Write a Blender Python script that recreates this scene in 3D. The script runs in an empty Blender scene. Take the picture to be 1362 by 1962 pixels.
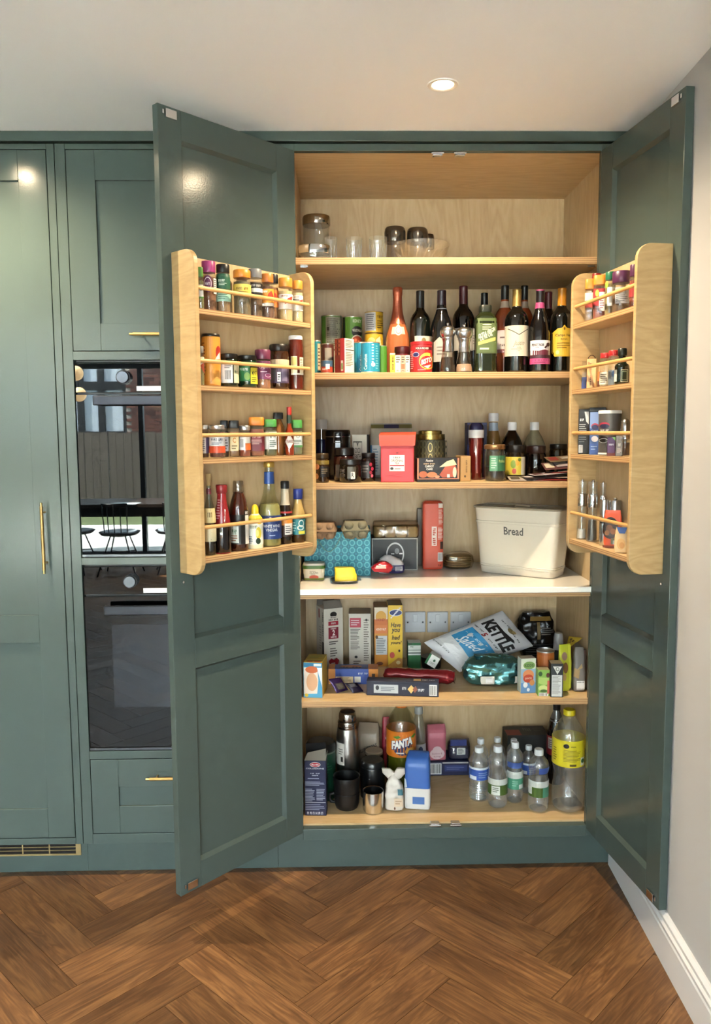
import bpy, bmesh, math, random
from math import pi, sin, cos, radians, sqrt, asin, atan2
from mathutils import Vector, Matrix, noise
SC = bpy.context.scene
COL = SC.collection
# ---------------------------------------------------------------- camera, daylight, exposure
cam_d = bpy.data.cameras.new('camera'); cam = bpy.data.objects.new('camera', cam_d); COL.objects.link(cam)
cam_d.sensor_fit = 'HORIZONTAL'; cam_d.sensor_width = 36.0; cam_d.lens = 40.3388; cam_d.clip_start = .05
_r, _u, _w = Vector((0.9998, -0.0196, -0.0064)), Vector((0.0083, 0.0999, 0.995)), Vector((0.0189, 0.9948, -0.1001))
cam.matrix_world = Matrix(((_r.x, _u.x, -_w.x, 0.14), (_r.y, _u.y, -_w.y, -2.6803), (_r.z, _u.z, -_w.z, 1.5565), (0, 0, 0, 1)))
SC.camera = cam
SC.view_settings.view_transform = 'Standard'; SC.view_settings.look = 'None'
SC.view_settings.gamma = 1.0; SC.view_settings.use_curve_mapping = False
SC.view_settings.exposure = 0.66
SC.cycles.transparent_max_bounces = 24; SC.cycles.use_adaptive_sampling = True; SC.cycles.adaptive_threshold = .08; SC.cycles.adaptive_min_samples = 24; SC.cycles.max_bounces = 6; SC.cycles.diffuse_bounces = 3; SC.cycles.glossy_bounces = 3; SC.cycles.transmission_bounces = 2; SC.cycles.sample_clamp_indirect = 60.0
wd = bpy.data.worlds.new('daylight'); SC.world = wd; wd.use_nodes = True
_bg = wd.node_tree.nodes['Background']; _bg.inputs[0].default_value = (.74, .87, 1.0, 1); _bg.inputs[1].default_value = 28.0
_sn = bpy.data.lights.new('added_sun', 'SUN'); _sn.energy = 200.0; _sn.angle = .02; _sn.color = (1, .98, .95)
_so = bpy.data.objects.new('added_sun', _sn); COL.objects.link(_so); _so.rotation_euler = Vector((-.55, .16, .8)).to_track_quat('Z', 'Y').to_euler()  # sun added over the patio so its bounce brightens the ceiling
ROOM_X0, ROOM_Y0, CEIL = -4.6, -7.6, 2.518        # far left wall, garden wall, ceiling height
OPEN_X0, OPEN_X1, OPEN_Z = -4.5, .7, 2.44          # garden door opening
_p = bpy.data.lights.new('garden_daylight_portal', 'AREA'); _p.shape = 'RECTANGLE'
_p.size = OPEN_X1 - OPEN_X0; _p.size_y = OPEN_Z; _p.cycles.is_portal = True
_po = bpy.data.objects.new('garden_daylight_portal', _p); COL.objects.link(_po)
_po.location = ((OPEN_X0 + OPEN_X1) / 2, ROOM_Y0 - .16, OPEN_Z / 2); _po.rotation_euler = (-pi / 2, 0, pi)
SKY = (-3.8, .2, -7.3, -5.3)                      # roof opening added to let in extra daylight: x0 x1 y0 y1
_p2 = bpy.data.lights.new('added_rooflight_portal', 'AREA'); _p2.shape = 'RECTANGLE'; _p2.size = SKY[1] - SKY[0]; _p2.size_y = SKY[3] - SKY[2]; _p2.cycles.is_portal = True
_po2 = bpy.data.objects.new('added_rooflight_portal', _p2); COL.objects.link(_po2); _po2.location = ((SKY[0] + SKY[1]) / 2, (SKY[2] + SKY[3]) / 2, CEIL + .25)
SPOT_POWER, SPOT_COL = 118.0, (1.0, .80, .53)

# ---------------------------------------------------------------- materials
MATS = {}
TONE = 1.0
def lin(h):
    h = h.lstrip('#'); r = [int(h[i:i + 2], 16) / 255 for i in (0, 2, 4)]
    return tuple(c / 12.92 if c <= .04045 else ((c + .055) / 1.055) ** 2.4 for c in r) + (1,)
def M(h, rough=.5, metal=0.0, spec=.5, coat=0.0, bump=0.0, bscale=200, var=0.0, emit=0.0):
    """plain procedural surface, with a faint noise in tone and relief"""
    key = (h, rough, metal, spec, coat, bump, bscale, var, emit, TONE)
    if key in MATS: return MATS[key]
    m = bpy.data.materials.new('surface_' + h.strip('#')); m.use_nodes = True; nt = m.node_tree; b = nt.nodes['Principled BSDF']
    tone = TONE if not metal else 1.0; b.inputs['Base Color'].default_value = tuple(v * tone for v in lin(h)[:3]) + (1,); b.inputs['Roughness'].default_value = rough; b.inputs['Metallic'].default_value = metal
    b.inputs['Specular IOR Level'].default_value = spec; b.inputs['Coat Weight'].default_value = coat; b.inputs['Coat Roughness'].default_value = .08
    if emit: b.inputs['Emission Color'].default_value = lin(h); b.inputs['Emission Strength'].default_value = emit
    if bump or var:
        tc = nt.nodes.new('ShaderNodeTexCoord'); n = nt.nodes.new('ShaderNodeTexNoise'); n.inputs['Scale'].default_value = bscale; n.inputs['Detail'].default_value = 3
        nt.links.new(tc.outputs['Object'], n.inputs['Vector'])
        if bump:
            bp = nt.nodes.new('ShaderNodeBump'); bp.inputs['Strength'].default_value = bump; bp.inputs['Distance'].default_value = .002
            nt.links.new(n.outputs['Fac'], bp.inputs['Height']); nt.links.new(bp.outputs['Normal'], b.inputs['Normal'])
        if var:
            mx = nt.nodes.new('ShaderNodeMix'); mx.data_type = 'RGBA'; c = [v * tone for v in lin(h)]
            mx.inputs[6].default_value = tuple(v * (1 - var) for v in c[:3]) + (1,); mx.inputs[7].default_value = tuple(min(1, v * (1 + var)) for v in c[:3]) + (1,)
            nt.links.new(n.outputs['Fac'], mx.inputs[0]); nt.links.new(mx.outputs[2], b.inputs['Base Color'])
    MATS[key] = m; return m
def GLASS(h='#ffffff', refl=.12, rough=.03, refract_white=0.0):
    """thin clear wall of glass or plastic"""
    key = ('glass', h, refl, rough, refract_white)
    if key in MATS: return MATS[key]
    m = bpy.data.materials.new('clear_' + h.strip('#')); m.use_nodes = True; nt = m.node_tree; nt.nodes.clear()
    o = nt.nodes.new('ShaderNodeOutputMaterial'); mix = nt.nodes.new('ShaderNodeMixShader'); t = nt.nodes.new('ShaderNodeBsdfTransparent'); g = nt.nodes.new('ShaderNodeBsdfGlossy')
    t.inputs[0].default_value = lin(h); g.inputs['Roughness'].default_value = rough; g.inputs[0].default_value = (1, 1, 1, 1)
    lw = nt.nodes.new('ShaderNodeLayerWeight'); lw.inputs[0].default_value = .5; pw = nt.nodes.new('ShaderNodeMath'); pw.operation = 'POWER'; pw.inputs[1].default_value = 3.5
    ma = nt.nodes.new('ShaderNodeMath'); ma.operation = 'MULTIPLY_ADD'; ma.inputs[1].default_value = .35 + refl; ma.inputs[2].default_value = .03 + refl * .25
    nt.links.new(lw.outputs['Facing'], pw.inputs[0]); nt.links.new(pw.outputs[0], ma.inputs[0]); nt.links.new(ma.outputs[0], mix.inputs[0]); nt.links.new(t.outputs[0], mix.inputs[1]); nt.links.new(g.outputs[0], mix.inputs[2]); nt.links.new(mix.outputs[0], o.inputs[0])
    if refract_white:  # diffuse white mixed in, standing in for light refracted by clear walls
        hz = nt.nodes.new('ShaderNodeBsdfTranslucent'); df = nt.nodes.new('ShaderNodeBsdfDiffuse'); hz.inputs[0].default_value = df.inputs[0].default_value = (.9, .92, .93, 1)
        hm = nt.nodes.new('ShaderNodeMixShader'); hm.inputs[0].default_value = .5; nt.links.new(hz.outputs[0], hm.inputs[1]); nt.links.new(df.outputs[0], hm.inputs[2])
        fm = nt.nodes.new('ShaderNodeMixShader'); fm.inputs[0].default_value = refract_white; nt.links.new(mix.outputs[0], fm.inputs[1]); nt.links.new(hm.outputs[0], fm.inputs[2]); nt.links.new(fm.outputs[0], o.inputs[0])
    MATS[key] = m; return m
def node_mat(name):
    m = bpy.data.materials.new(name); m.use_nodes = True; nt = m.node_tree
    return m, nt, nt.nodes['Principled BSDF'], nt.nodes.new, nt.links.new
def ramp(nt, stops):
    r = nt.nodes.new('ShaderNodeValToRGB'); e = r.color_ramp.elements
    e[0].position, e[0].color = stops[0][0], lin(stops[0][1]); e[1].position, e[1].color = stops[1][0], lin(stops[1][1])
    for p, c in stops[2:]: k = e.new(p); k.color = lin(c)
    return r
def wood_ply(name, stretch, c0, c1, c2, rough=.42):
    m, nt, b, N, K = node_mat(name)
    tc = N('ShaderNodeTexCoord'); mp = N('ShaderNodeMapping'); mp.inputs['Scale'].default_value = stretch
    oi = N('ShaderNodeObjectInfo'); ad = N('ShaderNodeVectorMath'); ad.operation = 'ADD'; K(tc.outputs['Object'], ad.inputs[0]); K(oi.outputs['Random'], ad.inputs[1]); K(ad.outputs[0], mp.inputs['Vector'])
    n1 = N('ShaderNodeTexNoise'); n1.inputs['Scale'].default_value = 2.2; n1.inputs['Detail'].default_value = 2; n1.inputs['Distortion'].default_value = 1.2
    K(mp.outputs[0], n1.inputs['Vector'])
    mu = N('ShaderNodeMath'); mu.operation = 'MULTIPLY'; mu.inputs[1].default_value = 14; K(n1.outputs['Fac'], mu.inputs[0])
    fr = N('ShaderNodeMath'); fr.operation = 'PINGPONG'; fr.inputs[1].default_value = 1; K(mu.outputs[0], fr.inputs[0])
    n2 = N('ShaderNodeTexNoise'); n2.inputs['Scale'].default_value = 40; n2.inputs['Detail'].default_value = 4; K(mp.outputs[0], n2.inputs['Vector'])
    mix = N('ShaderNodeMix'); mix.inputs[0].default_value = .62; K(fr.outputs[0], mix.inputs[2]); K(n2.outputs['Fac'], mix.inputs[3])
    rp = ramp(nt, [(.15, c0), (.85, c2), (.5, c1)]); K(mix.outputs[0], rp.inputs[0]); K(rp.outputs[0], b.inputs['Base Color'])
    b.inputs['Roughness'].default_value = rough
    bp = N('ShaderNodeBump'); bp.inputs['Strength'].default_value = .04; bp.inputs['Distance'].default_value = .002; K(n2.outputs['Fac'], bp.inputs['Height']); K(bp.outputs[0], b.inputs['Normal'])
    return m
PLY_V = wood_ply('birch_ply_upright', (3.2, 3.2, .55), '#b0946d', '#bca179', '#c5ab86')
PLY_H = wood_ply('birch_ply_level', (.55, 3.2, 3.2), '#b4966b', '#c0a377', '#c9ad84')
PLY_SIDE = wood_ply('birch_ply_crossgrain', (.6, .9, 4.5), '#a6875a', '#b19365', '#bb9e71')
def ply_edge():
    m, nt, b, N, K = node_mat('birch_ply_edge')
    tc = N('ShaderNodeTexCoord'); s = N('ShaderNodeSeparateXYZ'); K(tc.outputs['Object'], s.inputs[0])
    nz = N('ShaderNodeTexNoise'); nz.inputs['Scale'].default_value = 9; K(tc.outputs['Object'], nz.inputs['Vector'])
    a = N('ShaderNodeMath'); a.operation = 'MULTIPLY_ADD'; a.inputs[1].default_value = 320; K(s.outputs['Z'], a.inputs[0])
    q = N('ShaderNodeMath'); q.operation = 'MULTIPLY'; q.inputs[1].default_value = .7; K(nz.outputs['Fac'], q.inputs[0]); K(q.outputs[0], a.inputs[2])
    p = N('ShaderNodeMath'); p.operation = 'PINGPONG'; p.inputs[1].default_value = 1; K(a.outputs[0], p.inputs[0])
    rp = ramp(nt, [(.2, '#8d6844'), (.7, '#bd986a')]); K(p.outputs[0], rp.inputs[0]); K(rp.outputs[0], b.inputs['Base Color']); b.inputs['Roughness'].default_value = .6
    return m
PLY_E = ply_edge()
DOWEL = wood_ply('beech_dowel', (.8, 6, 6), '#b98a50', '#c6985e', '#cfa36b')
PAINT = M('#485450', .17, bump=.07, bscale=240, spec=.30)
WHITEWALL = M('#b0afb0', .85, bump=.06, bscale=120)
CEILMAT = M('#f0f3f6', .9, bump=.05, bscale=120)
GLOSSWHITE = M('#d2d2d4', .3)
BRASS = M('#c8a96a', .3, 1.0)
BRASS_D = M('#b99a62', .38, 1.0, bump=.5, bscale=900)
STEEL = M('#b9bcc0', .25, 1.0)
CHROME = M('#d8dadd', .08, 1.0)
BLACK = M('#0b0b0c', .35)
DARK = M('#161513', .6)
def floor_mat():
    m, nt, b, N, K = node_mat('oak_plank')
    uv = N('ShaderNodeUVMap'); uv.uv_map = 'UVMap'; g = N('ShaderNodeNewGeometry'); oi = N('ShaderNodeObjectInfo')
    s = N('ShaderNodeMath'); s.operation = 'ADD'; K(g.outputs['Random Per Island'], s.inputs[0]); K(oi.outputs['Random'], s.inputs[1])
    fr = N('ShaderNodeMath'); fr.operation = 'FRACT'; K(s.outputs[0], fr.inputs[0])
    of = N('ShaderNodeMath'); of.operation = 'MULTIPLY'; of.inputs[1].default_value = 37; K(fr.outputs[0], of.inputs[0])
    ad = N('ShaderNodeVectorMath'); ad.operation = 'ADD'; K(uv.outputs[0], ad.inputs[0]); K(of.outputs[0], ad.inputs[1])
    mp = N('ShaderNodeMapping'); mp.inputs['Scale'].default_value = (2.0, 16, 1); K(ad.outputs[0], mp.inputs['Vector'])
    n1 = N('ShaderNodeTexNoise'); n1.inputs['Scale'].default_value = 1.3; n1.inputs['Detail'].default_value = 3; n1.inputs['Distortion'].default_value = 1.6; K(mp.outputs[0], n1.inputs['Vector'])
    mu = N('ShaderNodeMath'); mu.operation = 'MULTIPLY'; mu.inputs[1].default_value = 9; K(n1.outputs['Fac'], mu.inputs[0])
    pp = N('ShaderNodeMath'); pp.operation = 'PINGPONG'; pp.inputs[1].default_value = 1; K(mu.outputs[0], pp.inputs[0])
    mp2 = N('ShaderNodeMapping'); mp2.inputs['Scale'].default_value = (7, 170, 1); K(ad.outputs[0], mp2.inputs['Vector'])
    n2 = N('ShaderNodeTexNoise'); n2.inputs['Scale'].default_value = 1; n2.inputs['Detail'].default_value = 5; K(mp2.outputs[0], n2.inputs['Vector'])
    mp3 = N('ShaderNodeMapping'); mp3.inputs['Scale'].default_value = (2.5, 7, 1); K(ad.outputs[0], mp3.inputs['Vector'])
    n3 = N('ShaderNodeTexNoise'); n3.inputs['Scale'].default_value = 1.6; n3.inputs['Detail'].default_value = 3; K(mp3.outputs[0], n3.inputs['Vector'])
    m1 = N('ShaderNodeMix'); m1.inputs[0].default_value = .72; K(pp.outputs[0], m1.inputs[2]); K(n2.outputs['Fac'], m1.inputs[3])
    m2 = N('ShaderNodeMix'); m2.inputs[0].default_value = .40; K(m1.outputs[0], m2.inputs[2]); K(n3.outputs['Fac'], m2.inputs[3])
    rp = ramp(nt, [(.22, '#392619'), (.80, '#8a6540'), (.50, '#61432a')]); K(m2.outputs[0], rp.inputs[0])
    hv = N('ShaderNodeHueSaturation'); K(rp.outputs[0], hv.inputs['Color'])
    vr = N('ShaderNodeMapRange'); vr.inputs[3].default_value = .70; vr.inputs[4].default_value = 1.38; K(fr.outputs[0], vr.inputs[0]); K(vr.outputs[0], hv.inputs['Value'])
    K(hv.outputs[0], b.inputs['Base Color']); b.inputs['Roughness'].default_value = .34; b.inputs['Specular IOR Level'].default_value = .45
    bp = N('ShaderNodeBump'); bp.inputs['Strength'].default_value = .12; bp.inputs['Distance'].default_value = .002; K(n2.outputs['Fac'], bp.inputs['Height']); K(bp.outputs[0], b.inputs['Normal'])
    return m
OAK = floor_mat()
OVENGLASS = M('#020304', .012, spec=.42)
_b = OVENGLASS.node_tree.nodes['Principled BSDF']; _b.inputs['IOR'].default_value = 1.5; _b.inputs['Coat Roughness'].default_value = .0

# ---------------------------------------------------------------- mesh helpers
class MB:
    def __init__(s): s.v = []; s.f = []; s.m = []; s.s = []
    def add(s, vs, fs, mi=0, sm=False):
        o = len(s.v); s.v += [tuple(v) for v in vs]
        for f in fs: s.f.append([i + o for i in f]); s.m.append(mi); s.s.append(sm)
        return s
    def box(s, x0, x1, y0, y1, z0, z1, mi=0, faces=None):
        vs = [(x, y, z) for z in (z0, z1) for y in (y0, y1) for x in (x0, x1)]
        fs = [(0, 2, 3, 1), (4, 5, 7, 6), (0, 1, 5, 4), (2, 6, 7, 3), (0, 4, 6, 2), (1, 3, 7, 5)]   # bottom top front back left right
        o = len(s.v); s.v += vs
        for k, f in enumerate(fs):
            s.f.append([i + o for i in f]); s.m.append(faces.get(k, mi) if faces else mi); s.s.append(False)
        return s
    def obox(s, x0, x1, y0, y1, z0, z1, mat, mi=0):
        o = len(s.v); s.box(x0, x1, y0, y1, z0, z1, mi)
        for i in range(o, len(s.v)): s.v[i] = tuple(mat @ Vector(s.v[i]))
        return s
    def tube(s, pts, r, n=10, mi=0, cap=True):
        pts = [Vector(p) for p in pts]; rs = r if isinstance(r, (list, tuple)) else [r] * len(pts); o = len(s.v); N = len(pts)
        up = None
        for i, p in enumerate(pts):
            t = (pts[min(i + 1, N - 1)] - pts[max(i - 1, 0)]).normalized()
            if up is None: up = t.orthogonal().normalized()
            up = (up - t * up.dot(t)).normalized(); sd = t.cross(up)
            for k in range(n): a = 2 * pi * k / n; s.v.append(tuple(p + (up * cos(a) + sd * sin(a)) * rs[i]))
        for i in range(N - 1):
            for k in range(n):
                k2 = (k + 1) % n; s.f.append([o + i * n + k, o + i * n + k2, o + (i + 1) * n + k2, o + (i + 1) * n + k]); s.m.append(mi); s.s.append(True)
        if cap:
            s.f.append([o + k for k in range(n)][::-1]); s.m.append(mi); s.s.append(False)
            s.f.append([o + (N - 1) * n + k for k in range(n)]); s.m.append(mi); s.s.append(False)
        return s
    def prism(s, poly, axis, a0, a1, mi=0, sm=False):
        """extrude a closed 2-D outline along an axis ('x': (y,z) outline, 'y': (x,z), 'z': (x,y))"""
        def P(q, a): return {'x': (a, q[0], q[1]), 'y': (q[0], a, q[1]), 'z': (q[0], q[1], a)}[axis]
        n = len(poly); o = len(s.v); s.v += [P(q, a0) for q in poly] + [P(q, a1) for q in poly]
        s.f.append([o + i for i in range(n)][::-1]); s.m.append(mi); s.s.append(False)
        s.f.append([o + n + i for i in range(n)]); s.m.append(mi); s.s.append(False)
        for i in range(n): j = (i + 1) % n; s.f.append([o + i, o + j, o + n + j, o + n + i]); s.m.append(mi); s.s.append(sm)
        return s
    def mesh(s, name):
        me = bpy.data.meshes.new(name); me.from_pydata(s.v, [], s.f); me.polygons.foreach_set('material_index', s.m); me.polygons.foreach_set('use_smooth', s.s); me.update()
        if any(s.s): me.set_sharp_from_angle(angle=radians(42))
        return me
def fixn(me):
    bm = bmesh.new(); bm.from_mesh(me); bmesh.ops.recalc_face_normals(bm, faces=bm.faces); bm.to_mesh(me); bm.free()
def obj(name, mb, mats, parent=None, loc=(0, 0, 0), rotz=0.0, bevel=0, fix=True, seg=2):
    me = mb.mesh(name) if isinstance(mb, MB) else mb
    if fix and isinstance(mb, MB): fixn(me)
    for m in (mats if isinstance(mats, (list, tuple)) else [mats]): me.materials.append(m)
    o = bpy.data.objects.new(name, me); COL.objects.link(o); o.location = loc; o.rotation_euler = (0, 0, rotz)
    if parent: o.parent = parent
    if bevel:
        b = o.modifiers.new('soft_edges', 'BEVEL'); b.width = bevel; b.segments = seg; b.limit_method = 'ANGLE'; b.angle_limit = radians(50)
    return o
def tag(o, label, cat, group=None, kind=None):
    if label: o['label'] = label
    if cat: o['category'] = cat
    if group: o['group'] = group
    if kind: o['kind'] = kind
    return o
def struct(o, label=None): o['kind'] = 'structure'; (label and o.__setitem__('label', label)); return o
def thing(name, label, cat, loc=(0, 0, 0), rotz=0.0, group=None):
    o = bpy.data.objects.new(name, None); COL.objects.link(o); o.location = loc; o.rotation_euler = (0, 0, rotz); o.empty_display_size = .05
    return tag(o, label, cat, group)

# ---------------------------------------------------------------- the room
def build_room():
    # floor: oak planks laid herringbone over a sub-floor
    fl = struct(obj('floor', MB().box(ROOM_X0, 1.35, ROOM_Y0, .66, -.05, -.006), DARK), 'dark sub-floor under the oak herringbone planks')
    W, k = .125, 4; Lp = W * k; e = .0006
    def plank_mesh():
        b = MB().box(e, Lp - e, e, W - e, -.006, 0.0); return b
    pm = plank_mesh().mesh('plank'); fixn(pm); pm.materials.append(OAK)
    def set_uv(me, vs):
        uv = me.uv_layers.new(name='UVMap')
        for l in me.loops: uv.data[l.index].uv = vs(l.vertex_index)
    set_uv(pm, lambda i: (pm.vertices[i].co.x, pm.vertices[i].co.y))
    c = cos(pi / 4); X0, Y0 = .09, -.553
    rest = MB(); ruv = []; near = []
    for j in range(-60, 20):
        for mm in range(-9, 10):
            for vert in (0, 1):
                if vert == 0: p, q = (j + 2 * k * mm) * W, j * W; ang = pi / 4
                else: p, q = (j + 1) * W, (j - 2 * k + 1 + 2 * k * mm) * W; ang = 3 * pi / 4
                x, y = X0 + (p - q) * c, Y0 + (p + q) * c
                if vert: mx, my = x + cos(ang) * Lp / 2 - sin(ang) * W / 2, y + sin(ang) * Lp / 2 + cos(ang) * W / 2
                else: mx, my = x + cos(ang) * Lp / 2 - sin(ang) * W / 2, y + sin(ang) * Lp / 2 + cos(ang) * W / 2
                if not (ROOM_X0 + .3 < mx < 1.5 and ROOM_Y0 + .3 < my < .3): continue
                if mx > -1.45 and my > -1.45: near.append((x, y, ang))
                else:
                    o = len(rest.v); rest.obox(e, Lp - e, e, W - e, -.006, 0, Matrix.Translation((x, y, 0)) @ Matrix.Rotation(ang, 4, 'Z'))
                    for i in range(8): b3 = [(a, d) for z in (0, 1) for d in (0, W) for a in (0, Lp)][i]; ruv.append(b3)
    for x, y, a in near:
        o = bpy.data.objects.new('plank', pm); COL.objects.link(o); o.parent = fl; o.location = (x, y, 0); o.rotation_euler = (0, 0, a)
    me = rest.mesh('planks_beyond'); me.materials.append(OAK); set_uv(me, lambda i: ruv[i])
    o = obj('planks_beyond', me, [], fl); o['kind'] = 'stuff'
    a, b, c_, d_ = SKY; X0c, X1c, Y0c, Y1c = ROOM_X0 - .2, 1.6, ROOM_Y0 - .2, .7
    cl = MB().box(X0c, X1c, d_, Y1c, CEIL, CEIL + .2).box(X0c, X1c, Y0c, c_, CEIL, CEIL + .2).box(X0c, a, c_, d_, CEIL, CEIL + .2).box(b, X1c, c_, d_, CEIL, CEIL + .2)
    struct(obj('ceiling', cl, CEILMAT), 'smooth warm white plastered ceiling')
    rl = MB().box(a, b, c_, c_ + .06, CEIL + .2, CEIL + .26).box(a, b, d_ - .06, d_, CEIL + .2, CEIL + .26).box(a, a + .06, c_ + .06, d_ - .06, CEIL + .2, CEIL + .26).box(b - .06, b, c_ + .06, d_ - .06, CEIL + .2, CEIL + .26).box((a + b) / 2 - .03, (a + b) / 2 + .03, c_ + .06, d_ - .06, CEIL + .2, CEIL + .26)
    w2 = struct(obj('added_rooflight', rl, M('#d9d9d6', .4)), 'flat rooflight added over the dining end for extra daylight')
    for xa, xb in ((a + .06, (a + b) / 2 - .03), ((a + b) / 2 + .03, b - .06)): obj('pane', MB().box(xa, xb, c_ + .06, d_ - .06, CEIL + .225, CEIL + .229), GLASS('#f2f6f4', .05, .0), w2)
    struct(obj('wall_back', MB().box(ROOM_X0 - .2, 1.6, .62, .72, -.05, CEIL), WHITEWALL), 'white wall behind the fitted cupboards')
    struct(obj('wall_left', MB().box(ROOM_X0 - .2, ROOM_X0, ROOM_Y0 - .2, .62, -.05, CEIL), M('#7d837a', .85)), 'sage wall at the far side of the kitchen')
    # right-hand wall, a touch out of square with the cupboards
    A = Vector((1.139, .62)); Bv = Vector((1.139 - .047 * 8.4, ROOM_Y0)); Bv = Vector((.77, ROOM_Y0))
    wr = MB().prism([(A.x, A.y), (Bv.x, Bv.y), (1.6, ROOM_Y0), (1.6, .62)], 'z', -.05, CEIL)
    struct(obj('wall_right', wr, WHITEWALL), 'white wall beside the open pantry door')
    d = (Bv - A).normalized(); ang = atan2(d.y, d.x)
    prof = [(0, 0), (.019, 0), (.019, .1), (.0165, .106), (.0165, .113), (.019, .116), (.019, .120), (.0125, .125), (.0125, .131), (.0145, .134), (.0145, .139), (.006, .148), (0, .148)]
    sk = MB().prism([(-y, z) for y, z in prof], 'x', .62 - .03, 8.2)
    struct(obj('baseboard_right', sk, GLOSSWHITE, loc=(A.x, A.y, 0), rotz=ang), 'white moulded skirting board along the wall')
    # garden wall with the wide opening
    gw = MB().box(ROOM_X0 - .2, OPEN_X0, ROOM_Y0 - .2, ROOM_Y0, -.05, CEIL).box(OPEN_X1, 1.6, ROOM_Y0 - .2, ROOM_Y0, -.05, CEIL).box(OPEN_X0, OPEN_X1, ROOM_Y0 - .2, ROOM_Y0, OPEN_Z, CEIL)
    struct(obj('wall_garden', gw, M('#7d837a', .85)), 'sage wall around the wide garden opening')
build_room()

# downlights in the ceiling
def downlight(x, y, label):
    t = thing('downlight', label, 'downlight', (x, y, CEIL), 0, 'recessed ceiling downlights')
    n = 40; b = MB()
    ring = [(.030, -.001), (.034, -.003), (.042, -.003), (.044, -.0), (.044, .002), (.030, .002)]
    for k in range(n):
        a = 2 * pi * k / n
        for r_, z in ring: b.v.append((r_ * cos(a), r_ * sin(a), z))
    m = len(ring)
    for k in range(n):
        k2 = (k + 1) % n
        for i in range(m): i2 = (i + 1) % m; b.f.append([k * m + i, k2 * m + i, k2 * m + i2, k * m + i2]); b.m.append(0); b.s.append(True)
    obj('trim_ring', b, M('#e9e6e0', .4), t)
    l = MB(); l.v = [(.030 * cos(2 * pi * k / n), .030 * sin(2 * pi * k / n), -.0012) for k in range(n)]; l.f = [list(range(n))]; l.m = [0]; l.s = [False]
    obj('lens', l, M('#ffe2b0', .5, emit=30.0), t, fix=False)
    s = bpy.data.lights.new('downlight_lamp', 'SPOT'); s.energy = SPOT_POWER; s.color = SPOT_COL; s.spot_size = radians(156); s.spot_blend = 1.0; s.shadow_soft_size = .024
    so = bpy.data.objects.new('downlight_lamp', s); COL.objects.link(so); so.parent = t; so.location = (0, 0, -.006)
downlight(0.435, -0.358, 'small lit recessed downlight in the ceiling above the open pantry')
downlight(-1.0, -.36, 'recessed downlight in the ceiling above the tall fridge cupboard')
downlight(-2.45, -.36, 'recessed downlight in the ceiling furthest along the cupboard run')

# ---------------------------------------------------------------- fitted cupboards
def shaker(parent, name, x0, x1, z0, z1, panels, y0=0.0, th=.022, rec=.009, sub=None):
    """framed door in the plane y = y0 facing -y; panels = list of (px0,px1,pz0,pz1)"""
    b = MB(); px0, px1 = panels[0][0], panels[0][1]
    b.box(x0, px0, y0, y0 + th, z0, z1).box(px1, x1, y0, y0 + th, z0, z1)
    zs = [z0] + [v for p in sorted(panels, key=lambda q: q[2]) for v in (p[2], p[3])] + [z1]
    for i in range(0, len(zs), 2): b.box(px0, px1, y0, y0 + th, zs[i], zs[i + 1])
    d = obj(name, b, PAINT, parent, bevel=.0012)
    for p in panels: obj('panel', MB().box(p[0] - .004, p[1] + .004, y0 + rec, y0 + rec + .006, p[2] - .004, p[3] + .004), PAINT, d)
    return d
def bar_handle(parent, c, length, axis, out=.03, r=.0055, proj=-1):
    """brass bar on two posts; c = centre on the door face, bar stands off along y*proj"""
    b = MB(); ax = {'x': Vector((1, 0, 0)), 'z': Vector((0, 0, 1))}[axis]; c = Vector(c); o = Vector((0, proj * out, 0)); h = length / 2
    b.tube([c + o - ax * (h - .012), c + o + ax * (h - .012)], r, 14, 0)
    for s in (-1, 1):
        b.tube([c + o + ax * s * (h - .013), c + o + ax * s * h], r * .72, 12, 1)
        b.tube([c + ax * s * (h - .034), c + o + ax * s * (h - .034)], r * .6, 10, 1)
    return obj('handle', b, [BRASS_D, BRASS], parent)
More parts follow.
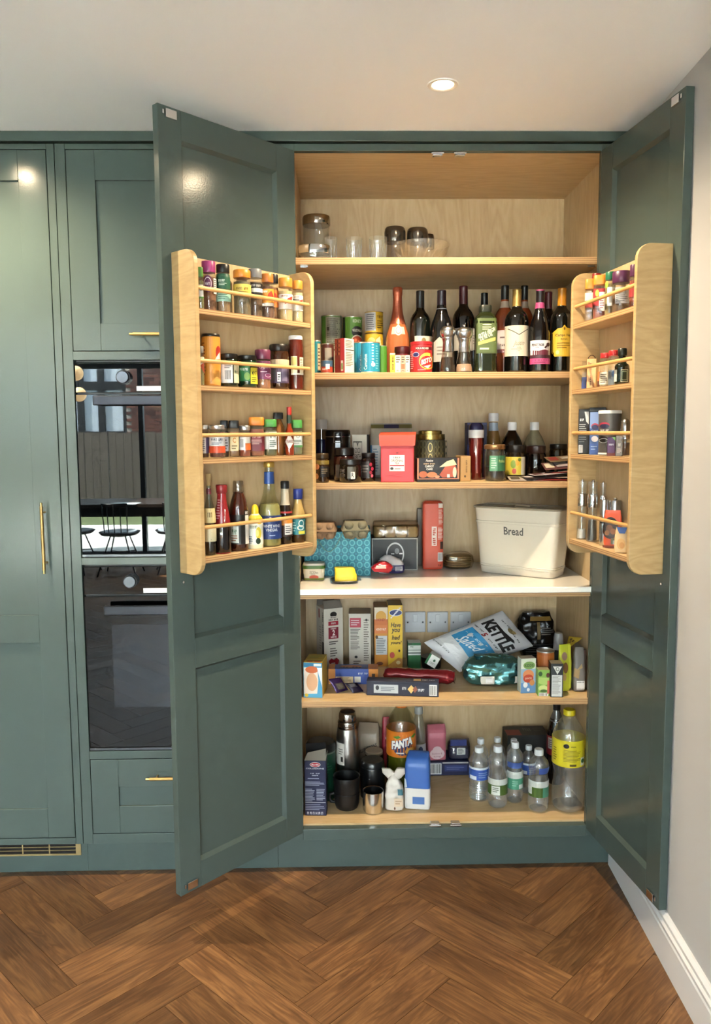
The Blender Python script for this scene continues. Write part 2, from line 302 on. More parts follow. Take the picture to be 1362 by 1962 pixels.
def build_cupboards():
    # cornice over the whole run
    cor = MB().prism([(-.014, 2.487), (-.014, 2.518), (.3, 2.518), (.3, 2.487)], 'x', -2.9, 1.128)
    tag(obj('cornice', cor, PAINT, bevel=.002), 'green painted cornice strip running along the cupboards under the ceiling', 'cornice')
    # tall fridge cupboard
    t = thing('fridge_cupboard', 'tall green fridge cupboard with a brass bar handle beside the ovens', 'cupboard', (-1.1, .3, 0)); P = Vector((-1.1, .3, 0))
    def ch(o): o.location = o.location - P; return o
    def pb(name, *a, mat=PAINT, bev=.001, par=t): return ch(obj(name, MB().box(*a), mat, par, bevel=bev))
    pb('stile', -.7955, -.7715, 0, .03, .125, 2.4835); pb('stile', -1.42, -1.396, 0, .03, .125, 2.4835)
    pb('rail', -1.396, -.7955, 0, .03, 2.4665, 2.4835); pb('rail', -1.396, -.7955, 0, .03, .125, .1475)
    pb('carcass', -1.42, -.7715, .03, .6, .125, 2.48, mat=DARK, bev=0)
    pb('plinth', -1.42, -.7715, .045, .06, 0, .125)
    ch(shaker(t, 'door', -1.3935, -.798, .150, 2.464, [(-1.31, -.889, .255, .847), (-1.31, -.889, .943, 2.369)]))
    d = [o for o in t.children if o.name.startswith('door')][0]
    bar_handle(d, (-.852, 0, 1.21), .238, 'z')
    g = thing('vent_grille', 'brass slatted vent grille set in the plinth under the fridge cupboard', 'vent', (-1.0, .0445, .062))
    x0, x1 = -.36, .206
    f = MB().box(x0, x1, -.004, .0, .056, .062).box(x0, x1, -.004, 0, .0, .006).box(x1 - .018, x1, -.004, 0, .006, .056).box(x0, x0 + .018, -.004, 0, .006, .056)
    for q in (.0, .094, -.094, -.188, -.282): f.box(q - .002, q + .002, -.003, 0, .006, .056)
    obj('frame', f, M('#a89468', .4, .8), g)
    obj('backing', MB().box(x0 + .01, x1 - .01, -.001, -.0004, .004, .058), BLACK, g)
    for i in range(3): obj('slat', MB().box(x0 + .016, x1 - .016, -.0035, -.001, .0175 + i * .0125, .0195 + i * .0125), M('#a89468', .4, .8), g)
    # oven housing
    t2 = thing('oven_housing', 'green cupboard housing two black ovens with a drawer below', 'cupboard', (-.43, .3, 0)); P2 = Vector((-.43, .3, 0))
    def c2(o): o.location = o.location - P2; return o
    def p2(name, *a, mat=PAINT, bev=.001): return c2(obj(name, MB().box(*a), mat, t2, bevel=bev))
    xr = -.13
    p2('stile', -.7695, -.7365, 0, .03, .125, 2.4835); p2('stile', xr + .004, -.094, 0, .03, .125, 2.4835)
    for z0, z1 in ((2.4665, 2.4835), (1.798, 1.8255), (1.114, 1.1385), (.4325, .4605), (.125, .1605)): p2('rail', -.7365, xr + .004, 0, .03, z0, z1)
    p2('carcass', -.7695, -.094, .045, .6, .125, 2.48, mat=DARK, bev=0)
    p2('plinth', -.7715, -.094, .045, .06, 0, .125)
    d = c2(shaker(t2, 'door', -.7345, xr + .002, 1.828, 2.464, [(-.643, xr - .09, 1.916, 2.370)])); bar_handle(d, (-.437, 0, 1.878), .21, 'x')
    d = c2(shaker(t2, 'drawer', -.7345, xr + .002, .163, .430, [(-.640, xr - .09, .261, .331)])); bar_handle(d, (-.430, 0, .371), .215, 'x')
    # ovens
    def oven(name, label, z0, z1, zc, zh, hx0):
        t = thing(name, label, 'oven', (-.43, .0, z0)); x0, x1 = -.7335 + .43, xr + .43 + .001; h = z1 - z0
        obj('control_panel', MB().box(x0, x1, .004, .03, zc - z0 + .004, h - .006), OVENGLASS, t, bevel=.001)
        dr = obj('door', MB().box(x0, x1, .002, .032, .012, zc - z0 - .003), OVENGLASS, t, bevel=.001)
        obj('trim', MB().box(x0, x1, .0, .03, .002, .010), M('#55585c', .3, .9), t)
        obj('gap_shadow_strip', MB().box(x0, x1, .02, .034, .0, h), BLACK, t).name = 'gap_shadow'  # black slab standing in for the shadow in the gaps of the front
        kz = (zc + z1) / 2 - z0
        kn = MB(); kn.tube([(0, .004, 0), (0, -.014, 0)], .0235, 28, 0).tube([(0, -.014, 0), (0, -.022, 0)], [.0205, .0185], 28, 1)
        obj('knob', kn, [M('#15171a', .2, .6), M('#54595f', .18, .9)], t, loc=(-.572 + .43, 0, kz - .002))
        obj('display', MB().box(-.5325 + .43, -.42 + .43, .0028, .004, zc - z0 + .008, zc - z0 + .024), M('#e7ebee', .4), t)
        obj('handle', MB().box(hx0, x1 - .08, -.044, -.030, zh - z0 - .016, zh - z0 + .016).box(hx0 + .02, hx0 + .045, -.03, .003, zh - z0 - .008, zh - z0 + .008).box(x1 - .125, x1 - .10, -.03, .003, zh - z0 - .008, zh - z0 + .008), M('#32343a', .28, .85), t, bevel=.003)
        return t, dr, x0, x1
    oven('compact_oven', 'upper compact black glass oven with a round knob', 1.1395, 1.797, 1.688, 1.664, -.665 + .43)
    t3, dr, x0, x1 = oven('wall_oven', 'lower black glass oven with a long dark bar handle', .462, 1.113, 1.008, .965, -.655 + .43)
    obj('window', MB().box(x0 + .09, x1 - .09, .0012, .0018, .155, .445), M('#0e141d', .03, spec=.6), dr)
    # pantry
    pc = thing('pantry_cupboard', 'tall green pantry cupboard with birch plywood inside and both doors open', 'cupboard', (.5, .3, 0)); P3 = Vector((.5, .3, 0))
    def c3(o): o.location = o.location - P3; return o
    def p3(name, *a, mat=PAINT, bev=.001, faces=None): return c3(obj(name, MB().box(*a, faces=faces), mat, pc, bevel=bev))
    p3('stile', -.0935, 0, 0, .024, .125, 2.4835); p3('stile', 1.0, 1.113, 0, .024, .125, 2.4835)
    p3('rail', 0, 1.0, 0, .024, 2.4615, 2.4835); p3('rail', 0, 1.0, 0, .03, .125, .1645)
    p3('plinth', -.0935, 1.115, .045, .06, 0, .125)
    IX0, IX1, IY = -.006, 1.030, .543
    p3('side_panel', IX0 - .018, IX0, .024, .56, .145, 2.475, mat=PLY_V, bev=0); p3('side_panel', IX1, IX1 + .018, .024, .56, .145, 2.475, mat=PLY_V, bev=0)
    p3('back_panel', IX0, IX1, IY, IY + .012, .145, 2.475, mat=PLY_V, bev=0)
    p3('top_panel', IX0, IX1, .024, IY, 2.4625, 2.475, mat=PLY_H, bev=0)
    p3('base_panel', IX0, IX1, .031, IY, .150, .1700, mat=PLY_H, bev=0)
    for z, y in ((2.138, .060), (1.758, .070), (1.380, .083), (.624, .014)):
        o = obj('shelf', MB().box(IX0 + .001, IX1 - .001, y, IY - .001, -.011, .011, faces={2: 1}), [PLY_H, PLY_E], pc, bevel=.0008); o.location = Vector((0, 0, z - .011)) - P3
        for xs in (IX0 + .03, IX1 - .03):
            q = MB().box(xs - .012, xs + .012, y + .02, y + .026, -.006, -.0001); k = obj('support_pin', q, STEEL, pc); k.location = Vector((0, 0, z - .022)) - P3
    o = obj('shelf', MB().box(IX0 + .001, IX1 - .001, .012, IY - .001, -.0075, .0075, faces={2: 1}), [PLY_H, PLY_E], pc); o.location = Vector((0, 0, .9938)) - P3
    # doors
    def pantry_door(px, ang, width, side, hz):
        d = obj('door', MB(), PAINT, pc); n = -side    # side=+1: inner face towards local +y
        b = MB(); st = .078; zz = (.153, .236, .848, .941, 2.380, 2.462); yi, yo = 0.0, -.025 * side
        ya, yb = min(yi, yo), max(yi, yo)
        b.box(.002, st, ya, yb, zz[0], zz[5]).box(width - st, width, ya, yb, zz[0], zz[5])
        for i in (0, 2, 4): b.box(st, width - st, ya, yb, zz[i], zz[i + 1])
        d.data = b.mesh('door'); fixn(d.data); d.data.materials.append(PAINT); m = d.modifiers.new('soft_edges', 'BEVEL'); m.width = .0015; m.segments = 2; m.limit_method = 'ANGLE'
        d.location = Vector((px, 0, 0)) - P3; d.rotation_euler = (0, 0, ang)
        for z0, z1 in ((zz[1], zz[2]), (zz[3], zz[4])):
            # panel with a bevelled bead round it
            p = MB().box(st - .004, width - st + .004, -.016 * side - .003, -.016 * side + .003, z0 - .004, z1 + .004); obj('panel', p, PAINT, d)
            for (a, b2, c_, d_) in ((st, z0, width - st, z0), (width - st, z0, width - st, z1), (width - st, z1, st, z1), (st, z1, st, z0)):
                u = Vector((c_ - a, d_ - b2)).normalized(); nrm = Vector((-u.y, u.x)); q = MB(); s_ = .009
                A0, A1 = Vector((a, b2)), Vector((c_, d_))
                pts = [(A0, -.001 * side), (A1, -.001 * side), (A1 + nrm * s_ - u * s_, -.0125 * side), (A0 + nrm * s_ + u * s_, -.0125 * side), (A1, -.014 * side), (A0, -.014 * side)]
                q.add([(p_.x, y_, p_.y) for p_, y_ in pts], [(0, 1, 2, 3), (3, 2, 4, 5), (0, 3, 5), (1, 4, 2), (0, 5, 4, 1)]); obj('bead', q, PAINT, d)
        for z in (2.440, .178):
            q = MB().box(width - .058, width - .022, -.0005 * side, .009 * side, z - .012, z + .012).box(width - .018, width - .013, 0, .006 * side, z - .004, z + .008); obj('catch', q, CHROME, d, bevel=.001)
        q = MB(); q.tube([(width - .04, 0, 1.118), (width - .04, .004 * side, 1.118)], .0035, 12); obj('screw_cap', q, CHROME, d)
        bar_handle(d, (width - .035, yo, hz), .238, 'z', out=.021, proj=-side)
        return d
    pantry_door(0, -2.32511, .518, 1, 1.2)
    pantry_door(1.0, -1.44207, .494, -1, 1.2)
    # catches at the middle of the frame
    for x in (0.4653, 0.5385):
        for z, s in ((2.4615, -1), (.1645, 1)):
            q = MB().box(x - .016, x + .016, .004, .03, z + s * .0, z + s * .011); q.tube([(x - .021, .003, z + s * .006), (x + .021, .003, z + s * .006)], .0035, 10)
            q.tube([(x - .016, .003, z + s * .012), (x + .016, .003, z + s * .012)], .003, 10); c3(obj('door_catch', q, CHROME, pc, bevel=.0015))
    wt = obj('worktop', MB().box(IX0 + .001, IX1 - .001, .004, IY - .001, -.010, .010), M('#e2dfd8', .12, coat=.3), loc=(0, 0, 1.0115), bevel=.002)
    tag(wt, 'glossy white stone worktop inside the pantry below the bread bin', 'worktop')
build_cupboards()

def spice_rack(px, ang, side, u0, u1, zs, rails, label):
    t = thing('spice_rack', label, 'spice rack', (px, 0, 1.147), ang, 'door mounted spice racks')
    D = .105; Z0, Z1 = 0.0, .918; r = .042; s = side
    out = [(0.0003, Z0), (D - r, Z0)] + [(D - r + r * sin(a), Z0 + r - r * cos(a)) for a in [pi / 2 * i / 7 for i in range(1, 8)]] + \
          [(D - r + r * cos(a), Z1 - r + r * sin(a)) for a in [pi / 2 * i / 7 for i in range(8)]] + [(0.0003, Z1)]
    out = [(y * s, z) for y, z in out]
    for a in (u0, u1 - .015): obj('side_panel', MB().prism(out, 'x', a, a + .015), PLY_SIDE, t, bevel=.002)
    y0, y1 = sorted((.0003 * s, .0095 * s)); obj('back_panel', MB().box(u0 + .0151, u1 - .0151, y0, y1, .03, Z1 - .004), PLY_V, t)
    for i, z in enumerate(zs):
        y0, y1 = sorted((.0097 * s, (D - .004) * s))
        q = obj('shelf', MB().box(u0 + .0151, u1 - .0151, y0, y1, -.015, 0, faces={2 if s < 0 else 3: 1}), [PLY_H, PLY_E], t); q.location = (0, 0, z - 1.147)
    for z in rails:
        q = MB().tube([(u0 + .0151, 0, 0), (u1 - .0151, 0, 0)], .0058, 14); q = obj('rail', q, DOWEL, t); q.location = (0, (D - .012) * s, z - 1.147)
spice_rack(0, -2.32511, 1, .021, .487, (1.902, 1.690, 1.483, 1.198), (1.960, 1.759, 1.550, 1.286), 'four tier plywood spice rack full of spices on the door beside the ovens')
spice_rack(1.0, -1.44207, -1, .021, .457, (1.899, 1.689, 1.479, 1.196), (1.957, 1.757, 1.548, 1.284), 'four tier plywood spice rack on the door beside the white wall')

# ---------------------------------------------------------------- helpers for groceries
TONE = .80      # printed card and plastic are a little duller than the pure ink colour
class Solid:
    """stack of rounded cross-sections: (z, half width, half depth, squareness, x shift, y shift)"""
    def __init__(s, secs): s.secs = secs
    def at(s, z):
        q = s.secs
        if z <= q[0][0]: return q[0][1:]
        for a, b in zip(q, q[1:]):
            if a[0] <= z <= b[0] and b[0] > a[0]:
                t = (z - a[0]) / (b[0] - a[0]); return tuple(u + (v - u) * t for u, v in zip(a[1:], b[1:]))
        return q[-1][1:]
    def front(s, x, z, eps):
        hw, hd, p, ox, oy = s.at(z); x = max(-1, min(1, x)); k = max(0.0, 1 - abs(x) ** p) ** (1 / p)
        return (ox + x * (hw + eps), oy - k * (hd + eps) - (0 if p < 3 else 0), z)
    def mesh(s, mb, n=28, mi=0, crease=0.0, seed=0, closed=True):
        o = len(mb.v); N = len(s.secs)
        for (z, hw, hd, p, ox, oy) in s.secs:
            for k in range(n):
                a = 2 * pi * (k + .5) / n; c, d = cos(a), sin(a); r = 1 / (abs(c) ** p + abs(d) ** p) ** (1 / p)
                v = Vector((ox + hw * c * r, oy + hd * d * r, z))
                if crease:
                    q = noise.noise_vector(v * 26 + Vector((seed, seed * 2.3, 0))) + .6 * noise.noise_vector(v * 60 + Vector((seed, 0, 0))); v += Vector((q.x, q.y, q.z * .4)) * crease
                mb.v.append(tuple(v))
        for i in range(N - 1):
            for k in range(n):
                k2 = (k + 1) % n; mb.f.append([o + i * n + k, o + i * n + k2, o + (i + 1) * n + k2, o + (i + 1) * n + k]); mb.m.append(mi); mb.s.append(True)
        if closed:
            mb.f.append([o + k for k in range(n)][::-1]); mb.m.append(mi); mb.s.append(False)
            mb.f.append([o + (N - 1) * n + k for k in range(n)]); mb.m.append(mi); mb.s.append(False)
        return mb
_TXT = {}
def text2d(body, shear=0.0, off=0.0):
    key = (body, shear, off)
    if key in _TXT: return _TXT[key]
    c = bpy.data.curves.new('lettering', 'FONT'); c.body = body; c.resolution_u = 2; c.offset = off; c.shear = shear; c.align_x = 'CENTER'; c.space_line = .85
    o = bpy.data.objects.new('lettering', c); me = bpy.data.meshes.new_from_object(o)
    vs = [(v.co.x, v.co.y) for v in me.vertices]; fs = [list(p.vertices) for p in me.polygons]
    bpy.data.objects.remove(o); bpy.data.curves.remove(c); bpy.data.meshes.remove(me)
    x0, x1 = min(v[0] for v in vs), max(v[0] for v in vs); y0, y1 = min(v[1] for v in vs), max(v[1] for v in vs)
    vs = [((x - x0) / (x1 - x0) - .5, (y - y0) / (y1 - y0) - .5) for x, y in vs]
    _TXT[key] = (vs, fs); return _TXT[key]
class Print:
    """flat print on one face; x in -1..1 across the face, y in 0..1 up it"""
    def __init__(s, curved=False): s.q = []; s.curved = curved; s.layer = 0
    def cut(s, pts, fs, nx=10, ny=5):
        if not s.curved: return pts, fs
        bm = bmesh.new(); bv = [bm.verts.new((x, y, 0)) for x, y in pts]
        for f in fs:
            try: bm.faces.new([bv[i] for i in f])
            except ValueError: pass
        xs = [p[0] for p in pts]; ys = [p[1] for p in pts]; x0, x1, y0, y1 = min(xs), max(xs), min(ys), max(ys)
        for k in range(1, nx): bmesh.ops.bisect_plane(bm, geom=bm.verts[:] + bm.edges[:] + bm.faces[:], plane_co=(x0 + (x1 - x0) * k / nx, 0, 0), plane_no=(1, 0, 0))
        for k in range(1, ny): bmesh.ops.bisect_plane(bm, geom=bm.verts[:] + bm.edges[:] + bm.faces[:], plane_co=(0, y0 + (y1 - y0) * k / ny, 0), plane_no=(0, 1, 0))
        bm.verts.index_update(); pts = [(v.co.x, v.co.y) for v in bm.verts]; fs = [[v.index for v in f.verts] for f in bm.faces]; bm.free(); return pts, fs
    def poly(s, pts, col): p, f = s.cut(pts, [list(range(len(pts)))]); s.q.append((p, f, col, s.layer)); s.layer += 1; return s
    def rect(s, x0, x1, y0, y1, col):
        nx = 14 if s.curved else 1; ny = 5 if s.curved else 1; a0, a1 = asin(max(-1, x0)), asin(min(1, x1)); vs = []; fs = []
        for j in range(ny + 1):
            for i in range(nx + 1):
                x = sin(a0 + (a1 - a0) * i / nx) if s.curved else x0 + (x1 - x0) * i / nx; vs.append((x, y0 + (y1 - y0) * j / ny))
        for j in range(ny):
            for i in range(nx): k = j * (nx + 1) + i; fs.append([k, k + 1, k + nx + 2, k + nx + 1])
        s.q.append((vs, fs, col, s.layer)); s.layer += 1; return s
    def ell(s, cx, cy, rx, ry, col, n=20, inner=0.0):
        o = [(cx + rx * cos(2 * pi * k / n), cy + ry * sin(2 * pi * k / n)) for k in range(n)]
        i = [(cx + inner * rx * cos(2 * pi * k / n), cy + inner * ry * sin(2 * pi * k / n)) for k in range(n)]
        if inner: s.q.append((o + i, [[k, (k + 1) % n, n + (k + 1) % n, n + k] for k in range(n)], col, s.layer))
        else: p_, f_ = s.cut(o, [list(range(n))], 6, 3); s.q.append((p_, f_, col, s.layer))
        s.layer += 1; return s
    def text(s, body, cx, cy, w, h, col, shear=0.0, off=.012, rot=0):
        vs, fs = text2d(body, shear, off); w2, h2 = w, h
        if rot == 90: pts = [(cx - y * w, cy + x * h) for x, y in vs]
        elif rot == -90: pts = [(cx + y * w, cy - x * h) for x, y in vs]
        elif rot: a = radians(rot); pts = [(cx + x * w * cos(a) - y * h * sin(a) * .5, cy + x * w * sin(a) * .5 + y * h * cos(a)) for x, y in vs]
        else: pts = [(cx + x * w, cy + y * h) for x, y in vs]
        if s.curved and w > .2: pts, fs = s.cut(pts, fs, 12, 3)
        s.q.append((pts, fs, col, s.layer)); s.layer += 1; return s
    def glyphs(s, n, cx, cy, w, h, col, rot=0, **k):
        """a row of marks too small to read"""
        rnd = random.Random(n * 7 + int(cx * 100)); vs = []; fs = []
        for i in range(n):
            if n > 6 and i == n // 2: continue
            a = i / n - .5; b = a + .62 / n
            for (u0, u1, v0, v1) in ((a, a + .2 / n, -.5, .5), (a, b, rnd.choice((.3, -.5, -.1)), rnd.choice((.5, .5, .1))), (b - .2 / n, b, rnd.choice((-.5, 0)), .5)):
                o = len(vs); q = [(u0, v0), (u1, v0), (u1, v1), (u0, v1)]
                vs += [(cx - y * w, cy + x * h) if rot == 90 else (cx + x * w, cy + y * h) for x, y in q]; fs.append([o, o + 1, o + 2, o + 3])
        s.q.append((vs, fs, col, s.layer)); s.layer += 1; return s
    def lines(s, x0, x1, y0, y1, n, col, seed=1):
        rnd = random.Random(seed); h = (y1 - y0) / n
        vs = []; fs = []
        for i in range(n):
            e = x0 + (x1 - x0) * rnd.uniform(.65, 1); a = y0 + h * i + h * .28; b = a + h * .42; m = 6 if s.curved else 1
            for k in range(m):
                xa, xb = x0 + (e - x0) * k / m, x0 + (e - x0) * (k + 1) / m; o = len(vs); vs += [(xa, a), (xb, a), (xb, b), (xa, b)]; fs.append([o, o + 1, o + 2, o + 3])
        s.q.append((vs, fs, col, s.layer)); s.layer += 1; return s
    def bars(s, x0, x1, y0, y1, n=12, col='#222222', bg='#eeeeee', seed=3):
        s.rect(x0, x1, y0, y1, bg); rnd = random.Random(seed); vs = []; fs = []; w = (x1 - x0) * .9 / n; xs = x0 + (x1 - x0) * .05; y0 += (y1 - y0) * .08; y1 -= (y1 - y0) * .08
        for i in range(n):
            a = xs + w * i; b = a + w * rnd.uniform(.3, .75); o = len(vs); vs += [(a, y0), (b, y0), (b, y1), (a, y1)]; fs.append([o, o + 1, o + 2, o + 3])
        s.q.append((vs, fs, col, s.layer)); s.layer += 1; return s
    def build(s, name, fn, parent, rough=.45):
        b = MB(); cols = []
        for pts, fs, col, ly in s.q:
            m = M(col, rough) if isinstance(col, str) else col
            if m not in cols: cols.append(m)
            b.add([fn(x, y, .0005 + .00016 * ly) for x, y in pts], fs, cols.index(m))
        return obj(name, b, cols, parent, fix=False)
def S(prof, w, h, dr=1.0, p=2.0):
    """normalised profile [(z, r[, p[, r_depth]])] -> Solid in metres"""
    out = []
    for q in prof:
        z, r_ = q[0], q[1]; pp = q[2] if len(q) > 2 and q[2] else p; rd = q[3] if len(q) > 3 else r_
        out.append((z * h, r_ * w / 2, rd * w / 2 * dr, pp, 0.0, 0.0))
    return Solid(out)
def item(name, label, cat, T, parts, pr=None, rot=0.0, group=None, n=28, dr=1.0, p=2.0, on=0, crease=0, seed=0):
    x, y, z, w, h = T; z += .0006; t = thing(name, label, cat, (x, y, z), radians(rot), group); sol = []
    for q in parts:
        nm, prof, mat = q[:3]; kw = q[3] if len(q) > 3 else {}
        sd = S(prof, w, h, kw.get('dr', dr), kw.get('p', p)); sol.append(sd); b = MB(); sd.mesh(b, kw.get('n', n), 0, kw.get('crease', crease), seed, kw.get('closed', True)); obj(nm, b, mat, t)
    if pr:
        P = Print(True); pr(P); sd = sol[on]; P.build('printed_label', lambda a, c, e: sd.front(a, c * h, e), t)
    return t
def cap(z0, z1, r=1.0): return [(z0, r * .97), (z0 + .01, r), (z1 - .018, r), (z1, r * .93)]
def jarbody(z1, sh=.07, neck=.82): return [(0, .86), (.012, .95), (.04, 1), (z1 - sh, 1), (z1 - sh * .35, neck + (1 - neck) * .35), (z1, neck)]
def fill(z1, r=.9): return [(.02, r * .92), (.05, r), (z1, r)]
CLEAR = GLASS('#f4f7f5', .12, .03, .03)
def jar(label, T, capc, cont, pr=None, capz=.80, capr=.95, name='spice_jar', cat='jar', fillz=None, p=2.0, capp=None, rot=0, neck=.84, group=None, capm=None, sh=.08, capn=None):
    fz = fillz or capz - .1
    return item(name, label, cat, T, [('glass', jarbody(capz, sh, neck), CLEAR, dict(p=p)), ('contents', fill(fz, .92 if p == 2 else .94), cont if not isinstance(cont, str) else M(cont, .75, bump=.8, bscale=500, var=.35), dict(p=p)),
        ('lid', cap(capz - .01, 1, capr), capm or M(capc, .38), dict(p=capp or p, **({'n': capn} if capn else {})))], pr, rot, group)
def solidjar(label, T, lid, body, pr=None, lidz=.84, lidr=.96, name='jar', cat='jar', rot=0, rough=.12, group=None, p=2.0, neck=.85, sh=.07, dr=1.0, lidrough=.35):
    return item(name, label, cat, T, [('body', jarbody(lidz, sh, neck), M(body, rough, coat=.4), dict(p=p)), ('lid', cap(lidz - .01, 1, lidr), M(lid, lidrough), dict(p=p))], pr, rot, group, dr=dr)
def tin(label, T, body, pr=None, name='tin_can', cat='tin', rot=0, rim='#b9b4a6', group=None):
    rm = M(rim, .3, .9)
    return item(name, label, cat, T, [('wall', [(.035, .975), (.965, .975)], M(body, .35)), ('rim', [(.965, 1), (.98, 1.01), (.995, 1), (1, .96), (.98, .95)], rm), ('base_rim', [(0, .97), (.01, 1.0), (.035, 1.0)], rm)], pr, rot, group)
def boxitem(name, label, cat, T, depth, cols, pr=None, rot=0.0, group=None, bev=.0012, tilt=None, rough=.5):
    """carton; T centre is the foot of its front face; cols one colour or {face: colour}; faces B T F K L R"""
    x, y, z, w, h = T; z += .0006; t = thing(name, label, cat, (x, y, z), radians(rot), group)
    if tilt: t.rotation_euler = (radians(tilt[0]), radians(tilt[1]), radians(rot))
    names = 'BTFKLR'; base = cols if isinstance(cols, str) else cols['*']; ms = [M(base, rough)]; fc = {}
    if not isinstance(cols, str):
        for k, c in cols.items():
            if k != '*': ms.append(M(c, rough)); fc[names.index(k)] = len(ms) - 1
    obj('carton', MB().box(-w / 2, w / 2, 0, depth, 0, h, 0, fc), ms, t, bevel=bev)
    mp = {'F': lambda a, c, e: (a * w / 2, -e, c * h), 'R': lambda a, c, e: (w / 2 + e, depth / 2 + a * depth / 2, c * h),
          'L': lambda a, c, e: (-w / 2 - e, depth / 2 - a * depth / 2, c * h), 'T': lambda a, c, e: (a * w / 2, c * depth, h + e)}
    for k, fn in (pr or {}).items():
        P = Print(); fn(P); P.build('printed_face', mp[k], t)
    return t
def bag(name, label, cat, T, depth, prof, col, pr=None, rot=0, crease=.003, seed=1, group=None, p=4.0, rough=.4, metal=0.0, n=48, extra=None, tilt=None, steps=4):
    """soft pack: prof = [(z, half-width factor, half-depth factor[, dx, dy])]"""
    x, y, z, w, h = T; z += .0006 + crease * .7; t = thing(name, label, cat, (x, y, z), radians(rot), group)
    if tilt: t.rotation_euler = (radians(tilt[0]), radians(tilt[1]), radians(rot))
    secs = []
    for a, b in zip(prof, prof[1:]):
        for i in range(steps):
            u = i / steps; secs.append(tuple(va + (vb - va) * u for va, vb in zip(a, b)))
    secs.append(prof[-1])
    sd = Solid([(q[0] * h, q[1] * w / 2, q[2] * depth / 2, p, (q[3] if len(q) > 3 else 0) * w / 2, (q[4] if len(q) > 4 else 0) * depth / 2) for q in secs])
    m = col if not isinstance(col, str) else M(col, rough, metal)
    b = MB(); sd.mesh(b, n, 0, crease, seed); obj('wrapper', b, m, t)
    if pr:
        P = Print(True); pr(P); P.build('printed_front', lambda a, c, e: sd.front(a, c * h, e + crease * 1.15), t)
    if extra: extra(t, sd)
    return t
WINE = [(0, .9), (.012, .98), (.03, 1), (.60, 1), (.64, .985), (.68, .92), (.72, .76), (.75, .56), (.775, .44), (.80, .39), (.97, .37)]
BURG = [(0, .9), (.012, .98), (.03, 1), (.48, 1), (.56, .95), (.64, .80), (.72, .58), (.78, .45), (.84, .38), (.97, .36)]
def wine(label, T, capsule, glass, pr=None, prof=WINE, cz=.80, group=None, name='wine_bottle', rot=0, capr=.40, capmetal=0.0, extra=()):
    gm = glass if not isinstance(glass, str) else M(glass, .06, spec=.6, coat=.5)
    return item(name, label, 'bottle', T, [('bottle_glass', prof, gm), ('capsule', [(cz, capr * .99), (cz + .01, capr), (.975, capr * .97), (.98, capr * 1.0), (.992, capr * 1.0), (1, capr * .93)], M(capsule, .35, capmetal))] + list(extra), pr, rot, group)
S1, S2, S3, S4, S5, S6 = 2.138, 1.758, 1.380, 1.0215, .624, .170
def crumple(p, th):
    return (noise.noise(p * 22) + .5 * noise.noise(p * 47)) * min(.007, th * .12)
def thinpack(name, label, cat, corners, th, mat, pr=None, group=None):
    """flat sachet between four real corner points"""
    c = [Vector(q) for q in corners]; n_ = (c[1] - c[0]).cross(c[3] - c[0]).normalized(); ctr = sum(c, Vector()) / 4
    b = MB(); N = 25; vs = []
    for s in (1, -1):
        for j in range(N):
            for i in range(N):
                u, v = i / (N - 1), j / (N - 1); p_ = c[0] * (1 - u) * (1 - v) + c[1] * u * (1 - v) + c[2] * u * v + c[3] * (1 - u) * v
                k = (sin(pi * u) * sin(pi * v)) ** .5 * th / 2 + .0002; wr = crumple(p_, th) * sin(pi * u) ** .3; vs.append(tuple(p_ - ctr + n_ * (s * k + wr)))
    fs = []
    for s in (0, 1):
        o = s * N * N
        for j in range(N - 1):
            for i in range(N - 1): k = o + j * N + i; fs.append([k, k + 1, k + N + 1, k + N] if s == 0 else [k, k + N, k + N + 1, k + 1])
    rim = [i for i in range(N)] + [j * N + N - 1 for j in range(1, N)] + [(N - 1) * N + i for i in range(N - 2, -1, -1)] + [j * N for j in range(N - 2, 0, -1)]
    for a, d in zip(rim, rim[1:] + rim[:1]): fs.append([a, a + N * N, d + N * N, d])
    b.add(vs, fs, 0, True); t = thing(name, label, cat, ctr, 0, group); obj('wrapper', b, mat, t)
    if pr:
        P = Print(True); pr(P)
        def fn(x, y, e):
            u, v = (x + 1) / 2, y; q = c[0] * (1 - u) * (1 - v) + c[1] * u * (1 - v) + c[2] * u * v + c[3] * (1 - u) * v
            k = max(0, sin(pi * u) * sin(pi * v)) ** .5 * th / 2 + .0006 + e + crumple(q, th) * max(0, sin(pi * u)) ** .3; return tuple(q - ctr + n_ * k)
        P.build('printed_front', fn, t)
    return t

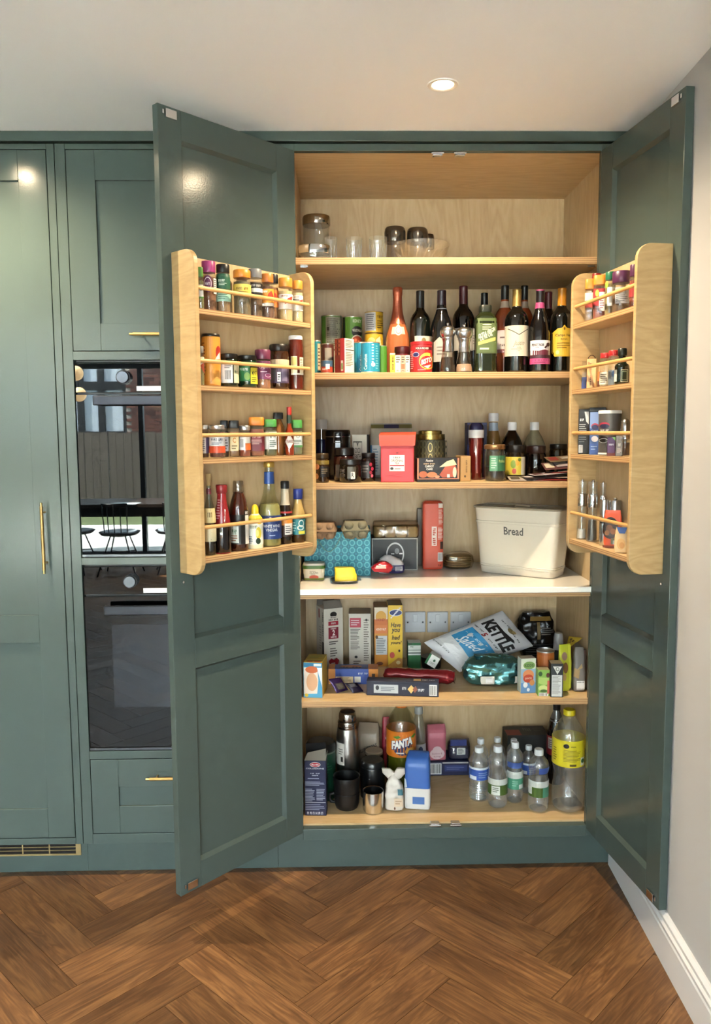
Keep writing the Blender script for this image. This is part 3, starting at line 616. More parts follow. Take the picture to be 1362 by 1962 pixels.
# ---------------------------------------------------------------- spice rack on the door beside the ovens
G1 = 'spice jars on the rack beside the ovens'; RL = 10
def t1(): 
    jar('small green lidded herb jar at the very end of the top rack tier', (-0.2518, -0.3731, 1.902, 0.022, 0.1169), '#4f8a35', '#77733f', lambda P: P.rect(-.8, .95, .30, .58, '#e8e8e2').glyphs(7, .1, .47, 1.1, .09, '#2c4a2c').rect(-.8, .95, .26, .30, '#4f8a35'), capz=.78, p=5, rot=6, group=G1)
    jar('spice jar with a magenta lid and round purple badge', (-0.2349, -0.3157, 1.902, 0.0421, 0.1445), '#a23a78', '#8d5b3c', lambda P: P.ell(-.15, .55, .62, .17, '#6d2a5e').ell(-.15, .55, .5, .13, '#f0e6ec', inner=.86).glyphs(5, -.15, .55, .7, .05, '#f4eaf0').rect(.6, .97, .36, .66, '#e9e6df').lines(.64, .94, .38, .64, 7, '#444444'), capz=.79, capr=1.0, capn=8, rot=RL, group=G1)
    jar('spice jar with black lid and dark green over mint label', (-0.1974, -0.2904, 1.902, 0.0411, 0.1408), '#141414', '#9a7a55', lambda P: P.rect(-1, 1, .46, .80, '#17563f').glyphs(5, -.2, .66, .9, .05, '#e6efe6').lines(-.6, .5, .56, .62, 2, '#cfe0d2').rect(-1, 1, .24, .46, '#9fd0bd').lines(-.7, .6, .28, .4, 3, '#4d7d6c'), capz=.84, rot=RL, group=G1)
    jar('bulbous spice jar with orange lid and yellow label of dark seeds', (-0.148, -0.2422, 1.902, 0.0528, 0.1338), '#d9862b', '#77684e', lambda P: P.rect(-1, 1, .43, .68, '#e3c85c').glyphs(8, 0, .58, 1.3, .06, '#6b4a12').lines(-.7, .7, .46, .53, 2, '#8a6a22'), capz=.84, capr=.98, rot=RL, group=G1)
    jar('spice jar with grey lid and black label with white stripe', (-0.1141, -0.1944, 1.902, 0.0444, 0.1461), '#77797c', '#6d5138', lambda P: P.rect(-1, 1, .40, .70, '#191919').rect(-1, 1, .52, .60, '#e8e8e4').glyphs(12, 0, .65, 1.4, .05, '#dddddd'), capz=.83, rot=RL, group=G1)
    jar('small dark lidded jar tucked behind an orange lidded spice jar', (-0.0642, -0.1194, 1.902, 0.0311, 0.1449), '#17181b', '#94622f', lambda P: P.rect(-1, 1, .3, .66, '#d5742e').ell(.1, .5, .5, .1, '#b32c1c'), capz=.82, rot=RL, group=G1)
    jar('spice jar with rusty orange lid and orange white label', (-0.0782, -0.1737, 1.902, 0.0384, 0.1361), '#c0702c', '#6a4230', lambda P: P.rect(-1, 1, .33, .66, '#e59a3a').rect(-1, 1, .28, .35, '#efe9de').poly([(-.2, .4), (.9, .5), (.5, .62), (.0, .55)], '#c0341e').glyphs(6, -.4, .6, .7, .045, '#ffffff'), capz=.82, rot=RL, group=G1)
    jar('spice jar with orange lid, pale powder and red swirl label', (-0.0268, -0.1191, 1.902, 0.0442, 0.1337), '#d28a35', '#d0b684', lambda P: P.rect(-1, 1, .28, .62, '#eeeae2').poly([(-.3, .38), (.8, .46), (.9, .58), (.2, .52)], '#b83320').glyphs(6, -.2, .57, 1.0, .045, '#7c2418'), capz=.80, capr=.98, rot=RL, group=G1)
    jar('smallest orange lidded jar at the hinge end of the top tier', (0.0096, -0.0891, 1.902, 0.034, 0.1311), '#d78f38', '#d9c49a', lambda P: P.rect(-1, 1, .28, .64, '#eeeae2').poly([(-.2, .4), (.8, .46), (.9, .56), (.2, .52)], '#b83320').rect(-1, .2, .5, .56, '#808488').glyphs(5, -.2, .6, 1.0, .04, '#7c2418'), capz=.81, capr=.95, rot=RL, group=G1)
def t2():
    jar('short clear jar with grey lid half hidden beside orange tub', (-0.2536, -0.378, 1.69, 0.0192, 0.1101), '#8c8c88', '#8d8450', lambda P: P.rect(-1, 1, .45, .72, '#e8e2d6').poly([(-.2, .5), (1, .3), (1, .6)], '#c65a3a'), capz=.84, rot=RL, group=G1)
    solidjar('tall orange drinking powder tub with black lid', (-0.2334, -0.3141, 1.69, 0.0532, 0.1511), '#16120f', '#d98f33', lambda P: P.rect(-1, 1, .1, .92, '#dc9536').ell(.75, .64, .28, .13, '#a8281b').poly([(.35, .50), (.9, .52), (.9, .66), (.62, .58)], '#efe9dd').poly([(-.2, .05), (.9, .02), (.9, .35), (.5, .2)], '#e2a650').lines(-.9, -.6, .2, .85, 10, '#8a4d14'), lidz=.945, neck=.99, sh=.01, name='powder_tub', cat='tub', rot=RL, rough=.4, lidr=1.0)
    solidjar('squat black lidded jar with white barcode label', (-0.1871, -0.2795, 1.69, 0.0556, 0.0973), '#101010', '#16241a', lambda P: P.rect(-.85, .35, .12, .74, '#e9e9e6').bars(-.5, .2, .2, .52, 9).lines(-.5, .25, .55, .7, 3, '#333333').rect(.45, 1, .12, .70, '#d9d4b4').text('Mint', .68, .45, .3, .12, '#2b4d25'), lidz=.86, rot=RL)
    solidjar('squat dark green jar with yellow mint sauce label', (-0.1384, -0.2276, 1.69, 0.0585, 0.0974), '#111211', '#123222', lambda P: P.rect(-.95, .2, .2, .66, '#2f7a45').glyphs(5, -.4, .56, .8, .08, '#e8efe4').ell(-.1, .35, .3, .12, '#7fae4d').rect(.25, 1, .12, .62, '#d8c73a').text('MINT', .62, .45, .5, .14, '#2c3a12').lines(.35, .85, .16, .34, 3, '#55591c'), lidz=.86, rot=RL)
    jar('spice jar with plum lid and purple cajun label', (-0.0952, -0.1889, 1.69, 0.0481, 0.1182), '#6b2b4a', '#b0734a', lambda P: P.rect(-1, 1, .24, .70, '#7c3560').text('CAJUN', .1, .54, 1.3, .10, '#f2e6ee').lines(-.4, .8, .40, .46, 1, '#e4c9d8').ell(.55, .34, .4, .05, '#e4c9d8', inner=.8), capz=.76, capr=1.0, rot=RL, group=G1)
    solidjar('large dark amber jar with white and purple label', (-0.0502, -0.1235, 1.69, 0.0626, 0.1408), '#191210', '#3a2010', lambda P: P.rect(-1, 1, .52, .66, '#d6c3a3').rect(-1, .9, .14, .48, '#4c3d5c').rect(-.85, -.4, .2, .44, '#4e5158').rect(-.3, .05, .17, .38, '#e9e9ec').lines(-.25, 0, .2, .35, 3, '#333333').rect(.15, .7, .18, .46, '#7d7390'), lidz=.86, neck=.9, rot=RL)
    solidjar('tall red sauce jar with white lid and cream label', (0.0009, -0.0867, 1.69, 0.0467, 0.1724), '#ece9e4', '#5e1f12', lambda P: P.rect(-.75, .05, .31, .62, '#e5dcb9').rect(-.7, 0, .46, .6, '#cfc274').rect(.4, .95, .31, .60, '#ece5c8').lines(.45, .9, .4, .58, 6, '#6d5a30').rect(-.75, .95, .28, .31, '#f0eddf'), lidz=.935, neck=.86, sh=.1, rot=RL)
def t3():
    sil = M('#c9cbcd', .28, .9)
    jar('silver lidded jar with purple and white label at the tier end', (-0.2576, -0.3267, 1.483, 0.026, 0.0954), '#cccccc', '#7d5a4a', lambda P: P.rect(-1, .35, .14, .62, '#e4e4e6').rect(.35, 1, .14, .62, '#63567f').lines(-.6, .2, .2, .55, 6, '#5b6a8a'), capz=.88, capm=sil, capr=1.0, rot=RL, group=G1)
    jar('silver lidded jar with white label above an orange band', (-0.2205, -0.3252, 1.483, 0.0459, 0.0952), '#cccccc', '#73302a', lambda P: P.rect(-1, 1, .36, .66, '#e9ebee').glyphs(8, 0, .55, 1.4, .09, '#2e3d55').lines(-.7, .6, .4, .48, 2, '#5a6780').rect(-1, 1, .15, .36, '#d6532f'), capz=.88, capm=sil, capr=1.0, rot=RL, group=G1)
    jar('square black lidded jar with white label behind silver lids', (-0.2083, -0.2596, 1.483, 0.0251, 0.1097), '#0e0e10', '#5a3a2a', lambda P: P.rect(-1, 1, .16, .62, '#e4e8ee').lines(-.5, .8, .2, .5, 4, '#667'.replace('667', '666677')), capz=.80, p=6, rot=RL, group=G1)
    jar('square black lidded jar with cream label and letter', (-0.1788, -0.2633, 1.483, 0.0298, 0.1094), '#0e0e10', '#a87d50', lambda P: P.rect(-.85, .85, .17, .60, '#d9c797').text('C', .0, .46, .6, .15, '#c07a22', off=.03).lines(-.5, .6, .2, .34, 2, '#6d5624'), capz=.80, p=6, capr=1.0, rot=RL, group=G1)
    jar('short silver lidded jar with white and orange label', (-0.1472, -0.2559, 1.483, 0.0331, 0.0937), '#cccccc', '#9b4327', lambda P: P.rect(-1, 0, .22, .68, '#e7e7e6').bars(-.85, -.2, .28, .6, 7).rect(0, 1, .22, .44, '#cf6a2a').rect(0, 1, .44, .68, '#ebe3d6'), capz=.86, capm=sil, capr=1.0, rot=RL, group=G1)
    jar('spice jar with bright orange square lid and dark red label', (-0.1175, -0.2039, 1.483, 0.0466, 0.1195), '#e8862c', '#a5583a', lambda P: P.rect(-1, 1, .14, .62, '#7d2130').glyphs(7, 0, .50, 1.2, .06, '#efd9c9').lines(-.7, .7, .3, .44, 3, '#d8b3a8'), capz=.80, p=5, capr=1.0, rot=RL, group=G1)
    jar('spice jar with green square lid and white herb label', (-0.0782, -0.1679, 1.483, 0.0392, 0.1134), '#4b9a46', '#6b6e44', lambda P: P.rect(-.35, 1, .18, .66, '#e6e8e4').glyphs(7, .35, .52, .9, .07, '#2f4a38').lines(-.2, .85, .24, .44, 4, '#52705e').rect(-1, -.4, .18, .66, '#d0d4ce'), capz=.80, p=5, capr=1.0, rot=RL, group=G1)
    item('syrup_bottle', 'ribbed amber syrup bottle with black square cap', 'bottle', (-0.0572, -0.1077, 1.483, 0.0418, 0.1358), [('bottle', [(0, .9)] + [(.03 + i * .045, 1.0 if i % 2 else .93) for i in range(13)] + [(.66, .9), (.74, .72), (.82, .5), (.86, .44)], M('#9a6230', .15, coat=.4)), ('cap', [(.85, .72), (.985, .72), (1, .66)], M('#121212', .4), dict(p=6))], rot=RL)
    item('pepper_sauce_bottle', 'small pepper sauce bottle with red cap and white diamond label', 'bottle', (-0.0206, -0.1286, 1.483, 0.0282, 0.1532), [('bottle', [(0, .93), (.03, 1), (.42, 1), (.5, .85), (.56, .6), (.60, .5), (.86, .47)], M('#8d2f12', .1, coat=.5)), ('neck_band', [(.66, .56), (.83, .54)], M('#1f3b2a', .4)), ('cap', [(.84, .52), (.98, .54), (1, .48)], M('#b22a22', .4), dict(n=14))],
        lambda P: P.poly([(-.95, .28), (-.2, .12), (.95, .28), (-.2, .46)], '#ece4da').text('TABASCO', 0, .29, 1.45, .06, '#8c1d18'), rot=RL)
    jar('spice jar with green lid and white label by the hinge', (0.0007, -0.0898, 1.483, 0.0337, 0.1125), '#4b9a46', '#7b7c4e', lambda P: P.rect(-.9, 1, .28, .62, '#e6e8de').ell(.1, .53, .3, .05, '#3c5a44', inner=.7).lines(-.7, .8, .32, .44, 3, '#42604a').rect(-.9, 1, .22, .28, '#4d9048'), capz=.78, p=5, capr=1.0, rot=RL, group=G1)
def t4():
    BG = 'bottles on the bottom tier beside the ovens'
    item('spirit_bottle', 'slim clear bottle with cork stopper and cream label', 'bottle', (-0.2451, -0.3455, 1.198, 0.0366, 0.2391), [('bottle', [(0, .9), (.03, 1), (.46, 1), (.56, .9), (.66, .55), (.74, .38), (.86, .34)], GLASS('#dfe6df')), ('contents', [(.01, .85), (.03, .93), (.17, .93)], M('#241510', .3)), ('neck_band', [(.75, .4), (.82, .38)], M('#6c2230', .4)), ('cork', [(.85, .33), (.9, .36), (.91, .44), (.995, .46), (1, .42)], M('#b99a66', .7))],
        lambda P: P.rect(-.9, 1, .40, .58, '#d8c990').glyphs(3, .1, .50, .8, .06, '#6c5417').rect(-.9, 1, .17, .38, '#dcd3ae').glyphs(5, .2, .28, .14, .9, '#35563a', rot=0), rot=RL)
    item('soy_sauce_bottle', 'soy sauce bottle with red cap and red shoulder label', 'bottle', (-0.2135, -0.3075, 1.198, 0.0528, 0.2043), [('bottle', [(0, .92), (.03, 1), (.36, 1), (.42, .97), (.60, .78), (.72, .58), (.88, .50)], M('#96252a', .2, coat=.3)), ('base_glass', [(.005, .925), (.03, 1.012), (.36, 1.012), (.40, .985)], M('#1c1311', .08, coat=.4)), ('cap', [(.875, .56), (.89, .6), (.985, .66), (1, .6)], M('#8e1f24', .4))],
        lambda P: P.text('SA', .35, .56, .55, .16, '#f2ece6', rot=60).rect(-1, 1, .40, .42, '#d8bd77').lines(-.8, -.3, .5, .8, 8, '#c9868a'), rot=RL, group=BG)
    item('dark_sauce_bottle', 'brown sauce bottle with clear cap and black label', 'bottle', (-0.17, -0.2583, 1.198, 0.057, 0.2134), [('bottle', [(0, .92), (.03, 1), (.50, 1), (.60, .97), (.70, .84), (.78, .64), (.83, .52), (.84, .5)], M('#3f1a0d', .08, coat=.5)), ('label_band', [(.10, 1.012), (.52, 1.012)], M('#15120f', .4)), ('cap', [(.825, .56), (.84, .6), (.98, .56), (1, .5)], GLASS('#dcdcd6', .2))],
        lambda P: P.rect(-.95, -.1, .12, .36, '#d2d6cc').glyphs(3, -.5, .28, .5, .07, '#3f6d49').lines(-.85, -.2, .14, .24, 3, '#915f3a').rect(.6, .98, .1, .52, '#e6e2da').rect(.55, .98, .51, .58, '#191919').glyphs(3, .78, .545, .3, .04, '#f0f0f0'), rot=RL, on=0)
    item('lemon_juice_bottle', 'yellow capped lemon juice squeeze bottle', 'bottle', (-0.1246, -0.2231, 1.198, 0.0484, 0.1367), [('bottle', [(0, .92), (.03, 1), (.62, 1), (.70, .9), (.76, .62), (.79, .5)], M('#efe8c4', .35), dict(dr=.7)), ('cap', [(.78, .46), (.90, .46), (.96, .36), (1, .2)], M('#ecc926', .35))],
        lambda P: P.rect(-.95, .98, .62, .76, '#ead24a').rect(-.95, .98, .10, .62, '#efeee0').ell(.5, .66, .45, .10, '#e2c52b').ell(.35, .36, .35, .14, '#e5cf3e').ell(.2, .36, .2, .08, '#f2e88c').ell(.3, .18, .3, .07, '#1f3d27').lines(-.85, -.35, .12, .3, 5, '#445566').glyphs(5, -.2, .5, .9, .07, '#4a5a33'), rot=RL, dr=.7)
    item('vinegar_bottle', 'tall white wine vinegar bottle with gold cap and blue label', 'bottle', (-0.0845, -0.16, 1.198, 0.0724, 0.2661), [('bottle', [(0, .92), (.02, 1), (.38, 1), (.44, .97), (.52, .80), (.62, .56), (.72, .44), (.94, .40)], GLASS('#eef2e6')), ('contents', [(.01, .88), (.03, .95), (.38, .95), (.44, .91), (.50, .80)], M('#a79f6a', .25, coat=.2)), ('neck_label', [(.74, .455), (.88, .43)], M('#28529c', .4)), ('cap', [(.935, .46), (.94, .48), (.99, .48), (1, .44)], M('#b99a4c', .3, .7))],
        lambda P: P.rect(-1, 1, .09, .37, '#1e3a7c').text('WHITE WINE', .1, .245, 1.4, .035, '#f0f2f6').text('VINEGAR', .1, .20, 1.0, .035, '#f0f2f6').ell(.0, .33, .12, .025, '#dfe6f2').lines(-.1, .6, .12, .15, 1, '#9fb0d8').rect(-1, -.72, .1, .16, '#d8d9de'), rot=8)
    item('sauce_bottle', 'small dark sauce bottle with black cap and orange label', 'bottle', (-0.0385, -0.1139, 1.198, 0.0454, 0.202), [('bottle', [(0, .92), (.03, 1), (.46, 1), (.54, .93), (.62, .7), (.68, .56), (.89, .52)], M('#221512', .08, coat=.4)), ('neck_band', [(.62, .72), (.68, .58), (.88, .54)], M('#b9ae9a', .3)), ('cap', [(.88, .6), (.985, .62), (1, .55)], M('#131417', .4))],
        lambda P: P.rect(-1, 1, .30, .42, '#d98a33').rect(-1, 1, .12, .30, '#3a2119').rect(-.2, .9, .15, .33, '#e8e4dd').lines(-.1, .8, .17, .3, 4, '#555555').rect(-1, 1, .49, .52, '#b63a3a'), rot=RL)
    item('dressing_bottle', 'short sauce bottle with blue cap and teal scrolled label', 'bottle', (0.0015, -0.0831, 1.198, 0.046, 0.1742), [('bottle', [(0, .92), (.03, 1), (.46, 1), (.56, .92), (.66, .68), (.74, .54), (.82, .5)], M('#4a3116', .1, coat=.4)), ('shoulder', [(.5, .99), (.56, .93), (.66, .69), (.74, .55), (.82, .51)], M('#b79a5e', .1, coat=.4)), ('cap', [(.81, .6), (.825, .66), (.985, .66), (1, .6)], M('#1d2f7d', .4))],
        lambda P: P.rect(-1, 1, .15, .44, '#1d7f86').ell(.3, .36, .4, .07, '#e9efe6', inner=.7).ell(.2, .28, .5, .05, '#e9efe6', inner=.6).rect(-.1, .8, .16, .22, '#d8d24a').lines(-.9, -.4, .2, .4, 4, '#bfe0de'), rot=RL)
t1(); t2(); t3(); t4()

# ---------------------------------------------------------------- spice rack on the door beside the white wall
G2 = 'spice jars on the rack beside the white wall'; RR = -22
def r1():
    jar('dark red lidded spice jar behind orange lids on the top tier', (0.9735, -0.0598, 1.899, 0.0303, 0.1599), '#8d2424', '#a5623a', None, capz=.80, rot=RR, group=G2)
    jar('orange lidded spice jar at the hinge end of the top tier', (0.9434, -0.0924, 1.899, 0.03, 0.1358), '#e2872b', '#8a6a4a', lambda P: P.rect(-1, .8, .5, .68, '#e9e4c8').rect(-.9, .6, .34, .5, '#b5392b'), capz=.78, p=5, capr=1.0, rot=RR, group=G2)
    jar('orange lidded spice jar with red and white label', (0.9594, -0.1381, 1.899, 0.0376, 0.1385), '#e88f2e', '#9a4a35', lambda P: P.rect(-1, 1, .32, .70, '#a92d33').rect(0, .95, .2, .62, '#eceaec').lines(.1, .85, .25, .55, 6, '#885566').ell(-.3, .6, .3, .08, '#e2b84c'), capz=.80, p=5, capr=1.0, rot=RR, group=G2)
    jar('spice jar with teal green lid and white barcode label', (0.9709, -0.2036, 1.899, 0.0319, 0.1369), '#1f6a4b', '#9c8a60', lambda P: P.rect(-.5, .9, .25, .66, '#e9ecee').bars(-.2, .7, .3, .5, 8).ell(-.6, .72, .3, .08, '#8fb53e'), capz=.84, rot=RR, group=G2)
    jar('wide spice jar with purple lid and grey label', (0.9839, -0.265, 1.899, 0.0544, 0.1264), '#56284f', '#6f5238', lambda P: P.rect(-.6, .85, .24, .62, '#b3b6bb').lines(-.5, .75, .28, .58, 7, '#5d6168'), capz=.74, capr=1.0, rot=RR, group=G2, fillz=.6)
    jar('narrow purple lidded jar partly hidden by the rack side', (0.9979, -0.3342, 1.899, 0.0302, 0.132), '#56284f', '#9a4a35', lambda P: P.rect(-1, 1, .3, .6, '#a33438'), capz=.76, rot=RR, group=G2)
def r2():
    x, y, z, w, h = (0.9436, -0.0476, 1.689, 0.0154, 0.0918)
    t = thing('cocktail_stick_box', 'clear box of cocktail sticks in a blue base', 'stick box', (x, y, z + .0006), radians(-15))
    obj('base', MB().box(-w / 2, w / 2, -.011, .011, 0, h * .44), M('#22327f', .3), t, bevel=.001)
    obj('cover', MB().box(-w / 2 + .001, w / 2 - .001, -.010, .010, h * .44, h), GLASS('#f0f2f4'), t)
    for i in range(7):
        a = -w / 2 + .004 + i * (w - .008) / 6; b = MB().tube([(a, -.003 + (i % 3) * .003, h * .44), (a + .001 * (i % 2), -.003 + (i % 3) * .003, h * .94)], .0009, 6); obj('stick', b, M('#d9bb84', .7), t)
    x, y, z, w, h = (0.9549, -0.0878, 1.689, 0.0286, 0.0966)
    t = thing('wooden_tag_block', 'upright wooden block with burnt lettering and a string loop', 'wooden block', (x, y, z), radians(-15))
    obj('block', MB().box(-w / 2, w / 2, -.01, .01, 0, h), wood_ply('pine_block', (3, 3, .6), '#c79a67', '#d2a873', '#dcb480'), t, bevel=.001)
    P = Print(); P.glyphs(13, -.2, .5, .35, .75, '#6a4424', rot=90); P.poly([(-.9, .9), (-.5, .9), (.75, .02), (.35, .02)], '#b58555'); P.build('burnt_lettering', lambda a, c, e: (a * w / 2, -.01 - e, c * h), t)
    obj('string_loop', MB().tube([(w * .4 * cos(q) + .0, 0, h - .002 + .014 * sin(q)) for q in [pi * i / 10 for i in range(11)]], .0013, 8), M('#4b2d1c', .7), t)
    boxitem('small_carton', 'tiny orange carton on the second tier by the small jars', 'carton', (0.9785, -0.1067, 1.689, 0.0184, 0.0551), .02, {'*': '#d98b3c', 'F': '#c9772d'}, {'F': lambda P: P.rect(-1, 1, 0, .45, '#6a3b22')}, rot=-20)
    jar('tiny red lidded jar with cream label on the second tier', (0.9686, -0.1856, 1.689, 0.0357, 0.1053), '#b8292c', '#c9b9a0', lambda P: P.rect(-.95, .6, .08, .44, '#ece4cf').lines(-.8, .4, .12, .4, 5, '#6b5a44'), capz=.86, rot=RR, group=G2, fillz=.42)
    jar('tiny red lidded jar with blue flecked contents on the second tier', (0.9754, -0.2388, 1.689, 0.0333, 0.1079), '#b8292c', '#7d8694', lambda P: P.ell(.1, .34, .4, .09, '#3f5d8c'), capz=.86, rot=RR, group=G2, fillz=.45)
    item('aroma_bottle', 'small dark green bottle with black cap and framed label', 'bottle', (0.9823, -0.2914, 1.689, 0.0419, 0.1087), [('bottle', [(0, .93), (.03, 1), (.46, 1), (.52, 1.02), (.56, .92), (.60, .62), (.66, .5), (.82, .48)], M('#0f1f18', .1, coat=.4)), ('cap', [(.80, .58), (.82, .62), (.98, .62), (1, .54)], M('#14201b', .4), dict(n=20))],
        lambda P: P.rect(-.1, .85, .08, .42, '#c9cfba').rect(-.04, .79, .1, .40, '#123028').rect(.05, .7, .13, .37, '#9fb59a').rect(.1, .65, .15, .35, '#18382c').rect(-.98, -.6, .1, .42, '#d8d8cc'), rot=RR)
def r3():
    boxitem('stock_carton', 'black carton standing behind the white lettered one', 'carton', (0.9716, -0.108, 1.479, 0.0505, 0.1504), .02, '#17171a', {'F': lambda P: P.rect(-1, 1, .93, .95, '#55565c')}, rot=-20)
    boxitem('tea_carton', 'black carton with white lettering and barcode on the third tier', 'carton', (0.9387, -0.0721, 1.479, 0.0341, 0.1466), .018, '#1b1b1e', {'F': lambda P: P.poly([(.1, .94), (.9, .94), (.9, .66), (.45, .72)], '#d9d9d6').glyphs(3, -.3, .76, .8, .06, '#f1f1f1', off=.03).lines(-.85, .6, .46, .68, 5, '#b9b9b9').lines(-.85, .6, .25, .40, 3, '#77777a').bars(-.85, -.1, .03, .20, 9)}, rot=-20)
    def brand(P): P.rect(-1, 1, 0, 1, '#3f5f9f').rect(-1, 1, .62, 1, '#7f98cc').ell(.1, .67, .8, .07, '#b5304a').ell(.1, .645, .75, .06, '#2b2c5c').glyphs(5, .1, .54, 1.5, .07, '#f3f3f4', off=.03).ell(.1, .37, .75, .07, '#d8cfd4').rect(-1, 1, 0, .26, '#3558a8').lines(-.7, .7, .1, .22, 2, '#8fa6d8')
    boxitem('drink_carton', 'blue drink powder carton with an arched logo', 'carton', (0.9475, -0.1554, 1.479, 0.0281, 0.1344), .018, '#3f5f9f', {'F': brand}, rot=-20)
    item('drink_tub', 'grey drinking powder tub with white rim lid', 'tub', (0.9756, -0.2167, 1.479, 0.0677, 0.1375), [('tub', [(0, .93), (.02, .96), (.94, 1)], M('#5d5a58', .4)), ('lid', [(.93, 1.03), (.985, 1.04), (1, 1.0)], M('#e8e8e6', .4))],
        lambda P: P.ell(-.45, .68, .45, .06, '#b5304a').ell(-.45, .65, .42, .05, '#2b2c4c').glyphs(8, -.42, .55, .75, .06, '#efefef', off=.03).ell(-.5, .36, .4, .07, '#2b2422').ell(-.5, .33, .42, .05, '#cfcfcf', inner=.85).rect(-.98, -.2, .02, .06, '#e6e6e4'), rot=-20)
    boxitem('purple_carton', 'small purple carton in front of the grey drink tub', 'carton', (0.9568, -0.2898, 1.479, 0.0235, 0.0563), .010, '#532a5e', {'F': lambda P: P.poly([(.1, 1), (1, 1), (1, .8)], '#6fae5a').glyphs(5, 0, .6, 1.2, .1, '#e9dff0').rect(-1, 1, 0, .15, '#6a2a2a')}, rot=-20)
    item('domed_jar', 'glass jar with a domed steel lid at the end of the third tier', 'jar', (0.9939, -0.3033, 1.479, 0.0374, 0.1119), [('glass', [(0, .9), (.03, 1), (.42, 1), (.46, .95)], CLEAR), ('contents', [(.02, .85), (.05, .92), (.36, .92)], M('#4a3029', .6)), ('collar', [(.45, 1.08), (.5, 1.1), (.55, 1.02)], STEEL), ('dome', [(.55, .78), (.75, .80), (.88, .72), (.96, .5), (1, .12)], STEEL)], rot=RR)
    x, y, z, w, h = (0.9617, -0.343, 1.479, 0.02, 0.0612)
    t = thing('sachet_box', 'clear plastic box of dark sachets leaning at the tier end', 'plastic box', (x, y, z + .0006), radians(-20)); obj('box', MB().box(-w / 2, w / 2, 0, .008, 0, h), GLASS('#d9cfc8', .15), t, bevel=.001); obj('sachets', MB().box(-w / 2 + .002, w / 2 - .002, .002, .006, .002, h * .8), M('#5b3f3a', .4), t); P = Print(); P.glyphs(3, .1, .55, .8, .14, '#eadfd8').lines(-.6, .7, .15, .4, 4, '#cbb9b0'); P.build('printed_face', lambda a, c, e: (a * w / 2, -e, c * h), t)
def mill(label, T, top, low, pr=None, rot=0):
    return item('acrylic_mill', label, 'mill', T, [('clear_body', [(0, 1.0), (.03, 1.0), (.10, .94), (.40, .80), (.62, .80), (.66, .78)], GLASS('#f2f2ee', .25, .03, .08)), ('grounds', [(.02, .75), (.05, .8), (low[1], .66)], M(low[0], .8, bump=1, bscale=700)), ('chrome_band', [(.55, .86), (.56, .88), (.75, .88), (.76, .84)], CHROME), ('clear_top', [(.76, .80), (.80, .76), (.95, .86), (.965, .82)], GLASS('#f2f2ee', .25, .03, .08)), ('stem', [(.10, .12), (.965, .12)], STEEL, dict(n=10)), ('knob', [(.955, .30), (.975, .34), (.985, .18), (.99, .3), (1, .2)], CHROME, dict(n=16))], pr, rot, 'tall clear and chrome mills')
def r4():
    mill('tall clear and chrome mill with white salt nearest the hinge', (0.9416, -0.0627, 1.196, 0.0345, 0.2003), 0, ('#e9e7e2', .17))
    mill('tall clear and chrome mill with dark peppercorns', (0.9597, -0.1174, 1.196, 0.0355, 0.2017), 0, ('#2b2420', .34))
    mill('tall clear mill standing behind the peppercorn mill', (0.9901, -0.1262, 1.196, 0.0236, 0.1969), 0, ('#6b5a48', .2))
    for lb, T in (('brushed steel mill beside the tall clear mills', (0.9652, -0.2144, 1.196, 0.0261, 0.1536)), ('brushed steel mill with small knob behind the orange packet', (0.9966, -0.2234, 1.196, 0.0358, 0.1524))):
        item('steel_mill', lb, 'mill', T, [('barrel', [(0, .95), (.01, 1), (.46, 1)], STEEL), ('waist_ring', [(.46, .9), (.485, .9)], BLACK), ('head', [(.485, 1), (.925, 1), (.94, .94)], STEEL), ('knob', [(.94, .2), (.955, .34), (.98, .36), (1, .2)], CHROME, dict(n=16))], group='brushed steel mills')
    def nut(P): P.ell(-.2, .62, .75, .2, '#211713').ell(-.2, .5, .85, .26, '#3a2317').ell(-.3, .52, .35, .1, '#7a4a25').ell(.1, .44, .3, .08, '#935c30').ell(-.5, .4, .25, .07, '#a56a38').rect(-.1, .85, .1, .26, '#6f6f52').bars(.1, .7, .1, .2, 6).rect(-.95, .95, 0, .06, '#7b3b2c')
    bag('nut_packet', 'orange packet of dried fruit leaning in the bottom tier', 'packet', (0.9744, -0.2696, 1.196, 0.0527, 0.1147), .020, [(0, .9, .9), (.1, 1, 1), (.5, .97, .9), (.8, .95, .5), (.92, .85, .2), (1, .8, .08)], '#d5552b', nut, rot=-25, crease=.0022, seed=4)
    def seed(P): P.rect(-.95, .95, .02, .72, '#e0bd86').ell(0, .35, .6, .22, '#d9a860').ell(.1, .3, .35, .12, '#c99048').poly([(-.8, 1), (.9, 1), (.5, .76), (-.3, .76)], '#2d5aa8')
    bag('seed_packet', 'cream packet with a blue top in front of the orange packet', 'packet', (0.9655, -0.3725, 1.196, 0.0368, 0.0757), .010, [(0, .9, .9), (.1, 1, 1), (.5, .98, .9), (.85, .9, .4), (1, .8, .1)], '#dcb77f', seed, rot=-25, crease=.0014, seed=9)
r1(); r2(); r3(); r4()

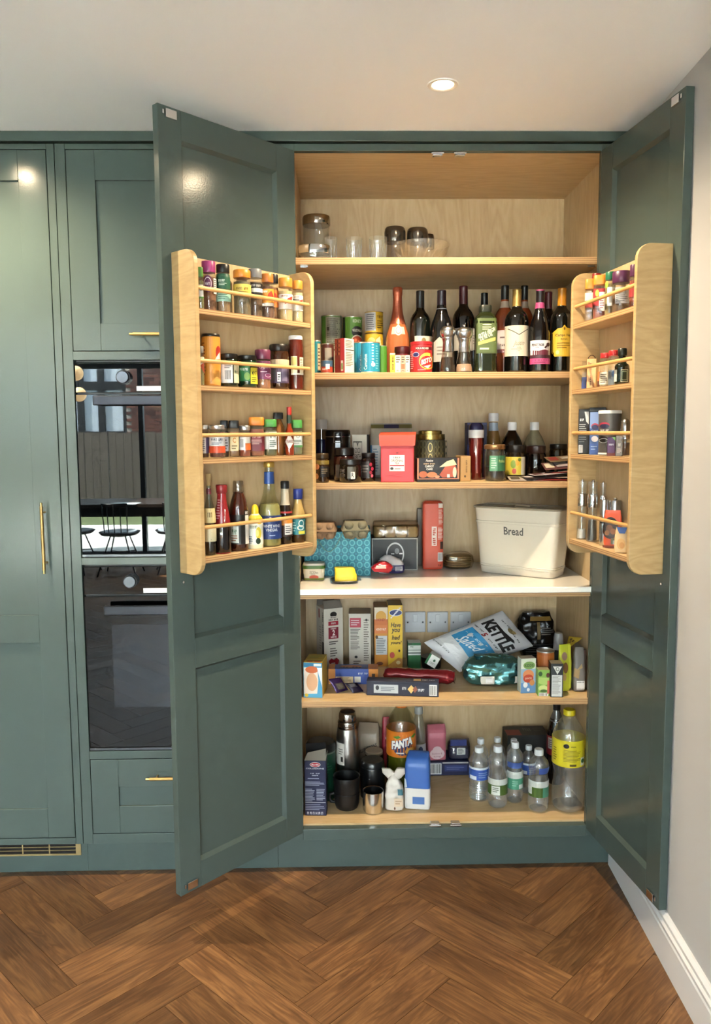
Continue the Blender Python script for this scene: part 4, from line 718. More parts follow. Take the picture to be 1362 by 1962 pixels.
# ---------------------------------------------------------------- top shelf: glassware
def shelf_top():
    G = GLASS('#eef2f0', .25, .03, .10); ch = M('#8f8a84', .12, 1.0)
    item('glass_canister', 'tall glass canister with a steel lid on the top shelf', 'canister', (0.061, 0.32, 2.138, 0.099, 0.1988), [('glass', [(0, .92), (.03, .97), (.82, .97), (.86, .94)], G), ('lid', [(.84, 1.0), (.86, 1.03), (.97, 1.03), (1, .98)], M('#a9a49b', .15, 1.0))])
    item('glass_dish', 'low glass dish with a polished steel rim lid', 'dish', (0.0575, 0.14, 2.138, 0.1077, 0.0546), [('glass', [(0, .85), (.1, .95), (.5, 1)], G), ('lid', [(.5, 1.02), (.56, 1.04), (.92, 1.04), (1, 1.0)], CHROME)], dr=.7)
    GT = 'cut glass tumblers on the top shelf'
    for lb, T in (('cut glass tumbler right beside the tall canister', (0.1143, 0.24, 2.138, 0.0446, 0.1059)), ('cut glass tumbler in the middle of the three', (0.1953, 0.2, 2.138, 0.0587, 0.0946)), ('cut glass tumbler next to the dark lidded canisters', (0.2797, 0.2, 2.138, 0.0661, 0.0962))):
        t = item('glass_tumbler', lb, 'tumbler', T, [('glass', [(0, .78), (.04, .82), (1, 1.0)], GLASS('#eef2f0', .35, .03, .10), dict(closed=False)), ('base', [(0, .78), (.12, .82)], GLASS('#e0e6e4', .4))], group=GT)
        w, h = T[3], T[4]
        for k in range(10):
            a = 2 * pi * k / 10; b = MB(); r0, r1 = w * .40, w * .475
            b.tube([(r0 * 1.02 * cos(a), r0 * 1.02 * sin(a), h * .15), (r1 * cos(a + .3), r1 * sin(a + .3), h * .72)], .0016, 5); b.tube([(r0 * 1.02 * cos(a), r0 * 1.02 * sin(a), h * .15), (r1 * cos(a - .3), r1 * sin(a - .3), h * .72)], .0016, 5); obj('cut', b, GLASS('#ffffff', .5), t)
    for lb, T in (('glass canister with dark lid beside the tumblers', (0.3505, 0.36, 2.138, 0.0793, 0.1695)), ('glass canister with dark lid behind the cut glass bowl', (0.4349, 0.37, 2.138, 0.0797, 0.168)), ('smaller dark lidded jar peeping out behind the canisters', (0.4867, 0.46, 2.138, 0.044, 0.1687))):
        item('dark_lid_canister', lb, 'canister', T, [('glass', [(0, .88), (.03, .92), (.7, .92), (.76, .85)], GLASS('#e6e2da', .3, .03, .06)), ('lid', [(.68, .98), (.70, 1.0), (.9, 1.0), (.97, .94), (1, .84)], M('#6a635b', .15, .8))], group='dark lidded canisters')
    T = (0.4313, 0.19, 2.138, 0.2015, 0.0687)
    t = item('glass_bowl', 'wide shallow cut glass bowl on the top shelf', 'bowl', T, [('glass', [(0, .55), (.08, .62), (.5, .88), (1, 1.0)], GLASS('#f2eee2', .3, .03, .10), dict(closed=False)), ('foot', [(0, .55), (.1, .6)], GLASS('#efe9da', .35))])
    for k in range(16):
        a = 2 * pi * k / 16; w, h = T[3], T[4]; obj('cut', MB().tube([(w * .33 * cos(a), w * .33 * sin(a), h * .16), (w * .46 * cos(a + .22), w * .46 * sin(a + .22), h * .74)], .002, 5), GLASS('#ffffff', .5), t)
shelf_top()

# ---------------------------------------------------------------- second shelf: tins and bottles
def shelf_two():
    TG = 'food tins on the second shelf'
    zl = 1.758; hh = .105
    # lower tins at the back carry the upper ones
    def pulse(P): P.rect(-1, 1, .02, .98, '#4c7f33').rect(-.55, .95, .06, .94, '#8b8e80').lines(-.45, .85, .1, .9, 13, '#3c3f38').rect(-.45, -.2, .52, .62, '#2a2c26')
    lowz = zl + .108
    tin('brown labelled tin under the green tin nearest the rack', (0.1128, 0.33, 1.758, 0.0757, 0.1225)[:4] + (.106,), '#6b4032', lambda P: P.rect(-.6, .4, .1, .9, '#b5aa97').lines(-.5, .3, .2, .8, 7, '#5c5348'), group=TG)
    tin('tin hidden under the green vegetable tin', (0.1894, 0.33, 1.758, 0.0738, 0.1222)[:4] + (.106,), '#2f5a3b', None, group=TG)
    a = (0.1128, 0.33, 1.8655, 0.0774, 0.1178); tin('green tin with a grey nutrition panel, stacked', a, '#4c7f33', pulse, group=TG)
    def veg(P): P.rect(-1, 1, .02, .98, '#5d9434').rect(-1, -.75, .02, .98, '#2c3a2a').text('KIDNEY', .45, .84, .85, .10, '#e8eedd').ell(.45, .5, .55, .18, '#1d1f22').text('VEGETABLE', .45, .54, .95, .08, '#e8e4da').ell(.45, .2, .6, .2, '#cfc8b8').ell(.45, .2, .52, .16, '#a8432c').ell(.3, .23, .12, .05, '#d6714a').ell(.6, .18, .12, .05, '#d6714a').ell(.45, .15, .12, .05, '#7d2a1c')
    tin('green tin picturing red beans in a bowl, stacked', (0.1901, 0.33, 1.8655, 0.0735, 0.1137), '#5d9434', veg, group=TG)
    yl = [(0.2679, 0.3, 1.758, 0.0692, 0.1357), (0.2682, 0.3, 1.836, 0.069, 0.1293), (0.2685, 0.3, 1.911, 0.0689, 0.1257)]
    yl = [(q[0], q[1], z, q[3], h_) for q, z, h_ in zip(yl, (1.758, 1.8365, 1.9145), (.0770, .0770, .0770))]
    for i, (lb, T) in enumerate(zip(('yellow tin at the foot of the yellow stack', 'middle tin of the three stacked yellow tins', 'top tin of the three stacked yellow tins'), yl)):
        def yp(P, i=i):
            P.rect(-1, 1, .05, .95, '#d2a927')
            if i == 2: P.rect(-.98, .15, .1, .95, '#aeb1b4').lines(-.85, .05, .15, .9, 8, '#63656c').glyphs(6, .6, .75, .6, .14, '#5a3c10').lines(.3, .95, .2, .6, 4, '#6d4c14')
            else: P.ell(-.3, .5, .5, .3, '#e3cf7c').ell(.5, .5, .45, .34, '#b58f2c', inner=.5).poly([(.1, .3), (.8, .4), (.6, .85), (.2, .7)], '#e8dca8')
        tin(lb, T, '#d2a927', yp, group=TG, rim='#a68a4a')
    tin('teal tin half hidden by the spice rack', (0.0608, 0.15, 1.758, 0.0292, 0.1159), '#1f7f8c', lambda P: P.rect(.3, .95, .1, .9, '#c9b08a').lines(.4, .9, .2, .8, 6, '#4a3a2a'), group=TG)
    def drk(P): P.rect(-1, 1, .5, .95, '#41607f').rect(-1, 1, .08, .45, '#b94430').rect(-.2, .5, .3, .7, '#c9d4dc').glyphs(5, -.3, .28, .9, .14, '#f0e9e0')
    tin('short red and blue tin beside the bean packet', (0.0972, 0.105, 1.758, 0.0396, 0.0435), '#8c3a2c', drk, group=TG)
    tin('maroon tin behind the short red and blue tin', (0.1002, 0.19, 1.758, 0.0444, 0.1093), '#5a2f2a', lambda P: P.rect(-.5, .6, .1, .85, '#9a9286'), group=TG)
    def beans(P):
        P.rect(-1, 1, 0, 1, '#7c2a22').rect(.15, 1, 0, 1, '#b8313a')
        for i in range(12): P.ell(-.7 + (i % 3) * .32, .92 - (i // 3) * .12, .16, .045, ('#93402c', '#5f1c18', '#a85a3a')[i % 3], n=10)
        P.rect(.35, .8, .06, .36, '#d6cfc4').rect(.42, .72, .1, .28, '#6b8a3f')
    boxitem('bean_carton', 'red carton of beans with a white nutrition side', 'carton', (0.1419, 0.1, 1.758, 0.0448, 0.117), .05, {'*': '#9c2e30', 'R': '#e5dfd2'}, {'F': beans, 'R': lambda P: P.lines(-.8, .8, .72, .96, 6, '#77685c').rect(-.8, .9, .66, .68, '#2b2622').lines(-.8, .8, .2, .62, 9, '#8a7c70')}, rot=-42)
    def cam(P): P.rect(-1, 1, .02, .98, '#1f8fae').text('Carnation', -.55, .35, .34, .5, '#e6f2f2', rot=90).lines(.1, .35, .3, .95, 7, '#c3e4ea').ell(.25, .26, .22, .07, '#e3eef0').glyphs(4, .25, .26, .3, .05, '#2d6f86').lines(.5, .8, .1, .9, 10, '#7cc3d2')
    tin('teal tin with vertical white script, front one', (0.248, 0.11, 1.758, 0.0666, 0.1036), '#1f8fae', cam, group=TG, rim='#cfc9bb')
    def cam2(P): P.rect(-1, 1, .02, .98, '#1f8fae').text('Carnation', -.1, .35, .34, .5, '#e6f2f2', rot=90).rect(-1, -.6, .02, .98, '#3aa8bc')
    tin('teal tin with vertical white script, behind the other', (0.2196, 0.19, 1.758, 0.0611, 0.1125), '#1f8fae', cam2, group=TG, rim='#cfc9bb')
    tin('small green tin beside the pink sparkling wine', (0.2914, 0.165, 1.758, 0.0331, 0.0986), '#4d8a2f', lambda P: P.rect(-1, 1, .02, .98, '#4d8a2f').rect(-1, -.4, .02, .98, '#1d3a24'), group=TG)
    # sparkling rose
    def ros(P): P.rect(-.62, .62, .46, .545, '#d9b9ad').ell(0, .505, .34, .06, '#e4cfc6').ell(0, .505, .24, .042, '#a8705e', inner=.8)
    CH = [(0, .88), (.012, .97), (.03, 1), (.30, 1), (.40, .97), (.48, .88), (.56, .70), (.64, .52), (.72, .42), (.80, .36), (.93, .33)]
    item('sparkling_wine_bottle', 'pink sparkling wine bottle with copper foil neck', 'bottle', (0.3524, 0.255, 1.758, 0.0885, 0.3153), [('bottle_glass', CH, M('#b8693f', .08, coat=.6)), ('foil', [(.58, .67), (.64, .545), (.72, .44), (.80, .385), (.90, .36), (.915, .40), (.985, .40), (1, .32)], M('#b5654c', .3, .75, bump=.6, bscale=160))], ros)
    boxitem('yellow_stock_carton', 'narrow yellow carton standing by the pink sparkling wine', 'carton', (0.3229, 0.085, 1.758, 0.0179, 0.0654), .03, '#d9b534', {'F': lambda P: P.rect(-1, 1, .92, 1, '#efe6c0').glyphs(9, .1, .5, .5, .7, '#6b5212', rot=90)})
    GS = 'small white spice cartons on the second shelf'
    for lb, T, c in (('slim white spice carton beside the narrow yellow one', (0.3412, 0.085, 1.758, 0.0188, 0.0582), '#e7e0d0'), ('slim spice carton with red picture between two white ones', (0.3586, 0.085, 1.758, 0.0143, 0.0582), '#c9a58a'), ('slim white spice carton beside the red gravy tub', (0.3743, 0.085, 1.758, 0.0152, 0.0581), '#e7e0d0')):
        boxitem('spice_carton', lb, 'carton', T, .04, c, {'F': lambda P, c=c: P.lines(-.7, .8, .55, .95, 3, '#3b3630').rect(-.8, .8, .2, .5, '#b5643a' if c != '#e7e0d0' else '#d8cfba').glyphs(3, 0, .1, 1.2, .1, '#2a2622')}, group=GS)
    solidjar('dark red gravy tub behind the slim spice cartons', (0.3635, 0.17, 1.758, 0.0552, 0.0952), '#4a1216', '#6d1a1e', None, lidz=.74, neck=1.0, sh=.01, lidr=1.03, name='gravy_tub', cat='tub', rough=.4)
    def bisto(P):
        P.rect(-1, 1, .02, .84, '#c3252b').rect(-.6, .9, .72, .82, '#5e1519').text('FOR A RICHER', .0, .77, 1.15, .06, '#f2e7d8', off=.02)
        P.ell(.45, .36, .75, .27, '#ecc84a').ell(.45, .33, .68, .2, '#c3252b').text('BISTO', .38, .37, 1.0, .17, '#fbf4ea', shear=.15, off=.03, rot=14).ell(-.55, .57, .26, .08, '#ded8ea').ell(-.55, .57, .23, .065, '#2b2a66').poly([(.1, .19), (.8, .25), (.5, .12)], '#efe6d6').lines(-.4, .6, .06, .1, 1, '#e9b9b4').lines(-.98, -.72, .1, .7, 9, '#e0a8a4')
    solidjar('red gravy granules tub with white slanted lettering', (0.4243, 0.115, 1.758, 0.0758, 0.1052), '#b3222a', '#c3252b', bisto, lidz=.90, neck=1.0, sh=.01, lidr=1.03, name='gravy_tub', cat='tub', rough=.35)
    WB = 'wine bottles on the second shelf'
    wine('dark wine bottle with cream crest label behind the gravy tub', (0.4349, 0.26, 1.758, 0.0755, 0.3031), '#14171a', '#0f1512', lambda P: P.rect(-.6, .98, .26, .46, '#d8d0c0').ell(.25, .40, .22, .04, '#8a7a52').lines(-.2, .7, .29, .34, 2, '#a67f6e'), group=WB)
    wine('sloping shouldered dark wine bottle with purple capsule and white collar', (0.5087, 0.23, 1.758, 0.0822, 0.2995), '#2a1a2c', '#0c0f12', lambda P: P.poly([(-.75, .15), (.9, .15), (.9, .44), (.4, .46), (.1, .40), (-.3, .44), (-.75, .38)], '#b9b4ae').lines(-.5, .7, .22, .34, 3, '#77716c').ell(.5, .38, .3, .05, '#8d8780', inner=.8), prof=BURG, cz=.80, group=WB, extra=[('collar_label', [(.765, .475), (.80, .42)], M('#cfd4da', .4))])
    wine('dark wine bottle with burgundy capsule and grey label', (0.598, 0.3, 1.758, 0.0804, 0.3263), '#4b1420', '#0b0d0e', lambda P: P.rect(-.9, .98, .28, .53, '#a9a6a2').rect(-.82, .9, .30, .51, '#b8b5b0').lines(-.5, .6, .34, .46, 4, '#7a7672'), group=WB)
    def pmill(lb, T, c, zf):
        item('pepper_mill', lb, 'mill', T, [('glass_body', [(0, .95), (.02, 1), (.10, .98), (.25, .86), (.40, .72), (.50, .66)], GLASS('#e9e6e0', .3)), ('grounds', [(.02, .9), (.05, .92), (.10, .9), (zf, .80)], M(c, .8, bump=1.0, bscale=600)), ('steel_waist', [(.42, .74), (.48, .68), (.60, .64), (.66, .70), (.68, .78), (.70, .78)], STEEL), ('head', [(.70, .72), (.73, .86), (.78, .97), (.82, 1.0), (.87, .95), (.91, .78), (.935, .5), (.94, .2)], STEEL), ('knob', [(.935, .12), (.95, .10), (.96, .17), (.985, .17), (1, .08)], CHROME, dict(n=14))], group='glass and steel mills on the second shelf')
    pmill('glass and steel mill filled with dark pepper', (0.5142, 0.1, 1.758, 0.0538, 0.1684), '#2a211a', .30)
    pmill('glass and steel mill with pale pink salt', (0.5709, 0.1, 1.758, 0.0592, 0.1629), '#d8b7a0', .17)
    wine('tall dark wine bottle with black capsule behind the olive oil', (0.6805, 0.33, 1.758, 0.0658, 0.3068), '#101214', '#101512', None, group=WB)
    def oil(P):
        P.rect(-.9, .95, .28, .80, '#4b5a32').rect(-.8, .85, .30, .78, '#56683a').text('EXTRA VIRGIN', .0, .585, 1.45, .065, '#eef0d8', rot=9, off=.02).text('OLIVE OIL', -.05, .53, 1.1, .06, '#eef0d8', rot=9, off=.02).poly([(-.75, .40), (.75, .47), (.75, .52), (-.75, .45)], '#c8b867').ell(.0, .70, .4, .01, '#d9dcb8').lines(-.4, .4, .62, .68, 2, '#d9dcb8').lines(-.6, .5, .32, .38, 1, '#d9dcb8')
    item('olive_oil_bottle', 'dark green olive oil bottle with slanted lettering', 'bottle', (0.6513, 0.15, 1.758, 0.0784, 0.2336), [('bottle_glass', [(0, .92), (.015, .98), (.03, 1), (.74, 1), (.80, .93), (.86, .72), (.89, .52), (.91, .45)], M('#1d2614', .08, coat=.5), dict(p=5)), ('cap', [(.90, .50), (.915, .52), (.985, .52), (1, .48)], M('#20261c', .4))], oil, p=5)
    RG = GLASS('#f0d9cc', .2)
    def roselab(P): P.rect(-.9, .98, .29, .50, '#d5cdcf').lines(-.6, .4, .40, .44, 1, '#6a5a5e').glyphs(6, -.1, .335, 1.0, .025, '#5a4a4e').rect(-.9, .98, .25, .285, '#7d4a55').text('M', -.2, .265, .3, .02, '#d9c3c6')
    for lb, T, sh in (('rose wine bottle with black capsule and pale label beside the olive oil', (0.7507, 0.3, 1.758, 0.0747, 0.3277), 1), ('rose wine bottle with black capsule behind the cream labelled bottle', (0.8412, 0.38, 1.758, 0.0669, 0.3417), 0)):
        wine(lb, T, '#0f1014', M('#a4502f', .08, coat=.6), roselab if sh else None, group=WB, extra=[('empty_neck', [(.752, .555), (.775, .45), (.80, .40), (.83, .385)], M('#c9b5a4', .1, coat=.5))], cz=.845)
    def justin(P): P.rect(-1, 1, .20, .56, '#d6cdb9').poly([(-.98, .53), (.0, .445), (.98, .53), (.98, .54), (.0, .455), (-.98, .54)], '#2b2722').text('Justin', .0, .345, .95, .075, '#6d6350', shear=.5, off=-.005).glyphs(4, 0, .30, .3, .012, '#6d6350').lines(-.6, .6, .275, .29, 1, '#8d846f').glyphs(3, 0, .26, .15, .012, '#6d6350')
    wine('dark wine bottle with gold capsule and large cream script label', (0.7666, 0.17, 1.758, 0.0825, 0.292), '#a3854a', '#0b0b0a', justin, group=WB, capmetal=.6, cz=.775)
    def pinot(P): P.rect(-.95, .98, .21, .385, '#e4dde0').poly([(-.95, .21), (.98, .21), (.98, .255), (.3, .275), (-.3, .26), (-.95, .27)], '#6a2a3c').text('PINOT NOIR', -.32, .33, 1.05, .035, '#241a1e', off=.03).glyphs(3, -.4, .30, .3, .014, '#5a4a50').ell(.62, .335, .2, .024, '#3a1a20').poly([(.2, .30), (.5, .335), (.55, .315), (.3, .285)], '#3a1a20').rect(-.95, .98, .17, .21, '#43202c').rect(-.95, .98, .10, .17, '#b8497e').lines(-.8, .8, .11, .16, 2, '#7d2c54')
    wine('dark wine bottle with pink collar and pinot label', (0.8436, 0.15, 1.758, 0.0729, 0.2865), '#1a1216', '#0b090b', pinot, prof=BURG, group=WB, extra=[('pink_collar', [(.775, .475), (.845, .42)], M('#b8497e', .4)), ('pink_ring', [(.985, .405), (1.0, .40)], M('#b8497e', .4))], cz=.845)
    wine('dark wine bottle with deep red capsule behind the pinot', (0.917, 0.32, 1.758, 0.0695, 0.3082), '#5a1420', '#0c0a0b', None, group=WB)
    def campo(P): P.poly([(-.95, .24), (-.75, .19), (.75, .19), (.95, .24), (.95, .47), (.55, .52), (.2, .525), (0, .56), (-.2, .525), (-.55, .52), (-.95, .47)], '#d3a92c').poly([(-.88, .25), (-.7, .205), (.7, .205), (.88, .25), (.88, .46), (.5, .505), (-.5, .505), (-.88, .46)], '#d9b23a').text('Campo Viejo', 0, .435, 1.45, .04, '#3a2a10', off=.02).text('RIOJA', 0, .39, .6, .022, '#3a2a10').lines(-.6, .6, .28, .36, 3, '#8a6a18').ell(-.55, .24, .13, .025, '#e8d690').ell(0, .515, .08, .016, '#7a5a14')
    wine('dark wine bottle with orange capsule and yellow shield label', (0.9259, 0.17, 1.758, 0.0771, 0.2951), '#cf8c24', '#0c0d0b', campo, group=WB, cz=.785)
shelf_two()

# ---------------------------------------------------------------- third shelf
def shelf_three():
    item('drinks_bottle', 'dark blue bottle with grey white cap beside the rack', 'bottle', (0.0687, 0.43, 1.38, 0.0465, 0.2247), [('bottle', [(0, .95), (.02, 1), (.62, 1), (.66, .95)], M('#1b1c4a', .2, coat=.3)), ('shoulder', [(.66, .94), (.84, .92)], GLASS('#d5d2cc', .2)), ('cap', [(.83, .97), (.985, .97), (1, .9)], M('#c9c4bb', .4))])
    T = (0.1324, 0.32, 1.38, 0.0938, 0.1838); t = item('clip_canister', 'large black clip top canister on the third shelf', 'canister', T, [('body', [(0, .95), (.02, 1), (.84, 1), (.86, .96)], M('#141315', .25)), ('lid', [(.87, 1.0), (.9, 1.02), (.97, 1.0), (1, .93)], M('#17161a', .25)), ('rim_wire', [(.855, 1.02), (.87, 1.03)], STEEL)])
    w, h = T[3], T[4]; c = MB()
    c.tube([(-.012, -w / 2 - .006, h * .95), (-.016, -w / 2 - .008, h * .75), (.016, -w / 2 - .008, h * .75), (.012, -w / 2 - .006, h * .95), (-.012, -w / 2 - .006, h * .95)], .002, 8); c.box(-.009, .009, -w / 2 - .006, -w / 2, h * .60, h * .78); obj('clip', c, M('#77787a', .35, .9), t)
    solidjar('dark amber jar with orange fruit label at the rack end', (0.0775, 0.115, 1.38, 0.0475, 0.1019), '#3a2c18', '#3a2411', lambda P: P.rect(-1, 1, .62, .76, '#7d6a2a').ell(-.75, .55, .35, .1, '#d98c5c').rect(-.3, .95, .2, .56, '#1a1512').lines(-.1, .8, .3, .5, 3, '#8a7a62').ell(-.8, .22, .3, .1, '#c9874e'), lidz=.82)
    solidjar('large dark red jar behind the squat glass jar', (0.1548, 0.212, 1.38, 0.0756, 0.1195), '#120d0d', '#2a0d0d', lambda P: P.rect(-.8, -.3, .1, .5, '#4a4644'), lidz=.78, neck=.8)
    def rj(P): P.rect(-.3, .45, .18, .68, '#4d4a40').rect(.0, .36, .16, .46, '#e3e0d6').text('R', .16, .33, .22, .22, '#22201c', off=.02).lines(-.95, -.45, .2, .6, 7, '#6b675c')
    solidjar('squat dark glass jar with a white letter patch', (0.177, 0.128, 1.38, 0.079, 0.0807), '#15110f', '#18110e', rj, lidz=.78, neck=.9, sh=.1)
    boxitem('tea_carton', 'white tea carton with a framed earthy logo', 'carton', (0.2139, 0.34, 1.38, 0.0571, 0.1657), .06, {'*': '#d6cfc0', 'R': '#3a3a3f'}, {'F': lambda P: P.rect(-.85, .35, .40, .85, '#4c463c').rect(-.78, .28, .43, .82, '#d6cfc0').text('GOOD', -.25, .64, .8, .12, '#3a352d', off=.02).text('EARTH', -.25, .50, .8, .12, '#3a352d', off=.02).poly([(-.25, .72), (-.05, .86), (-.25, .80), (-.45, .86)], '#3a352d')}, rot=-12)
    solidjar('dark jar with red berry label next to the red tea box', (0.2409, 0.165, 1.38, 0.0502, 0.1013), '#171216', '#1b1012', lambda P: P.rect(-.95, .1, .12, .70, '#2f2a2c').lines(-.85, 0, .3, .6, 3, '#77706c').ell(.3, .6, .2, .07, '#a02238', n=10).ell(.5, .45, .2, .07, '#b52a48', n=10).ell(.3, .32, .2, .07, '#8d1d33', n=10).ell(.45, .2, .18, .06, '#c0566a', n=10), lidz=.84)
    bag('tall_grey_packet', 'tall grey packet with olive top strip behind the red box', 'packet', (0.3382, 0.4, 1.38, 0.1627, 0.2066), .07, [(0, .98, 1), (.1, 1, 1), (.7, 1, .9), (.88, .98, .4), (1, .97, .05)], '#a69c8c', lambda P: P.rect(-.97, .97, .91, .98, '#6d6534').rect(-.35, .35, .91, .98, '#2b2748').rect(-.9, -.55, .05, .6, '#d3d6d8').lines(-.85, -.6, .1, .55, 9, '#7b97a8').rect(-.98, -.9, .1, .6, '#3f6f9a'), crease=.0015, seed=3)
    # red tea box with lifted flap lid
    x, y, z, w, h = (0.3397, 0.1, 1.38, 0.1236, 0.1386)
    t = boxitem('red_tea_box', 'bright red tea box with its flip lid ajar', 'box', (x, y, z, w * .93, h), .075, {'*': '#c9252c'}, {'F': lambda P: P.rect(-.92, .92, .03, .84, '#b41f28').rect(-.9, .9, .04, .83, '#cd2a31').rect(-.48, .44, .28, .68, '#efe6da').text('1869', -.02, .62, .4, .05, '#5a4238').text('ORIGINAL', -.02, .545, .75, .06, '#5a4238').text('TEA', -.02, .475, .26, .05, '#5a4238').rect(-.45, .42, .405, .435, '#b03038').ell(-.33, .345, .1, .035, '#2d2522').lines(-.15, .35, .32, .36, 1, '#8a7468').ell(0, .74, .08, .02, '#7d1a20').lines(-.5, .5, .15, .18, 1, '#a8222a')}, rot=-7)
    lid = MB(); lw = w * .5; d0 = .078
    lid.add([(-lw, -.004, h - .012), (lw, -.004, h - .012), (lw + .002, -.006, h + .026), (-lw - .002, -.006, h + .026), (-lw, d0, h + .002), (lw, d0, h + .002), (lw + .002, d0 + .004, h + .036), (-lw - .002, d0 + .004, h + .036)], [(0, 1, 2, 3), (5, 4, 7, 6), (3, 2, 6, 7), (0, 3, 7, 4), (1, 5, 6, 2)])
    obj('lid', lid, [M('#df4a33', .5)], t, bevel=.001)
    obj('inner_carton', MB().box(-lw + .004, lw - .004, .002, .07, h - .001, h + .016), M('#efe9df', .6), t)
    # patterned gold canister
    T = (0.4724, 0.26, 1.38, 0.1075, 0.1796)
    def lat(P):
        P.rect(-1, 1, .02, .80, '#55503c')
        for i in range(9):
            for j in range(6):
                P.ell(-.88 + i * .22, .1 + j * .125, .10, .075, '#77704f', n=8, inner=.7)
        for j in range(3):
            P.ell(-.10, .66 - j * .22, .13, .10, '#d9c680', n=10, inner=.75)
    item('gold_canister', 'antique gold canister with lattice pattern and stepped lid', 'canister', T, [('body', [(0, .97), (.01, 1), (.80, 1), (.82, .97)], M('#55503c', .3, .6)), ('lid', [(.81, 1.0), (.83, 1.02), (.92, 1.0), (.93, .8), (.985, .8), (1, .74)], M('#a08a4e', .25, .85))], lat)
    def cake(P): P.rect(-1, 1, .14, 1, '#1d1b1f').rect(-1, -.93, .14, 1, '#d9825f').rect(.92, 1, .14, 1, '#d9825f').text('Festive', -.42, .90, .35, .10, '#efe6da', shear=.3).glyphs(11, -.42, .76, .55, .06, '#d9b890').text('CARROT', -.42, .66, .42, .09, '#efe6da', off=.02).text('CAKE', -.42, .54, .3, .09, '#efe6da', off=.02).ell(-.72, .32, .2, .14, '#b8623a').ell(-.3, .30, .25, .12, '#cc7a4c').ell(-.05, .22, .12, .06, '#d98f6a').poly([(.05, .30), (.45, .8), (.72, .88), (.9, .5), (.8, .2), (.2, .18)], '#b0523a').poly([(.05, .62), (.4, .86), (.72, .95), (.88, .72), (.5, .66)], '#ead7a8').ell(.78, .40, .09, .22, '#e4d2b8').rect(.42, .55, .18, .32, '#e9e6df').rect(-1, 1, .12, .15, '#d9825f')
    boxitem('cake_carton', 'black cake carton picturing cake and carrot slices', 'carton', (0.4823, 0.095, 1.38, 0.1474, 0.0833), .06, '#1a191c', {'F': cake}, rot=2)
    boxitem('kraft_carton', 'plain brown cardboard carton beside the black cake carton', 'carton', (0.5812, 0.115, 1.38, 0.0367, 0.0893), .07, {'*': '#b58d58', 'T': '#7d5c30'}, {'F': lambda P: P.glyphs(12, .2, .6, .3, .5, '#6b4f2c', rot=90).ell(-.1, .2, .18, .05, '#4a3820', n=12)}, rot=6)
    boxitem('navy_carton', 'navy blue carton standing at the back of the third shelf', 'carton', (0.6627, 0.36, 1.38, 0.0755, 0.2082), .06, '#1c2450', {'F': lambda P: P.rect(-1, 1, .96, .99, '#3a4270').rect(-1, .4, .2, .6, '#2b3a80')})
    item('squeezy_sauce_bottle', 'upside down dark red sauce bottle with white band', 'bottle', (0.6341, 0.21, 1.38, 0.0548, 0.2048), [('bottle', [(0, .72), (.03, .8), (.55, .92), (.74, 1), (.80, 1)], M('#5a1512', .1, coat=.6)), ('white_band', [(.74, 1.02), (.88, 1.02)], M('#dcdad8', .4)), ('cap', [(.88, 1.0), (.95, .96), (1, .7)], M('#22264e', .25, coat=.3))], lambda P: P.poly([(-.05, .72), (.08, .7), (.05, .3), (.14, .12), (-.12, .12)], '#8c4a42'))
    item('vinegar_bottle', 'amber cooking wine bottle with white cap, tallest on the shelf', 'bottle', (0.7405, 0.44, 1.38, 0.0591, 0.2451), [('bottle', [(0, .95), (.02, 1), (.50, 1), (.62, .86), (.72, .66), (.78, .58), (.86, .56)], M('#8f6a38', .12, coat=.5)), ('neck_label', [(.72, .68), (.78, .60), (.85, .585)], M('#aab4c4', .4)), ('cap', [(.87, .66), (.9, .66), (.985, .66), (1, .6)], M('#e2dede', .4), dict(n=20))], lambda P: P.rect(-.6, .6, .40, .5, '#b9bab4'))
    jar('pickle jar with copper lid and green label', (0.6886, 0.14, 1.38, 0.0739, 0.1284), '#a87a4a', M('#16160f', .3), lambda P: P.rect(-.65, .9, .28, .70, '#3f7a55').rect(-.6, .1, .28, .70, '#5f9a78').lines(-.5, 0, .34, .66, 5, '#b5d0bd').text('Pickles', .5, .55, .6, .08, '#c9d98a'), capz=.88, capr=1.0, capm=M('#b0865a', .3, .8), name='pickle_jar', fillz=.4)
    def pet(lb, T, c, cz): item('soft_drink_bottle', lb, 'bottle', T, [('bottle', [(0, .9), (.03, 1), (.48, 1), (.60, .95), (.72, .72), (.82, .42), (.86, .32)], c), ('cap', [(.85, .40), (.87, .41), (.985, .41), (1, .37)], M('#e6e4e2', .4), dict(n=20))], lambda P: P.rect(-.35, .35, .42, .56, '#9aa09c'))
    pet('dark syrup bottle with white cap behind the yellow label jar', (0.7963, 0.36, 1.38, 0.0835, 0.2093), M('#0c0b0b', .12, coat=.4), 0)
    pet('pale clear bottle with white cap at the back of the shelf', (0.8968, 0.42, 1.38, 0.0852, 0.2095), M('#8d8468', .15, coat=.4), 0)
    solidjar('dark lidded jar with yellow floral label', (0.7796, 0.22, 1.38, 0.0704, 0.1246), '#1a1512', '#1c1712', lambda P: P.rect(-1, .95, .14, .66, '#c9b63f').rect(.4, .95, .14, .66, '#c5c0ae').ell(-.4, .45, .25, .12, '#7d9a3a').ell(0, .5, .2, .1, '#d99a2a').ell(-.3, .25, .2, .08, '#b3452c').ell(.2, .58, .16, .05, '#5a6a20'), lidz=.80, neck=.9)
    solidjar('dark jar with plain brown lid behind the seed packets', (0.8723, 0.29, 1.38, 0.0741, 0.1209), '#3a211a', '#1d1411', None, lidz=.78, neck=.9)
    solidjar('dark lidded jar beside the rack over the sachets', (0.962, 0.31, 1.38, 0.0667, 0.1258), '#17120e', '#2b2514', None, lidz=.86, neck=.88)
    # heap of sachets
    rnd = random.Random(11); SG = 'sachets heaped on the third shelf'
